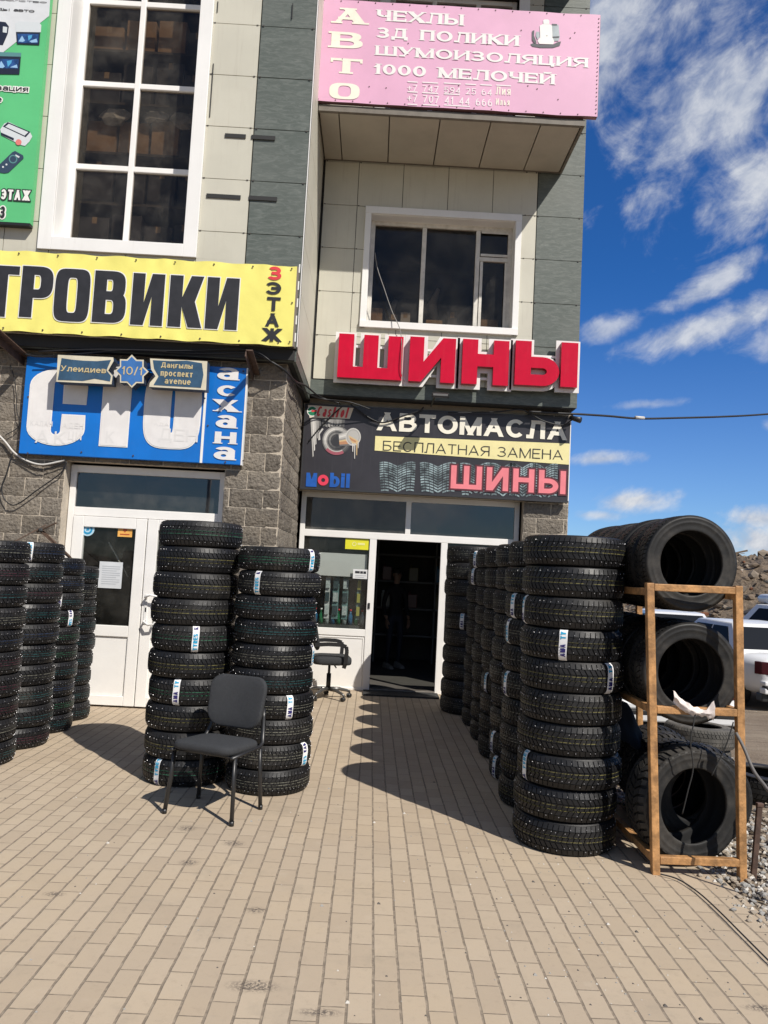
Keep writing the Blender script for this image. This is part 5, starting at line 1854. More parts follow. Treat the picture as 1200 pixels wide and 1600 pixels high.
def tyre_mesh(name, mats, w=0.2, n=60, rows=None, studs=True, seed=1, rim=0.205, groove=0.009, ribbed=False):
    mb = MB()
    hw = w / 2
    g = groove
    prof = [(rim + .004, -hw * .80), (rim, -hw * .93), (rim + .008, -hw * .99), (rim + .02, -hw * 0.95), (rim + .026, -hw * .965), (rim + .030, -hw * .955), (rim + .055, -hw), (rim + .060, -hw * 1.012), (rim + .066, -hw), (rim + .085, -hw * .985), (rim + .088, -hw * .995), (rim + .094, -hw * .985), (rim + .112, -hw * .93),
            (TR_R - .016 - g * .6, -hw * .865)]
    zs = [-hw * .8 + i * hw * 1.6 / 8 for i in range(9)]
    prof += [(tread_r(z, w) - g, z) for z in zs]
    prof += [(r, -z) for r, z in prof[:14][::-1]]
    # inner liner
    liner = [(rim + .004, hw * .80), (rim + .02, hw * .72), (rim + .06, hw * .82), (TR_R - .035, hw * .7), (TR_R - .024, 0), (TR_R - .035, -hw * .7), (rim + .06, -hw * .82), (rim + .02, -hw * .72), (rim + .004, -hw * .80)]
    mb.lathe(prof, 72)
    mb.lathe(liner, 72, 2)
    rs = random.Random(seed)

    def block(a0, a1, z0, z1, sh, sink=0.0, m=0):
        """tread block between angles a0..a1 and heights z0..z1; sh = slant of the far end (radians)"""
        P = []
        for r_off in (-g - .002, -sink):
            for (a, z, q) in ((a0, z0, 0), (a1, z0, 0), (a1, z1, 1), (a0, z1, 1)):
                zz = z
                ra = tread_r(zz, w) + r_off
                aa = a + sh * q
                ins = 0.0
                P.append((ra * math.cos(aa), ra * math.sin(aa), zz))
        f = [(4, 5, 6, 7), (0, 1, 5, 4), (1, 2, 6, 5), (2, 3, 7, 6), (3, 0, 4, 7)]
        mb.add(P, f, m)
    da = 2 * PI / n
    for (z0, z1, frac, sh, ph, k) in rows:
        nn = int(n * k)
        d = 2 * PI / nn
        for i in range(nn):
            a = i * d + ph * d
            j = rs.uniform(-.03, .03) * d
            block(a + j, a + d * frac + j, z0, z1, sh * d)
    if studs:
        # small metal pins in two bands on either shoulder
        for band in (-1, 1):
            for i in range(46):
                a = (i + rs.uniform(-.25, .25)) * 2 * PI / 46
                z = band * hw * rs.choice((0.70, 0.64, 0.46, 0.42, 0.66))
                r0 = tread_r(z, w)
                c = Vector((r0 * math.cos(a), r0 * math.sin(a), z))
                nr = Vector((math.cos(a), math.sin(a), 0))
                tg = Vector((-math.sin(a), math.cos(a), 0))
                q = 0.0031
                base = [c + (tg * math.cos(b * PI / 3) + Vector((0, 0, 1)) * math.sin(b * PI / 3)) * q - nr * .001 for b in range(6)]
                top = [c + (tg * math.cos(b * PI / 3) + Vector((0, 0, 1)) * math.sin(b * PI / 3)) * q * .7 + nr * .002 for b in range(6)]
                mb.add(base + top, [(6, 7, 8, 9, 10, 11)] + [(b, (b + 1) % 6, 6 + (b + 1) % 6, 6 + b) for b in range(6)], 1)
    return mb.build(name, mats)


def rows_for(w, kind):
    h = w / 2
    if kind == 'winter':
        return [(-h * .87, -h * .56, .80, .14, 0, 1), (-h * .52, -h * .20, .76, .55, .1, 1), (-h * .155, h * .155, .80, .35, .3, 1), (h * .20, h * .52, .76, -.55, .6, 1), (h * .56, h * .87, .80, -.14, .5, 1)]
    if kind == 'winter2':
        return [(-h * .87, -h * .58, .78, -.18, 0, 1.1), (-h * .54, -h * .30, .72, -.4, .2, 1.1), (-h * .26, -h * .06, .88, .1, .1, .8), (-h * .02, h * .18, .88, .1, .5, .8), (h * .22, h * .52, .74, .5, .4, 1.1), (h * .56, h * .87, .78, .18, .7, 1.1)]
    if kind == 'summer':
        return [(-h * .87, -h * .60, .74, .3, 0, 1.1), (-h * .54, -h * .22, .80, .4, .2, .9), (-h * .17, h * .17, .97, .0, .0, .5), (h * .22, h * .54, .80, -.4, .6, .9), (h * .60, h * .87, .74, -.3, .3, 1.1)]
    return [(-h * .98, -h * .50, .66, .2, 0, .7), (-h * .45, -h * .08, .72, .5, .4, .7), (-h * .03, h * .03, .9, .1, .2, .7), (h * .08, h * .45, .72, -.5, .0, .7), (h * .50, h * .98, .66, -.2, .5, .7)]


PROTO = {}
for key, kw in dict(a=dict(mats=[RUB, STUD, LINER], rows=rows_for(.2, 'winter'), seed=1), b=dict(mats=[RUB2, STUD, LINER], rows=rows_for(.2, 'winter2'), seed=2),
                    s=dict(mats=[RUBOLD, STUD, LINER], rows=rows_for(.2, 'summer'), studs=False, groove=.010, rim=.226), t=dict(mats=[RUBOLD, STUD, LINER], rows=rows_for(.22, 'mud'), studs=False, w=.22, groove=.016, rim=.215),
                    d=dict(mats=[RUBDUST, STUD, LINER], rows=rows_for(.2, 'summer'), studs=False, groove=.005)).items():
    o = tyre_mesh('tyre', **kw)
    PROTO[key] = o.data
    bpy.data.objects.remove(o)

# paper tread label wrapped over the tread: white strip, navy and cyan words
LBL_W = pm('label_white', (0.78, 0.78, 0.78), 0.5, var=0.04, vscale=30)
LBL_N = pm('label_navy', (0.02, 0.015, 0.13), 0.5)
LBL_C = pm('label_cyan', (0.02, 0.33, 0.55), 0.5)


def label_mesh(start, curl=0.0, wrinkle=0.0):
    """strip along the tyre's axis on the +X side; the words run round and round, so each strip shows another stretch"""
    w = .2
    half = 0.026
    zs = [-.097 + .194 * i / 16 for i in range(17)]

    def P(z, y, lift):
        r = tread_r(max(-.088, min(.088, z)), w) - max(0, abs(z) - .085) * 1.2
        dx = (TR_R - math.sqrt(max(TR_R ** 2 - y * y, 0)))
        c = curl * (y / half) ** 2 * (1 if y > 0 else 0)
        return (r - dx + lift + c + wrinkle * math.sin(z * 70), y, z)
    mb = MB()
    ys = [-half, 0, half]
    vs = [P(z, y + .002 * math.sin(z * 31 + start), .0022) for z in zs for y in ys]
    mb.add(vs, [(i * 3 + k, i * 3 + k + 1, (i + 1) * 3 + k + 1, (i + 1) * 3 + k) for i in range(16) for k in range(2)], 0, True)
    text = [('KAMA', 1, .105), ('TYRES', 2, .125)] * 2
    z = -.097 - start
    for s, mi, ln in text:
        tmp = MB()
        letters(tmp, s, 0, ln, 0, .034, 0, wv=.27, wh=.2, gap=.14, m=mi)
        for f, mm in zip(tmp.f, tmp.m):
            q = [tmp.v[i] for i in f]
            zz = [z + p[0] for p in q]
            if min(zz) < -.095 or max(zz) > .095:
                continue
            # text reads from the bottom of the tyre upwards
            mb.add([P(z + p[0], -(p[2] - .017), .0034 - p[1] * 2) for p in q], [tuple(range(len(q)))], mm)
        z += ln + .03
    o = mb.build('tread_label', [LBL_W, LBL_N, LBL_C])
    me = o.data
    bpy.data.objects.remove(o)
    return me


LABELS = [label_mesh(s, c, wr) for s, c, wr in ((0.0, 0, 0), (0.06, .006, .0006), (0.12, .003, .001), (0.17, .010, .0008), (0.03, 0, .0006))]
ORD = ['topmost', 'second from the top', 'third from the top', 'fourth from the top', 'fifth from the top', 'sixth from the top',
       'seventh from the top', 'third from the bottom', 'second from the bottom', 'bottom one']
STRIPES = {'yellow': (0.27, 0.245, 0.08, 1), 'green': (0.04, 0.22, 0.12, 1), 'blue': (0.03, 0.07, 0.18, 1), 'teal': (0.03, 0.15, 0.16, 1), 'red': (0.14, 0.03, 0.06, 1), 'pale': (0.30, 0.30, 0.24, 1)}
rt = random.Random(21)


def px_angle(x, y, R, z, px):
    """angle round a stack at which its surface projects to the photo column px (side facing the camera)"""
    best, ba = 1e9, 0
    for k in range(360):
        a = math.radians(180 + k / 2)
        p = Vector((x + R * math.cos(a), y + R * math.sin(a), z - CAM_H))
        if (-p.x * math.cos(a) - p.y * math.sin(a)) < 0:
            continue
        q = CM @ p
        d = abs(600 + F_PX * q.x / q.z - px)
        if d < best:
            best, ba = d, a
    return ba


def tyre(key, loc, rot, scale, label, group, color=None):
    o = bpy.data.objects.new('tyre', PROTO[key])
    COL.objects.link(o)
    o.location, o.rotation_euler, o.scale = loc, rot, scale
    if color:
        o.color = color
    return tag(o, label, 'tyre', group)


def stack(x, y, R, n, height, where, group, labels=None, kinds='a', cols=('yellow',), lean=(0, 0)):
    labels = labels or {}
    h = height / n
    for i in range(n):                       # i = 0 at the top
        z = height - h * (i + .5)
        sc = R / TR_R * rt.uniform(.985, 1.012)
        dx, dy = rt.uniform(-.011, .011) + lean[0] * z, rt.uniform(-.010, .010) + lean[1] * z
        ordn = ORD[i] if n == 10 else (ORD[i] if i < n - 2 else ORD[i - n])
        lab = labels.get(i)
        nm = ('white-labelled studded tyre, ' if lab is not None else 'black studded tyre, ') + ordn + ' ' + where
        a0 = rt.uniform(0, 2 * PI)
        flip = rt.random() < .4
        o = tyre(kinds[i % len(kinds)], (x + dx, y + dy, z), (PI if flip else 0, rt.uniform(-.008, .008), a0), (sc, sc, h / .2 * .998), nm, group, STRIPES[rt.choice(cols)])
        if lab is not None:
            ang = px_angle(x, y, R, z, lab)
            lo = bpy.data.objects.new('tread_label', LABELS[rt.randrange(len(LABELS))])
            COL.objects.link(lo)
            lo.parent = o
            if flip:
                lo.rotation_euler = (PI, 0, a0 - ang) if False else (0, 0, -(ang - a0) if False else 0)
                # undo the flip: local frame is turned upside down about X, then by a0 about Z
                lo.matrix_local = (Matrix.Rotation(a0, 4, 'Z') @ Matrix.Rotation(PI, 4, 'X')).inverted() @ Matrix.Rotation(ang, 4, 'Z')
            else:
                lo.rotation_euler = (0, 0, ang - a0)


GRP_L, GRP_M, GRP_R = 'stacked studded tyres at the left edge', 'stacked studded tyres behind the black chair', 'stacked studded tyres along the right of the doorway'
stack(-1.403, 6.276, .336, 10, 2.03, 'of the taller stack behind the chair', GRP_M, {4: 305, 6: 272, 9: 243}, 'a', ('yellow', 'yellow', 'green'))
stack(-0.735, 6.169, .325, 10, 1.855, 'of the shorter stack behind the chair', GRP_M, {0: 488, 1: 400, 4: 491, 6: 452, 8: 474}, 'b', ('pale', 'teal', 'green', 'pale'))
stack(-3.20, 6.446, .335, 10, 1.80, 'in the stack cut by the left edge', GRP_L, {}, 'ab', ('pale', 'blue', 'red', 'teal'))
stack(-3.17, 7.10, .33, 10, 1.81, 'in the second stack from the left edge', GRP_L, {0: 46}, 'ab', ('blue', 'red', 'teal', 'pale'))
stack(-3.17, 7.72, .30, 10, 1.68, 'in the third stack from the left edge', GRP_L, {2: 90, 3: 111}, 'b', ('green', 'teal', 'blue'))
stack(-3.21, 8.30, .285, 9, 1.60, 'in the slim stack by the white door', GRP_L, {}, 'b', ('teal', 'pale'))
stack(1.369, 5.214, .335, 10, 2.007, 'of the nearest stack right of the doorway', GRP_R, {2: 817, 3: 880, 4: 951, 7: 818}, 'a', ('yellow',))
W_ = 'of the right row\'s %s'
stack(1.395, 6.04, .33, 10, 2.0, W_ % 'second stack', GRP_R, {2: 800, 3: 793, 5: 790}, 'ab', ('pale', 'yellow'))
stack(1.42, 6.76, .33, 10, 2.0, W_ % 'third stack', GRP_R, {8: 767, 9: 769}, 'b', ('pale',))
stack(1.44, 7.52, .33, 10, 2.0, W_ % 'fourth stack', GRP_R, {6: 757}, 'a', ('pale',))
stack(1.46, 8.26, .33, 10, 2.0, W_ % 'fifth stack', GRP_R, {}, 'ab', ('pale', 'blue'))
stack(1.47, 9.02, .33, 10, 2.0, W_ % 'sixth stack', GRP_R, {0: 742, 1: 739}, 'a', ('pale',))
stack(1.29, 9.80, .34, 10, 2.07, W_ % 'last stack, by the doorway', GRP_R, {4: 720}, 'b', ('pale',))

# ------------------------------------------------------------------ wooden rack with used tyres
WOOD = pm('rack_wood', (0.42, 0.22, 0.085), 0.6, var=0.4, vscale=14, bump=0.35, bscale=70, dirt=0.6, dirtcol=(0.10, 0.06, 0.04))
RY0, RY1 = 4.70, 6.45
rack = thing('tyre_rack', 'rough orange-brown wooden rack of three tiers holding used tyres', 'rack', (2.0, 5.5, 0))


def wood(a, b, name, w_=.046):
    mb = MB()
    mb.bar(a, b, w_, w_)
    return mb.build(name, WOOD, rack, world=True, bevel=0.004)


pts = {}
LX0, LX1, RX0, RX1 = 1.785, 1.705, 2.305, 2.250
for (xb, xt, yy) in ((LX0, LX1, RY0), (RX0, RX1, RY0), (LX0 + .0, LX1, RY1), (RX0, RX1, RY1)):
    wood((xb, yy, -0.03), (xt, yy, 1.735 if xb > 2 else 1.725), 'post')


def lx(z): return LX0 + (LX1 - LX0) * z / 1.72


def rx(z): return RX0 + (RX1 - RX0) * z / 1.72


for z in (0.085, 0.965, 1.70):
    for yy in (RY0, RY1):
        wood((lx(z) + .023, yy - .002, z), (rx(z) - .023, yy - .002, z + .005), 'cross_rail', .044)
    for f in (lx, rx):
        if z < .1 and f is rx:
            continue
        if z == 1.70:
            wood((f(z), RY0 + .024, z - .03), (f(z), RY1 - .024, z - .03), 'side_rail', .044)
        else:
            wood((f(z), RY0 + .024, z), (f(z), RY1 - .024, z), 'side_rail', .044)

GRP_K = 'used tyres in the wooden rack'


def rack_tyre(key, x, y, z, R, w_, yaw, label, roll=0.0):
    base_w = .22 if key == 't' else .2
    tyre(key, (x, y, z), (PI / 2, rt.uniform(0, 6.28), yaw), (R / TR_R, R / TR_R, w_ / base_w), label, GRP_K)


topl = ['front used tyre on the top tier of the rack, facing the viewer', 'second used tyre from the front on the top tier of the rack', 'third used tyre from the front on the top tier of the rack',
        'fourth used tyre from the front on the top tier of the rack', 'fifth used tyre from the front on the top tier of the rack', 'sixth used tyre from the front on the top tier of the rack', 'rearmost used tyre on the top tier of the rack']
for i, l in enumerate(topl):
    R_ = (.305, .302, .306, .30, .305, .304, .306)[i]
    rack_tyre('s', 1.995 - .006 * i, 4.90 + .208 * i, 1.672 + math.sqrt(max(R_ ** 2 - .255 ** 2, 0)) + .022, R_, .212, rt.uniform(-.05, .05) + (.06 if i == 0 else 0), l)
midl = ['front used tyre on the middle tier of the rack, with cloth before it', 'second used tyre from the front on the middle tier of the rack', 'third used tyre from the front on the middle tier of the rack', 'fourth used tyre from the front on the middle tier of the rack', 'fifth used tyre from the front on the middle tier of the rack', 'rearmost used tyre on the middle tier of the rack']
for i, l in enumerate(midl):
    R_ = (.318, .320, .315, .318, .316, .318)[i]
    rack_tyre('s', 2.015 + (.02 if i == 1 else -.005 * i), 4.92 + .212 * i, .965 + math.sqrt(max(R_ ** 2 - .255 ** 2, 0)) + .022, R_, .218, (.07, -.02, .03, 0, .02, -.02)[i], l)
botl = ['chunky-treaded front tyre at the bottom of the rack', 'second chunky-treaded tyre at the bottom of the rack, leaning to the right', 'third tyre from the front at the bottom of the rack']
rack_tyre('t', 2.035, 4.92, .372, .357, .23, .20, botl[0])
rack_tyre('t', 2.275, 5.27, .33, .326, .25, -.10, botl[1])
rack_tyre('t', 2.20, 5.52, .315, .312, .25, .02, botl[2])
rack_tyre('t', 2.24, 5.77, .315, .312, .25, .0, 'fourth tyre from the front at the bottom of the rack, deep in shadow')
rack_tyre('t', 2.27, 6.03, .315, .312, .25, .0, 'fifth and farthest tyre at the bottom of the rack, by the back posts')

# a dark plastic sheet thrown over the rear tyres of the bottom tier
mb = MB()
vs = []
for i in range(25):
    for j in range(19):
        u, v_ = i / 24, j / 18
        x, y = 1.80 + .36 * u, 5.62 + .72 * v_
        z = .94 - .24 * u - .24 * max(0, u - .55) / .45 * (u > .55) - .30 * max(0, .25 - v_) / .25 - .06 * v_
        z += .035 * noise.noise(Vector((x * 6, y * 6, 1))) + .015 * noise.noise(Vector((x * 17, y * 15, 5)))
        vs.append((x, y - .05 * (v_ < .1), max(z, .1)))
mb.add(vs, [(i * 19 + j, (i + 1) * 19 + j, (i + 1) * 19 + j + 1, i * 19 + j + 1) for i in range(24) for j in range(18)], 0, True)
tag(mb.build('plastic_sheet', pm('black_sheeting', (0.012, 0.012, 0.013), 0.8, spec=0.15)), 'dark plastic sheet thrown over the rear tyres at the bottom of the rack', 'sheet')

tyre('d', (3.32, 7.68, .068), (0.02, 0.03, 1.0), (.97, .97, .98), 'grey dusty tyre lying flat on another one behind the rack', 'loose tyres on the gravel').location.z = .262
tyre('d', (3.28, 7.70, .068), (0.0, 0.0, 2.2), (.99, .99, 1.0), 'dusty tyre on the ground behind the rack, under another grey one', 'loose tyres on the gravel').location.z = .062
tyre('s', (3.45, 6.62, .068), (0.03, -0.02, 2.0), (1.0, 1.0, 1.08), 'dark ribbed tyre lying flat on the gravel right of the rack', 'loose tyres on the gravel').location.z = .072
# ------------------------------------------------------------------ chairs
FABRIC = pm('chair_fabric', (0.030, 0.032, 0.036), 0.85, var=0.12, vscale=60, bump=0.5, bscale=420)
FRAME_B = pm('chair_frame_black', (0.018, 0.018, 0.019), 0.38)


def cushion(w, d, t, r, bend=0.0, n=14, puff=0.012, taper=0.0):
    """rounded slab lying in XY, top bulging; bend curves it about Y"""
    mb = MB()
    ring = []
    for cx, cy, a0 in ((w / 2 - r, d / 2 - r, 0), (-w / 2 + r, d / 2 - r, 90), (-w / 2 + r, -d / 2 + r, 180), (w / 2 - r, -d / 2 + r, 270)):
        for k in range(7):
            a = math.radians(a0 + k * 15)
            ring.append((cx + r * math.cos(a), cy + r * math.sin(a)))
    m = len(ring)

    def lv(s, z):
        out = []
        for x, y in ring:
            xx, yy = x * s, y * s
            xx *= 1 + taper * (yy / d)
            out.append((xx, yy, z + bend * (xx / (w / 2)) ** 2))
        return out
    layers = [lv(.05, -t / 2), lv(.6, -t / 2), lv(.93, -t / 2), lv(.985, -t * .38), lv(1, -t * .1), lv(1, t * .15), lv(.975, t * .40), lv(.93, t / 2), lv(.75, t / 2 + puff * .6), lv(.4, t / 2 + puff), lv(.03, t / 2 + puff)]
    vs = [p for l in layers for p in l]
    fs = []
    for i in range(len(layers) - 1):
        for k in range(m):
            fs.append((i * m + k, i * m + (k + 1) % m, (i + 1) * m + (k + 1) % m, (i + 1) * m + k))
    fs.append(tuple(range(m))[::-1])
    fs.append(tuple((len(layers) - 1) * m + k for k in range(m)))
    mb.add(vs, fs, 0, True)
    return mb


ch = thing('visitor_chair', 'black fabric visitor chair on thin metal legs before the two tyre stacks', 'chair', (-1.005, 5.455, 0), math.radians(-21.0))
cu = cushion(.47, .44, .055, .09, bend=-0.008)
cu.xform(Matrix.Translation((0, -.01, .465)) @ Matrix.Rotation(math.radians(-3), 4, 'X'))
cu.build('seat', FABRIC, ch)
cu = cushion(.45, .37, .045, .10, bend=0.035, taper=.10)
cu.xform(Matrix.Translation((0, .255, .715)) @ Matrix.Rotation(math.radians(78), 4, 'X'))
cu.build('backrest', FABRIC, ch)
for s in (-1, 1):
    mb = MB()
    mb.tube([(s * .262, -.19, 0.0), (s * .245, -.165, .25), (s * .238, -.155, .425)], .0125, 8, sx=1.5)
    mb.lathe([(0, 0), (.017, 0), (.017, .03), (0, .03)], 8, c=(s * .262, -.19, 0))
    mb.build('leg', FRAME_B, ch)
    mb = MB()
    mb.tube([(s * .255, .205, 0.0), (s * .242, .195, .25), (s * .236, .19, .42)], .0125, 8, sx=1.5)
    mb.lathe([(0, 0), (.017, 0), (.017, .03), (0, .03)], 8, c=(s * .255, .205, 0))
    mb.build('leg', FRAME_B, ch)
    mb = MB()
    mb.tube([(s * .236, -.20, .430), (s * .236, 0, .432), (s * .236, .17, .435), (s * .235, .215, .455), (s * .215, .25, .53), (s * .20, .272, .62), (s * .19, .285, .68)], .0115, 8, sx=1.4)
    mb.build('side_frame', FRAME_B, ch)
mb = MB()
mb.tube([(-.236, -.155, .428), (.236, -.155, .428)], .011)
mb.tube([(-.236, .17, .432), (.236, .17, .432)], .011)
mb.build('cross_tube', FRAME_B, ch)

oc = thing('office_chair', 'black swivel office chair with armrests in front of the shop window', 'chair', (-0.49, 10.30, 0), math.radians(8))
oc.scale = (1.08, 1.08, 1.08)
# faces +X
cu = cushion(.47, .47, .09, .10, puff=.015)
cu.xform(Matrix.Translation((0.02, 0, .47)))
cu.build('seat', FABRIC, oc)
cu = cushion(.46, .56, .035, .08, bend=.05)
cu.xform(Matrix.Translation((-.25, 0, .86)) @ Matrix.Rotation(math.radians(-12), 4, 'Y') @ Matrix.Rotation(PI / 2, 4, 'Z') @ Matrix.Rotation(PI / 2, 4, 'X'))
cu.build('backrest', FABRIC, oc)
mb = MB()
mb.bar((-.10, 0, .415), (-.27, 0, .44), .07, .02)
mb.bar((-.27, 0, .44), (-.275, 0, .72), .07, .02)
mb.build('back_bracket', BLACKP, oc)
for s in (-1, 1):
    mb = MB()
    pts_ = [(-.21, s * .26, .665), (-.05, s * .27, .678), (.10, s * .27, .675), (.165, s * .27, .655), (.175, s * .27, .60), (.165, s * .265, .45), (.15, s * .25, .40)]
    for p, q in zip(pts_, pts_[1:]):
        mb.bar(p, q, .045, .026, up=(0, 1, 0))
    mb.build('armrest', BLACKP, oc)
mb = MB()
mb.tube([(0, 0, .10), (0, 0, .30)], .028, 12)
mb.tube([(0, 0, .30), (0, 0, .43)], .016, 12)
mb.build('gas_column', BLACKP, oc)
mb = MB()
mb.box(-.10, .12, -.08, .08, .405, .428)
mb.bar((.05, -.08, .415), (.06, -.24, .40), .012, .012)
mb.build('tilt_mechanism', BLACKP, oc)
CHROME = pm('base_metal', (0.16, 0.155, 0.15), 0.35, metal=0.7)
for k in range(5):
    a = math.radians(18 + 72 * k)
    c_, s_ = math.cos(a), math.sin(a)
    mb = MB()
    mb.tube([(.02 * c_, .02 * s_, .115), (.14 * c_, .14 * s_, .112), (.26 * c_, .26 * s_, .085), (.295 * c_, .295 * s_, .068)], [.026, .022, .017, .013], 8)
    lg_ = mb.build('base_arm', CHROME, oc)
    mb = MB()
    cx, cy = .295 * c_, .295 * s_
    for q in (-1, 1):
        st_ = len(mb.v)
        mb.lathe([(0, -.009), (.026, -.009), (.028, 0), (.026, .009), (0, .009)], 14, axis='Y')
        mb.xform(Matrix.Translation((cx, cy, .028)) @ Matrix.Rotation(a + .4, 4, 'Z') @ Matrix.Translation((-.012, q * .014, 0)), st_)
    mb.tube([(cx, cy, .03), (cx, cy, .075)], .007, 6)
    mb.build('caster', BLACKP, lg_)

# ------------------------------------------------------------------ cloth, cords and stake by the rack
mb = MB()
rs = random.Random(6)
x0, z0 = at(1046, 1080, RY0 - .03)
nx2, ny2 = 22, 8
vs = []
for i in range(nx2 + 1):
    for j in range(ny2 + 1):
        u, v_ = i / nx2, j / ny2
        x = 1.855 + .250 * u
        w2 = .03 + .035 * math.sin(PI * min(u * 1.15, 1)) + .03 * (u > .85)
        z = 1.012 + .075 * (1 - u) ** 3 * (1 - v_ * .6) - .045 * u + .07 * max(0, u - .8) * 5 * (1 - v_) - v_ * w2 * .8 + .016 * noise.noise(Vector((u * 9, v_ * 4, 3)))
        y = RY0 - .028 - .018 * math.sin(PI * v_) + .016 * noise.noise(Vector((u * 8, v_ * 5, 8)))
        vs.append((x, y, z))
mb.add(vs, [(i * (ny2 + 1) + j, (i + 1) * (ny2 + 1) + j, (i + 1) * (ny2 + 1) + j + 1, i * (ny2 + 1) + j + 1) for i in range(nx2) for j in range(ny2)], 0, True)
tag(mb.build('rag', pm('rag_cloth', (0.72, 0.64, 0.60), 0.9, var=0.25, vscale=14, dirt=0.3, dirtcol=(0.35, 0.2, 0.18))), 'crumpled whitish pink rag draped over the middle front rail of the rack', 'rag')

CORD = pm('cord_dark', (0.03, 0.03, 0.03), 0.7)


def cord(name, label, cat, pts, r, mat=CORD):
    # smooth the path
    P = [Vector(p) for p in pts]
    out = []
    for i in range(len(P) - 1):
        p0, p1, p2, p3 = P[max(i - 1, 0)], P[i], P[i + 1], P[min(i + 2, len(P) - 1)]
        for k in range(6):
            t = k / 6
            out.append(0.5 * ((2 * p1) + (-p0 + p2) * t + (2 * p0 - 5 * p1 + 4 * p2 - p3) * t * t + (-p0 + 3 * p1 - 3 * p2 + p3) * t ** 3))
    out.append(P[-1])
    mb = MB()
    mb.tube(out, r, 6)
    return tag(mb.build(name, mat), label, cat)


def v3(px, py, Y):
    x, z = at(px, py, Y)
    return (x, Y, z)


cord('cord', 'thin cord hanging from the rag down to the bottom rack tyre', 'cord', [v3(1088, 1106, 4.67), v3(1084, 1130, 4.665), v3(1079, 1160, 4.67), v3(1083, 1200, 4.70), v3(1075, 1235, 4.72), v3(1066, 1272, 4.75)], .004)
cord('cord', 'dark cord slanting between the right rack post and the bottom tyre', 'cord', [v3(1146, 1128, 4.67), v3(1138, 1155, 4.67), v3(1130, 1175, 4.68), v3(1112, 1212, 4.70)], .004)
cord('hose', 'grey hose hanging off the right rack post down to the gravel', 'hose', [v3(1150, 1145, 4.66), v3(1162, 1168, 4.60), v3(1178, 1205, 4.5), v3(1198, 1232, 4.4), v3(1215, 1262, 4.3), (2.45, 4.2, .01)], .010, pm('hose_grey', (0.13, 0.12, 0.11), 0.6))
cord('cable', 'thin black cable lying across the pavers from the rack', 'cable', [(1.80, 4.66, .014), tuple(ground(1060, 1374, .014)), tuple(ground(1092, 1395, .014)), tuple(ground(1125, 1425, .014)), tuple(ground(1160, 1460, .014)), tuple(ground(1200, 1500, .014)), tuple(ground(1260, 1560, .014))], .0042)
mb = MB()
sx, sz = 2.415, 0
mb.bar((2.40, 4.76, -.06), (2.435, 4.76, .42), .034, .022)
mb.bar((2.436, 4.76, .40), (2.437, 4.76, .425), .042, .03)
tag(mb.build('stake', RUST, None, bevel=.004), 'short rusty brown steel stake driven into the gravel right of the rack', 'stake')

# ------------------------------------------------------------------ brackets, cables, lamps on the front
def bracket(label, a, b, w_, t_):
    mb = MB()
    a, b = Vector(a), Vector(b)
    d = (b - a).normalized()
    s = Vector((1, 0, 0))
    mb.bar(a, b, t_, w_, up=(0, 0, 1))
    mb.bar(a + Vector((w_ / 2, 0, w_ / 2)), b + Vector((w_ / 2, 0, w_ / 2)), w_, t_, up=(0, 0, 1))
    tag(mb.build('steel_bracket', RUST), label, 'bracket', 'rusty brackets under the left ledge')


bracket('long rusty steel bracket under the ledge at the left edge', v3(38, 566, 8.80), v3(-24, 512, 7.95), .09, .012)
bracket('short rusty steel bracket under the ledge right of the street plaques', v3(396, 590, 8.80), v3(384, 552, 8.30), .075, .012)

cord('cable', 'bundle of dark cables sagging under the left ledge above the blue sign', 'cable', [v3(-20, 520, 8.60), v3(45, 555, 8.66), v3(120, 553, 8.60), v3(200, 547, 8.60), v3(300, 552, 8.60), v3(380, 551, 8.62), v3(400, 553, 8.60), v3(440, 575, 8.66), v3(462, 596, 8.95), v3(478, 603, 9.8), v3(500, 620, 10.48), v3(530, 630, 10.52)], .012, CABLE)
cord('cable', 'second dark cable crossing the corner beside the stone wall', 'cable', [v3(60, 549, 8.58), v3(160, 546, 8.57), v3(280, 548, 8.57), v3(385, 546, 8.59), v3(430, 570, 8.62), v3(470, 606, 9.6), v3(498, 622, 10.45), v3(545, 628, 10.5), v3(580, 640, 10.6)], .008, CABLE)
cord('cable', 'black cable looping over the oil picture of the black sign', 'cable', [v3(548, 632, 10.62), v3(565, 645, 10.66), v3(585, 657, 10.68), v3(602, 660, 10.68), v3(630, 650, 10.67), v3(655, 642, 10.66), v3(662, 636, 10.64)], .011, CABLE)
cord('cable', 'thin pair of cables slanting down over the logo of the black sign', 'cable', [v3(536, 634, 10.66), v3(520, 648, 10.69), v3(500, 668, 10.70), v3(482, 690, 10.70)], .009, CABLE)
cord('cable', 'black cables draped along the top right of the black sign', 'cable', [v3(700, 645, 10.64), v3(770, 644, 10.62), v3(810, 640, 10.60), v3(826, 645, 10.60), v3(850, 658, 10.64), v3(880, 664, 10.66), v3(898, 652, 10.60)], .011, CABLE)
sp0, sp1 = Vector(v3(826, 644, 10.6)), Vector(v3(1330, 640, 13.0))
a_ = [v3(826, 643, 10.58), v3(880, 646, 10.60), v3(902, 647, 10.62), v3(950, 650, 10.85), v3(1000, 654, 11.1), v3(1060, 653, 11.4), v3(1130, 651, 11.8), v3(1200, 647, 12.2), v3(1330, 636, 13.0), v3(1600, 590, 15.0)]
ov = cord('overhead_cable', 'black overhead cable running from the building to the right across the sky', 'cable', a_, .016, CABLE)
mb = MB()
p, q = Vector(v3(993, 652.2, 11.05)), Vector(v3(1006, 653.2, 11.13))
mb.tube([p, q], .024, 8)
mb.build('cable_joint', CABLEW, ov)
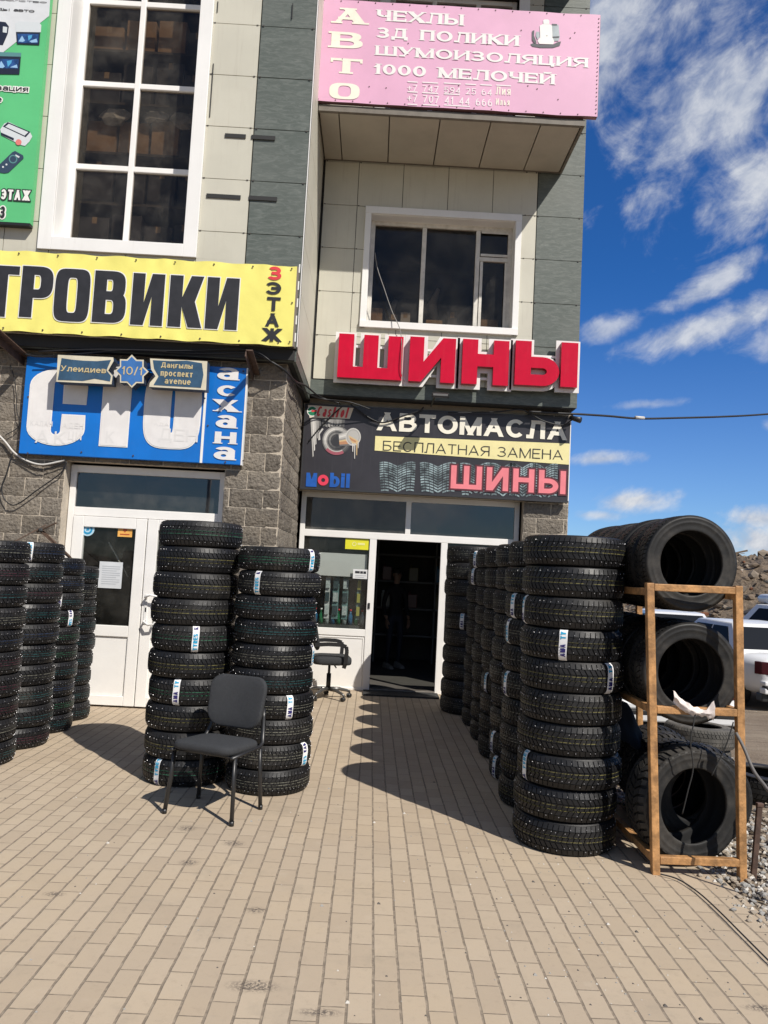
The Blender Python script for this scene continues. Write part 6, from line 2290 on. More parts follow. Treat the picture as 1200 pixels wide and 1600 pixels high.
cord('cable', 'thin wire hanging across the bay window down to the red letters', 'cable', [v3(586, 395, 10.52), v3(590, 420, 10.50), v3(600, 450, 10.50), v3(612, 485, 10.48), v3(625, 515, 10.38), v3(628, 545, 10.30), v3(627, 580, 10.30), v3(632, 596, 10.34)], .006, pm('wire_grey', (0.22, 0.21, 0.2), 0.5))
cord('cable', 'white cable curving down the stone wall left of the white door', 'cable', [v3(-10, 672, 8.77), v3(8, 690, 8.77), v3(22, 707, 8.77), v3(42, 720, 8.77), v3(65, 726, 8.77), v3(90, 722, 8.77), v3(101, 719, 8.77)], .012, CABLEW)
cord('cable', 'dark cable looping low on the stone wall at the left edge', 'cable', [v3(20, 706, 8.77), v3(12, 735, 8.76), v3(3, 760, 8.76), v3(6, 778, 8.76), v3(18, 789, 8.76), v3(32, 785, 8.76), v3(55, 768, 8.76), v3(78, 752, 8.77), v3(96, 738, 8.77), v3(104, 722, 8.77)], .007, CABLE)
cord('cable', 'thin dark cable under the white one on the left stone wall', 'cable', [v3(22, 712, 8.765), v3(45, 726, 8.765), v3(62, 733, 8.765), v3(85, 729, 8.765), v3(104, 721, 8.765)], .006, CABLE)
cord('cable', 'thin vertical wire on the stone wall left of the blue sign', 'cable', [v3(16, 570, 8.77), v3(24, 600, 8.77), v3(26, 640, 8.77), v3(30, 665, 8.77), v3(8, 680, 8.77)], .005, CABLE)

fl = thing('floodlight', 'small black floodlight on an arm below the red letters', 'lamp', (*v3(688, 622, 10.3)[:2], v3(688, 622, 10.3)[2]))
x, z = at(688, 617, 10.25)
mb = MB()
mb.hexa([(x - .12, 10.22, z - .05), (x + .12, 10.22, z - .05), (x + .10, 10.32, z - .01), (x - .10, 10.32, z - .01),
         (x - .12, 10.20, z + .01), (x + .12, 10.20, z + .01), (x + .10, 10.31, z + .05), (x - .10, 10.31, z + .05)])
mb.build('housing', BLACKP, fl, world=True, bevel=.008)
mb = MB()
mb.quad([(x - .10, 10.219, z - .045), (x + .10, 10.219, z - .045), (x + .10, 10.201, z + .005), (x - .10, 10.201, z + .005)][::1])
mb.build('lens', pm('lamp_lens', (0.25, 0.25, 0.25), 0.15), fl, world=True)
mb = MB()
mb.bar((x - .06, 10.31, z + .02), (x - .10, 10.54, z - .10), .02, .02)
mb.build('arm', BLACKP, fl, world=True)

sl_ = thing('spotlight', 'small black spotlight on the right end of the black sign', 'lamp', v3(900, 654, 10.6))
x, z = at(900, 654, 10.55)
mb = MB()
mb.tube([(x - .07, 10.6, z + .02), (x + .05, 10.5, z - .03)], [.03, .045], 10)
mb.build('housing', BLACKP, sl_, world=True)
mb = MB()
mb.bar((x - .02, 10.56, z), (x - .06, 10.62, z + .09), .018, .018)
mb.build('arm', BLACKP, sl_, world=True)

# brown rods standing behind the left stacks
rod = thing('wooden_rods', 'thin brown rods tied crosswise above the left tyre stacks', 'rods', v3(64, 830, 8.62))
ROD = pm('rod_brown', (0.10, 0.062, 0.042), 0.7, var=0.3, vscale=12)
for a, b, wd in (((60, 826), (149, 908), .035), ((72, 820), (12, 852), .022), ((58, 831), (88, 817), .02), ((66, 828), (110, 870), .02)):
    mb = MB()
    Y1, Y2 = 8.66, 8.56
    mb.bar(v3(*a, Y1), v3(*b, Y2), wd, wd * .6)
    mb.build('rod', ROD, rod, world=True)
mb = MB()
mb.bar(v3(141, 901, 8.545), v3(147, 906.5, 8.545), .036, .024)
mb.build('tip', INKW, rod, world=True)
mb = MB()
mb.blob(v3(64, 828, 8.63), .028, 0, 3, .2)
mb.build('knot', CORD, rod, world=True)
st = MB()
st.bar(v3(170, 847, 9.2), v3(200, 901, 9.2), .022, .012)
tag(st.build('pole', pm('pole_pale', (0.5, 0.47, 0.43), 0.5)), 'pale thin pole leaning behind the white door glass', 'pole')

# ------------------------------------------------------------------ things inside, seen through the glass
CARD = pm('cardboard', (0.34, 0.22, 0.12), 0.85, var=0.2, vscale=5)
CARDD = pm('dark_carton', (0.045, 0.043, 0.046), 0.6, var=0.3, vscale=4)
POLY_ = pm('plastic_bag', (0.35, 0.35, 0.34), 0.35, var=0.4, vscale=7)
POLYW = pm('white_board', (0.50, 0.48, 0.46), 0.6)
rs = random.Random(12)


def carton(x, y, z, w_, d_, h_, mat, label, grp):
    mb = MB()
    mb.box(x - w_ / 2, x + w_ / 2, y, y + d_, z, z + h_)
    o = mb.build('carton', mat, None, bevel=.006)
    mb = MB()
    mb.box(x - .03, x + .03, y - .0015, y + d_ * .5, z + h_ - .08, z + h_ + .0015)
    mb.build('tape', pm('tape_tan', (0.38, 0.27, 0.16), 0.4), o)
    return tag(o, label, 'box', grp)


# tall window: a shelf wall of dark cartons, brown cartons above
sx_ = 0
mb = MB()
for z in (5.35, 6.02, 6.66, 7.30, 7.98, 8.7):
    mb.box(-3.80, -2.38, 9.12, 9.7, z - .03, z)
for x in (-3.83, -2.36):
    mb.box(x - .02, x + .02, 9.12, 9.7, 4.42, 9.4)
tag(mb.build('shelf_unit', pm('shelf_dark', (0.06, 0.05, 0.04), 0.8)), 'dark storage shelves close behind the tall window', 'shelf')
rowsx = [-3.62, -3.22, -2.83, -2.52]
lvl = ['bottom', 'second', 'third', 'fourth', 'fifth']
pos = ['far left', 'centre left', 'centre right', 'far right']
for i, z in enumerate((5.351, 6.021, 6.661, 7.301, 7.981)):
    for j, x in enumerate(rowsx):
        brown = i in (2, 4) and j in (0, 1, 2)
        h_ = rs.uniform(.42, .6) if i < 4 else rs.uniform(.3, .5)
        carton(x, 9.16 + rs.uniform(0, .05), z, (.36, .36, .34, .24)[j], .4, h_, CARD if brown else CARDD,
               '%s carton at the %s of the %s shelf behind the tall window' % ('brown' if brown else 'dark', pos[j], lvl[i]), 'cartons behind the tall window')
for i, (x, z, r) in enumerate(((-3.45, 7.12, .12), (-2.95, 7.14, .10), (-2.62, 7.11, .11))):
    mb = MB()
    mb.blob((x, 9.13, z), r, 0, i, .35, (1.4, .5, .8), 2)
    tag(mb.build('plastic_bag', POLY_), ['crumpled bag left on the cartons behind the tall window', 'crumpled bag in the middle behind the tall window', 'crumpled bag at the right behind the tall window'][i], 'bag', 'crumpled bags behind the tall window')
# bay window: a few boxes on the sill, things further in
for i, (x, w_, h_, m_) in enumerate(((-.12, .17, .30, CARD), (.12, .12, .22, CARDD), (.30, .14, .26, POLYW), (.72, .24, .17, CARD), (.98, .14, .30, CARDD), (1.52, .26, .22, CARD))):
    carton(x, RU + .34, 5.2, w_, .2, h_, m_, ['brown box at the left end of the bay window sill', 'narrow dark box on the left part of the bay window sill', 'pale box before the first mullion of the bay window',
                                             'low brown box in the middle of the bay window', 'dark box beside the second mullion of the bay window', 'brown box under the small sash of the bay window'][i], 'boxes on the bay window sill')
mb = MB()
mb.box(-.75, 2.4, RU + .29, RU + .9, 5.14, 5.2)
mb.build('sill_board', pm('sill_board', (0.3, 0.27, 0.24), 0.7), shop, world=True)
for i, (x, y, z) in enumerate(((.1, 11.9, 5.4), (.75, 11.6, 5.5), (1.45, 12.1, 5.4))):
    mb = MB()
    mb.tube([(x, y, 4.55), (x + .05, y, z), (x - .03, y, z + .35), (x + .06, y, z + .6)], [.09, .05, .07, .03], 8)
    tag(mb.build('display_stand', POLYW), ['pale curved display stand at the left inside the bay window', 'pale curved display stand in the middle inside the bay window', 'pale curved display stand at the right inside the bay window'][i], 'stand', 'stands inside the bay window')

# shop interior behind the left pane
mb = MB()
mb.box(-.98, -.07, RD + .075, RD + .09, 1.60, 1.93)
tag(mb.build('white_board', pm('board_inside', (0.75, 0.74, 0.72), 0.6)), 'blank white board hanging inside the shop window', 'board')
for i, (x, w_) in enumerate(((-.62, .07), (-.50, .09), (-.36, .085), (-.165, .06))):
    hk = thing('display_strip', ['white perforated strip of goods, leftmost inside the shop window', 'second strip of packets from the left inside the shop window', 'third strip of packets from the left inside the shop window', 'strip of yellow packets by the white door post'][i], 'display', (x, RD + .16, 0.98), 0, 'hanging displays inside the shop window')
    mb = MB()
    mb.box(-w_ / 2, w_ / 2, 0, .012, 0, .78)
    mb.build('back_strip', pm('strip_white', (0.62, 0.63, 0.62), 0.5, var=0.15, vscale=20) if i == 0 else pm('strip_teal', (0.16, 0.27, 0.27), 0.5, var=0.3, vscale=16), hk)
    for k in range(4):
        mb = MB()
        mb.box(-w_ * .4, w_ * .4, -.03, -.002, .06 + k * .19, .19 + k * .19)
        mb.build('packet', [pm('packet_pale', (0.50, 0.55, 0.55), 0.4, var=0.3, vscale=30), pm('packet_dark', (0.05, 0.08, 0.09), 0.4), pm('packet_yellow', (0.45, 0.42, 0.10), 0.4)][2 if i == 3 else (k + i) % 2], hk)
GLB = [pm('bottle_blue', (0.03, 0.14, 0.28), 0.2), pm('bottle_green', (0.02, 0.20, 0.08), 0.2), pm('bottle_clear', (0.45, 0.5, 0.5), 0.15)]
for i in range(9):
    b_ = MB()
    x = -.78 + i * .085
    r = .032
    b_.lathe([(0, 0), (r, 0), (r, .13), (r * .4, .17), (r * .4, .20), (0, .20)], 12, c=(x, RD + .20, .90))
    o = b_.build('bottle', GLB[i % 3])
    tag(o, ('blue', 'green', 'clear')[i % 3] + ' bottle, %s in the row on the shop window counter' % ['first', 'second', 'third', 'fourth', 'fifth', 'sixth', 'seventh', 'eighth', 'last'][i], 'bottle', 'bottles on the shop window counter')
    cp = MB()
    cp.lathe([(0, .198), (r * .5, .198), (r * .5, .225), (0, .225)], 10, c=(x, RD + .20, .90))
    cp.build('cap', INKW if i % 2 else INKR, o)
mb = MB()
mb.box(-.98, -.08, RD + .12, RD + .55, .82, .90)
mb.box(-.96, -.92, RD + .2, RD + .5, .01, .82)
mb.box(-.14, -.10, RD + .2, RD + .5, .01, .82)
tag(mb.build('counter', pm('counter_dark', (0.07, 0.07, 0.07), 0.5)), 'dark counter just inside the shop window', 'counter')
# deeper in: shelving with cans, a person by the counter
mb = MB()
for z in (.5, 1.0, 1.5, 2.0, 2.5):
    mb.box(-.9, 2.3, 14.5, 14.9, z, z + .03)
for x in (-.9, .1, 1.2, 2.27):
    mb.box(x, x + .03, 14.5, 14.9, .01, 2.7)
tag(mb.build('shelf_unit', pm('shelf_grey', (0.2, 0.2, 0.2), 0.6)), 'grey shelf rack at the back of the dark shop', 'shelf')
for i in range(12):
    x, z = -.7 + (i % 6) * .5, (1.035, 1.535)[i // 6]
    b_ = MB()
    b_.box(x - .09, x + .09, 14.55, 14.7, z, z + .26)
    b_.tube([(x - .05, 14.62, z + .25), (x - .05, 14.62, z + .31)], .025, 8)
    o = tag(b_.build('canister', (GLB + [pm('can_red', (0.10, 0.015, 0.015), 0.35), pm('can_yellow', (0.12, 0.09, 0.02), 0.35)])[i % 5], None, bevel=.01), 'oil canister, %s on the %s of the back shelf' % (['first', 'second', 'third', 'fourth', 'fifth', 'last'][i % 6], ['second board', 'third board'][i // 6]), 'canister', 'canisters on the back shelf')
# ------------------------------------------------------------------ rubble mound, gravel
def mound_h(x, y):
    # ridge running to the right, its left flank falling away behind the rack
    u = (x - 10.2) / 9.0
    side = 1 / (1 + math.exp(-(x - 12.2) * .95))
    across = math.exp(-((y - 33) / 6.0) ** 2)
    n_ = noise.noise(Vector((x * .45, y * .45, 0))) * .55 + noise.noise(Vector((x * 1.3, y * 1.3, 4))) * .28 + noise.noise(Vector((x * 3.5, y * 3.5, 9))) * .12
    return -.32 + side * across * (3.35 + n_ * 1.0) + across * side * .15


mm = bpy.data.materials.new('rubble_earth')
mm.use_nodes = True
t = NT(mm.node_tree)
tcx = t.n('ShaderNodeTexCoord')
n1 = t.n('ShaderNodeTexNoise', i_Vector=tcx.outputs['Object'], i_Scale=1.2, i_Detail=9.0, i_Roughness=0.72)
n2 = t.n('ShaderNodeTexVoronoi', i_Vector=tcx.outputs['Object'], i_Scale=4.5)
n3 = t.n('ShaderNodeTexNoise', i_Vector=tcx.outputs['Object'], i_Scale=14.0, i_Detail=5.0, i_Roughness=0.75)
c = t.mix(t.maprange(n1.outputs['Fac'], .35, .68), (0.10, 0.072, 0.048), (0.235, 0.175, 0.12))
c = t.mix(t.math('MULTIPLY', t.maprange(n3.outputs['Fac'], .5, .7), .6), c, (0.30, 0.25, 0.19))
b = t.n('ShaderNodeBsdfPrincipled', i_Roughness=0.95)
t.l(c, b.inputs['Base Color'])
bp = t.n('ShaderNodeBump', i_Height=t.math('ADD', n3.outputs['Fac'], n2.outputs['Distance']), i_Strength=0.9, i_Distance=0.12)
t.l(bp.outputs[0], b.inputs['Normal'])
t.n('ShaderNodeOutputMaterial', i_Surface=b.outputs[0])
mb = MB()
NX, NY = 130, 70
vs = []
for j in range(NY + 1):
    for i in range(NX + 1):
        x, y = 7 + 33 * i / NX, 21 + 25 * j / NY
        vs.append((x, y, mound_h(x, y)))
mb.add(vs, [(j * (NX + 1) + i, j * (NX + 1) + i + 1, (j + 1) * (NX + 1) + i + 1, (j + 1) * (NX + 1) + i) for j in range(NY) for i in range(NX)])
struct(mb.build('hill', mm))
rs = random.Random(31)
mb = MB()
for k in range(1500):
    x, y = rs.uniform(9.5, 22), rs.uniform(24.5, 34.5)
    z = mound_h(x, y)
    if z < -.15 and rs.random() < .8:
        continue
    r = rs.choice((.05, .06, .08, .10, .14, .2)) * rs.uniform(.7, 1.2)
    m = rs.choices((0, 1, 2, 3, 4), (6, 4, 2, 1, .7))[0]
    if rs.random() < .16:
        a = rs.uniform(0, PI)
        mb.bar((x, y, z), (x + math.cos(a) * r * 4, y - abs(math.sin(a)) * r * 2, z + r * rs.uniform(.2, 1.2)), r * .4, r * .5, m)
    else:
        mb.blob((x, y, z + r * .3), r, m, k, .4, (rs.uniform(.8, 1.6), 1, rs.uniform(.6, 1)), 1)
o = mb.build('rubble', [pm('rubble_brown', (0.16, 0.12, 0.085), .95), pm('rubble_grey', (0.21, 0.17, 0.13), .95), pm('rubble_dark', (0.05, 0.045, 0.04), .95), pm('rubble_pale', (0.38, 0.33, 0.27), .9), pm('rubble_rust', (0.25, 0.10, 0.05), .9)])
tag(o, 'rubble and stones strewn over the earth mound behind the parked cars', 'rubble', kind='stuff')

mb = MB()
for k in range(5200):
    y = 3.0 + 5.5 * rs.random() ** 1.4
    lim = PAVE_X + .02 + .18 * noise.noise(Vector((0, y * 1.7, 2)))
    x = lim + abs(rs.gauss(0, .55))
    if rs.random() < .05:
        x = lim - abs(rs.gauss(0, .10))
    if y > 5 and x > 4.2:
        continue
    r = rs.uniform(.006, .019) if y < 5.2 else rs.uniform(.010, .024)
    z = 0 if x < PAVE_X else max(ground_z(x, y) + .028, -.03)
    mb.blob((x, y, z + r * .35), r, rs.choices((0, 1, 2, 3), (4, 4, 2, 1))[0], k, .3, (rs.uniform(.8, 1.4), rs.uniform(.8, 1.4), rs.uniform(.5, .8)), 0 if False else 1) if r > .015 else mb.add(
        [(x - r, y - r * .7, z), (x + r, y - r * .8, z), (x + r * .9, y + r, z), (x - r * .8, y + r * .9, z), (x - r * .4, y - r * .3, z + r * 1.1), (x + r * .5, y + r * .2, z + r)],
        [(0, 1, 4), (1, 5, 4), (1, 2, 5), (2, 3, 5), (3, 4, 5), (3, 0, 4)], rs.choices((0, 1, 2, 3), (4, 4, 2, 1))[0])
o = mb.build('gravel', [pm('gravel_tan', (0.33, 0.28, 0.22), .9), pm('gravel_grey', (0.30, 0.29, 0.27), .9), pm('gravel_pale', (0.55, 0.52, 0.47), .9), pm('gravel_dark', (0.10, 0.09, 0.08), .9)])
tag(o, 'loose gravel along the edge of the paving right of the rack', 'gravel', kind='stuff')
# scattered grit on the pavers
mb = MB()
for k in range(520):
    x, y = rs.uniform(-3.2, 2.15), rs.uniform(2.6, 6.5)
    if rs.random() < .45:
        x = rs.uniform(.6, 2.15)
        y = rs.uniform(2.6, 5.0)
    r = rs.uniform(.002, .0055)
    if rs.random() < .04:
        r = .009
    mb.add([(x - r, y - r * .7, .0005), (x + r, y - r * .8, .0005), (x + r * .9, y + r, .0005), (x - r * .8, y + r * .9, .0005), (x - r * .2, y, r * 1.1)],
           [(0, 1, 4), (1, 2, 4), (2, 3, 4), (3, 0, 4)], rs.choices((0, 1, 2), (3, 2, 3))[0])
o = mb.build('grit', [pm('gravel_grey', (0.30, 0.29, 0.27), .9), pm('gravel_pale', (0.55, 0.52, 0.47), .9), pm('gravel_dark', (0.10, 0.09, 0.08), .9)])
tag(o, 'small stones and grit scattered over the pavers', 'grit', kind='stuff')

# ------------------------------------------------------------------ parked cars
CARW = pm('car_white', (0.72, 0.72, 0.72), 0.22, dirt=0.15, dirtcol=(0.45, 0.42, 0.38))
CARG = pm('car_window', (0.014, 0.016, 0.02), 0.4, spec=0.06)
CART = pm('car_tail_red', (0.065, 0.006, 0.011), 0.2)
CARB = pm('car_black_trim', (0.02, 0.02, 0.02), 0.5)
CARS = pm('car_silver', (0.38, 0.40, 0.42), 0.25, metal=.5)
RIM = pm('rim_alloy', (0.40, 0.40, 0.41), 0.3, metal=.8)


def car(label, loc, rz, L=4.45, Wd=1.74, belt=.93, roof=1.42, paint=CARW, wagon=False, box=False, plate=True):
    """rear of the car at -Y"""
    t = thing('parked_car', label, 'car', loc, rz, 'cars parked on the dirt road')
    hw, hl = Wd / 2, L / 2
    # hull: loft of rounded sections
    st_ = [(-hl, .80, .42, belt - .16), (-hl + .03, .88, .34, belt - .06), (-hl + .12, .955, .28, belt - .01), (-hl + .9, 1.0, .22, belt + .0), (0, 1.0, .20, belt - .02), (hl - 1.2, 1.0, .22, belt - .04), (hl - .45, .96, .26, belt - .14), (hl - .1, .86, .32, belt - .24), (hl, .72, .40, belt - .34)]
    mb = MB()
    vs, k = [], 16
    for (y, s, z0, z1) in st_:
        zc, zh = (z0 + z1) / 2, (z1 - z0) / 2
        for i in range(k):
            a = 2 * PI * (i + .5) / k
            cx, cz = math.cos(a), math.sin(a)
            e = .45
            vs.append((hw * s * math.copysign(abs(cx) ** e, cx), y, zc + zh * math.copysign(abs(cz) ** e, cz)))
    fs = [(i * k + j, i * k + (j + 1) % k, (i + 1) * k + (j + 1) % k, (i + 1) * k + j) for i in range(len(st_) - 1) for j in range(k)]
    fs += [tuple(range(k))[::-1][::-1], tuple((len(st_) - 1) * k + j for j in range(k))[::-1]]
    mb.add(vs, [f[::-1] for f in fs], 0, True)
    # cabin
    b0, b1 = (-hl + .10 if wagon else -hl + .72), hl - 1.35
    r0, r1 = (-hl + .42 if wagon else -hl + 1.28), hl - 2.0
    bw, rw = hw * .93, hw * .70
    B = [(-bw, b0, belt - .06), (bw, b0, belt - .06), (bw, b1, belt - .08), (-bw, b1, belt - .08)]
    R_ = [(-rw, r0, roof - .03), (rw, r0, roof - .03), (rw, r1, roof - .02), (-rw, r1, roof - .02)]
    mb.hexa(B + R_)
    mb.hexa([R_[0], R_[1], R_[2], R_[3], (-rw * .9, r0 + .12, roof), (rw * .9, r0 + .12, roof), (rw * .9, r1 - .12, roof), (-rw * .9, r1 - .12, roof)])
    body = mb.build('body', paint, t, autosmooth=40, bevel=.012)

    def face(p, q, r, s, u0, u1, v0, v1, off, name):
        p, q, r, s = map(Vector, (p, q, r, s))

        def at_(u, v_):
            return (p * (1 - u) + q * u) * (1 - v_) + (s * (1 - u) + r * u) * v_
        nrm = (q - p).cross(s - p).normalized() * off
        g = MB()
        pts = [at_(u0, v0), at_(u1, v0), at_(u1, v1), at_(u0, v1)]
        g.hexa([x - nrm * .3 for x in pts] + [x + nrm for x in pts])
        return g.build(name, CARG, t)
    face(B[0], B[1], R_[1], R_[0], .07, .93, .18, .88, .012, 'rear_window')
    face(B[2], B[3], R_[3], R_[2], .06, .94, .15, .90, .012, 'windscreen')
    for (a, b2, c_, d_) in ((B[1], B[2], R_[2], R_[1]), (B[3], B[0], R_[0], R_[3])):
        rev = a == B[3]
        for (u0, u1) in ((.12, .46), (.50, .90)):
            uu = (1 - u1, 1 - u0) if rev else (u0, u1)
            face(a, b2, c_, d_, uu[0], uu[1], .20, .86, .010, 'side_window')
    for s in (-1, 1):
        # lamp cluster wrapping round the rear corner
        g = MB()
        z0, z1 = belt - .30, belt - .10
        P = [(.64, -hl - .030), (.82, -hl - .010), (.93, -hl + .06), (.995, -hl + .17)]
        Q = [(.64, -hl + .10), (.78, -hl + .12), (.86, -hl + .16), (.93, -hl + .22)]
        for k in range(3):
            pts = [(s * hw * P[k][0], P[k][1]), (s * hw * P[k + 1][0], P[k + 1][1]), (s * hw * Q[k + 1][0], Q[k + 1][1]), (s * hw * Q[k][0], Q[k][1])]
            if s < 0:
                pts = [pts[1], pts[0], pts[3], pts[2]]
            sh_ = .06 if k == 0 else 0
            g.hexa([(a, b, z0) for a, b in pts] + [(a, b, z1) for a, b in pts])
        g.build('tail_light', CART, t, bevel=.008)
    g = MB()
    g.box(-hw * .90, hw * .90, -hl - .05, -hl + .1, .40, .455)
    g.box(-hw * .80, hw * .80, -hl - .01, -hl + .1, .24, .33)
    g.build('bumper_strip', CARB, t, bevel=.01)
    g = MB()
    g.box(-hw * .93, hw * .93, -hl - .045, -hl + .12, .33, .42)
    g.box(-hw * .93, hw * .93, -hl - .047, -hl + .12, .458, .53)
    g.build('bumper', paint, t, bevel=.02)
    g = MB()
    g.box(-hw * .55, hw * .55, -hl - .012, -hl + .01, belt - .085, belt - .075)
    g.build('boot_seam', CARB, t)
    g = MB()
    g.box(-hw * .93, hw * .93, -hl + .03, -hl + .22, .20, .335)
    g.build('lower_skirt', CARB, t, bevel=.02)
    for s in (-1, 1):
        g = MB()
        for (ya, yb) in ((-.02, .0), (-1.05, -1.03)):
            g.box(s * hw * 1.0 - .004, s * hw * 1.0 + .004, ya, yb, .35, belt - .06)
        g.build('door_seam', CARB, t)
    if plate:
        g = MB()
        g.box(-.27, .27, -hl - .022, -hl + .02, belt - .28, belt - .155)
        pl = g.build('number_plate', CARB, t)
        g = MB()
        g.box(-.25, .25, -hl - .028, -hl - .023, belt - .27, belt - .165)
        g.build('plate_face', INKW, pl)
        g = MB()
        for x in (-.21, -.10, -.05, 0.0, .08, .13, .19):
            g.box(x - .018, x + .018, -hl - .030, -hl - .0285, belt - .25, belt - .185)
        g.build('plate_figures', INK, pl)
    for sx_ in (-1, 1):
        for yy in (-hl + .85, hl - .85):
            g = MB()
            g.lathe([(.20, -.09), (.31, -.10), (.325, -.06), (.325, .06), (.31, .10), (.20, .09)], 24, c=(sx_ * (hw - .09), yy, .322), axis='X', closed=True)
            wh = g.build('wheel', CARB, t)
            g = MB()
            g.lathe([(0, .075 * sx_), (.06, .085 * sx_), (.19, .07 * sx_), (.205, .085 * sx_)], 20, c=(sx_ * (hw - .09), yy, .322), axis='X')
            g.build('rim', RIM, wh)
    if box:
        g = MB()
        st2 = [(-.75, .25, .05), (-.6, .36, .12), (0, .38, .15), (.6, .34, .13), (.8, .22, .05)]
        vs = []
        for (y, w2, h2) in st2:
            for i in range(12):
                a = 2 * PI * (i + .5) / 12
                vs.append((w2 * math.copysign(abs(math.cos(a)) ** .5, math.cos(a)), y, roof + .14 + h2 * math.copysign(abs(math.sin(a)) ** .5, math.sin(a))))
        g.add(vs, [(i * 12 + j, (i + 1) * 12 + j, (i + 1) * 12 + (j + 1) % 12, i * 12 + (j + 1) % 12) for i in range(4) for j in range(12)] + [tuple(range(12)), tuple(48 + j for j in range(12))[::-1]], 0, True)
        g.build('roof_box', CARW, t)
        g = MB()
        for y in (-.4, .4):
            g = MB()
            g.box(-hw * .62, hw * .62, y - .02, y + .02, roof, roof + .03)
            g.build('roof_bar', CARB, t)
    return t


def gz(x, y):
    return ground_z(x, y) + .005


car('white saloon car seen from behind, right of the wooden rack', (6.95, 14.6, gz(6.95, 14.6)), math.radians(5), roof=1.40)
car('white hatchback mostly hidden by the rack, its tail showing beside the right post', (3.30, 10.3, gz(3.30, 10.3)), math.radians(-2), L=3.9, wagon=True, roof=1.33, belt=.9, plate=False)
car('white estate car with a roof box, beyond the white saloon', (11.1, 20.5, gz(11.1, 20.5)), math.radians(12), L=4.7, wagon=True, roof=1.6, belt=1.0, box=True)
car('white saloon car facing the viewer, seen between the rack tyres', (7.1, 17.9, gz(7.1, 17.9)), math.radians(170), roof=1.38)

# a street lamp across the road, behind the viewer: it shows in the glass over the left door
lp = thing('street_lamp', 'grey street lamp reflected in the glass above the white double door', 'lamp', (-7.0, -14.0, 0))
mb = MB()
mb.tube([(-7, -14, 0), (-7, -14, 6.2)], [.09, .06], 10)
mb.build('pole', pm('lamp_pole', (0.25, 0.26, 0.27), .5), lp, world=True)
mb = MB()
mb.tube([(-7, -14, 6.2), (-7.5, -14, 6.9), (-8.3, -14, 7.3)], .05, 8)
mb.build('arm', pm('lamp_pole', (0.25, 0.26, 0.27), .5), lp, world=True)
mb = MB()
mb.box(-8.9, -8.2, -14.12, -13.88, 7.24, 7.36)
mb.build('lamp_head', pm('lamp_head', (0.3, 0.3, 0.3), .4), lp, world=True, bevel=.03)

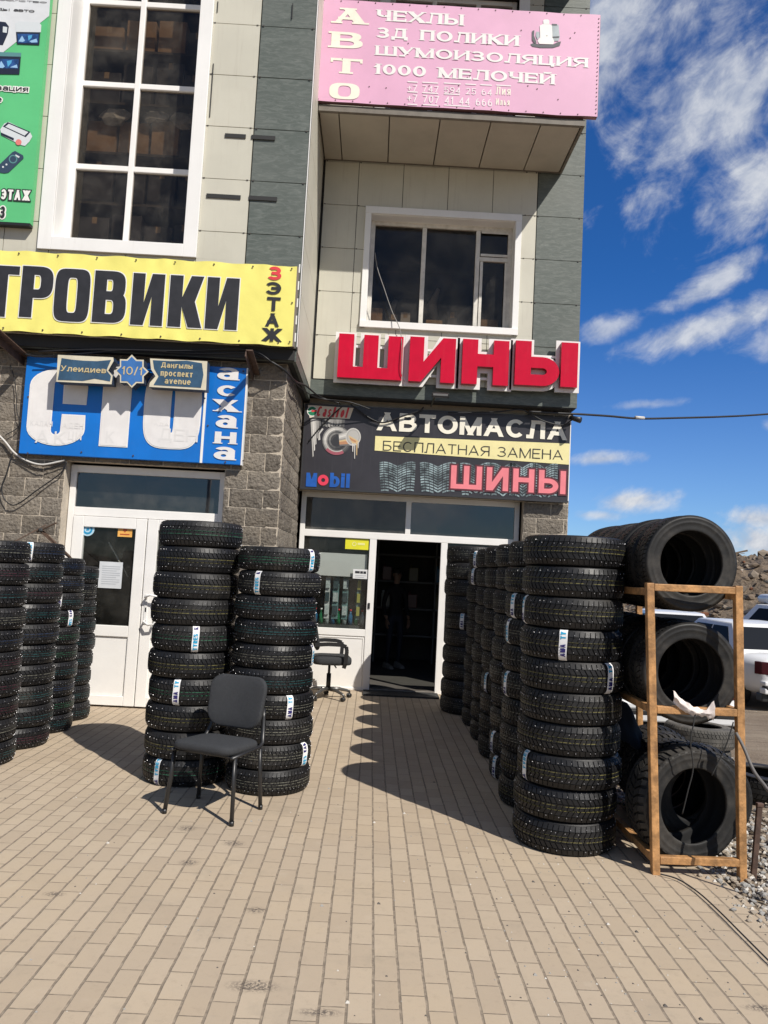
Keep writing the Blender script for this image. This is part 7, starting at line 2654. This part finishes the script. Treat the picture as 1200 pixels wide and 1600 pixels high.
# ------------------------------------------------------------------ a person standing in the dark of the shop
def person(loc, rz):
    root = thing('person', 'person in dark clothes standing in the shadow inside the open doorway', 'person', loc, rz)
    V, E, R = [], [], []

    def chain(pts, start=None):
        prev = start
        for (p, r) in pts:
            V.append(p)
            R.append(r)
            if prev is not None:
                E.append((prev, len(V) - 1))
            prev = len(V) - 1
        return prev
    pelvis = chain([((0, 0, .93), .125)])
    ch_ = chain([((0, .0, 1.08), .115), ((0, .01, 1.25), .13), ((0, .015, 1.38), .105)], pelvis)
    neck = chain([((0, .0, 1.48), .052), ((0, -.012, 1.55), .055), ((0, -.02, 1.62), .082), ((0, -.015, 1.70), .075), ((0, -.01, 1.745), .04)], ch_)
    for s in (-1, 1):
        chain([((s * .17, .01, 1.37), .062), ((s * .215, .02, 1.22), .05), ((s * .235, .02, 1.09), .043), ((s * .235, -.05, .95), .037), ((s * .225, -.10, .86), .028)], ch_)
        chain([((s * .095, 0, .84), .092), ((s * .105, -.01, .66), .075), ((s * .11, -.015, .49), .058), ((s * .115, .0, .30), .055), ((s * .115, .015, .10), .04)], pelvis)
    me = bpy.data.meshes.new('body')
    me.from_pydata(V, E, [])
    o = bpy.data.objects.new('body', me)
    COL.objects.link(o)
    o.parent = root
    sk = o.modifiers.new('skin', 'SKIN')
    sk.use_smooth_shade = True
    for i, v_ in enumerate(me.skin_vertices[0].data):
        v_.radius = (R[i], R[i] * .85)
        v_.use_root = (i == 0)
    ss = o.modifiers.new('sub', 'SUBSURF')
    ss.levels = ss.render_levels = 2
    dg = bpy.context.evaluated_depsgraph_get()
    bpy.context.view_layer.update()
    me2 = bpy.data.meshes.new_from_object(o.evaluated_get(dg))
    o.modifiers.clear()
    o.data = me2
    SKIN_ = pm('skin', (0.30, 0.18, 0.125), .5)
    JACK = pm('jacket_dark', (0.012, 0.012, 0.014), .8)
    JEAN = pm('trousers_dark', (0.025, 0.03, 0.045), .85)
    me2.materials.clear()
    for m in (JACK, JEAN, SKIN_):
        me2.materials.append(m)
    for p in me2.polygons:
        z = p.center.z
        p.material_index = 2 if z > 1.485 or (abs(p.center.x) > .2 and z < .93) else (1 if z < .92 else 0)
        p.use_smooth = True
    # face: nose, eyes, mouth, ears
    f = MB()
    f.blob((0, -.105, 1.635), .016, 0, 1, .05, (.8, 1.1, 1.3), 2)
    f.build('nose', SKIN_, root)
    for s in (-1, 1):
        f = MB()
        f.blob((s * .078, -.01, 1.64), .022, 0, 2, .05, (.4, .8, 1.3), 2)
        f.build('ear', SKIN_, root)
    for s in (-1, 1):
        e = MB()
        e.blob((s * .03, -.088, 1.655), .010, 0, 3, 0, (1.3, .7, .7), 2)
        e.build('eye', INK, root)
    mo_ = MB()
    mo_.blob((0, -.092, 1.595), .02, 0, 4, 0, (1.1, .4, .28), 2)
    mo_.build('mouth', pm('lips', (.35, .13, .11), .5), root)
    hr = MB()
    hr.blob((0, .005, 1.70), .092, 0, 5, .04, (.93, 1.0, .78), 3)
    hr.build('hair', pm('hair_dark', (.015, .012, .01), .6), root)
    for s in (-1, 1):
        h = MB()
        hx, hy, hz = s * .225, -.105, .855
        h.hexa([(hx - .014, hy - .03, hz - .085), (hx + .014, hy - .03, hz - .085), (hx + .014, hy + .04, hz - .085), (hx - .014, hy + .04, hz - .085),
                (hx - .014, hy - .02, hz), (hx + .014, hy - .02, hz), (hx + .014, hy + .025, hz), (hx - .014, hy + .025, hz)])
        for k, (dy, ln) in enumerate(((-.022, .07), (-.002, .08), (.017, .075), (.034, .058))):
            h.tube([(hx, hy + dy, hz - .083), (hx - s * .006, hy + dy, hz - .083 - ln * .5), (hx - s * .022, hy + dy, hz - .083 - ln * .92)], [.0095, .009, .007], 6)
        h.tube([(hx, hy - .022, hz - .02), (hx - s * .01, hy - .05, hz - .05), (hx - s * .016, hy - .056, hz - .085)], [.012, .010, .008], 6)
        h.build('hand', SKIN_, root)
        sh_ = MB()
        sh_.hexa([(s * .115 - .048, -.17, .0), (s * .115 + .048, -.17, .0), (s * .115 + .042, .10, .0), (s * .115 - .042, .10, .0),
                  (s * .115 - .036, -.14, .055), (s * .115 + .036, -.14, .055), (s * .115 + .038, .09, .11), (s * .115 - .038, .09, .11)])
        sh_.build('shoe', pm('shoe_pale', (.30, .29, .28), .6), root, bevel=.015)
    return root


person((.46, 13.7, .008), math.radians(30))
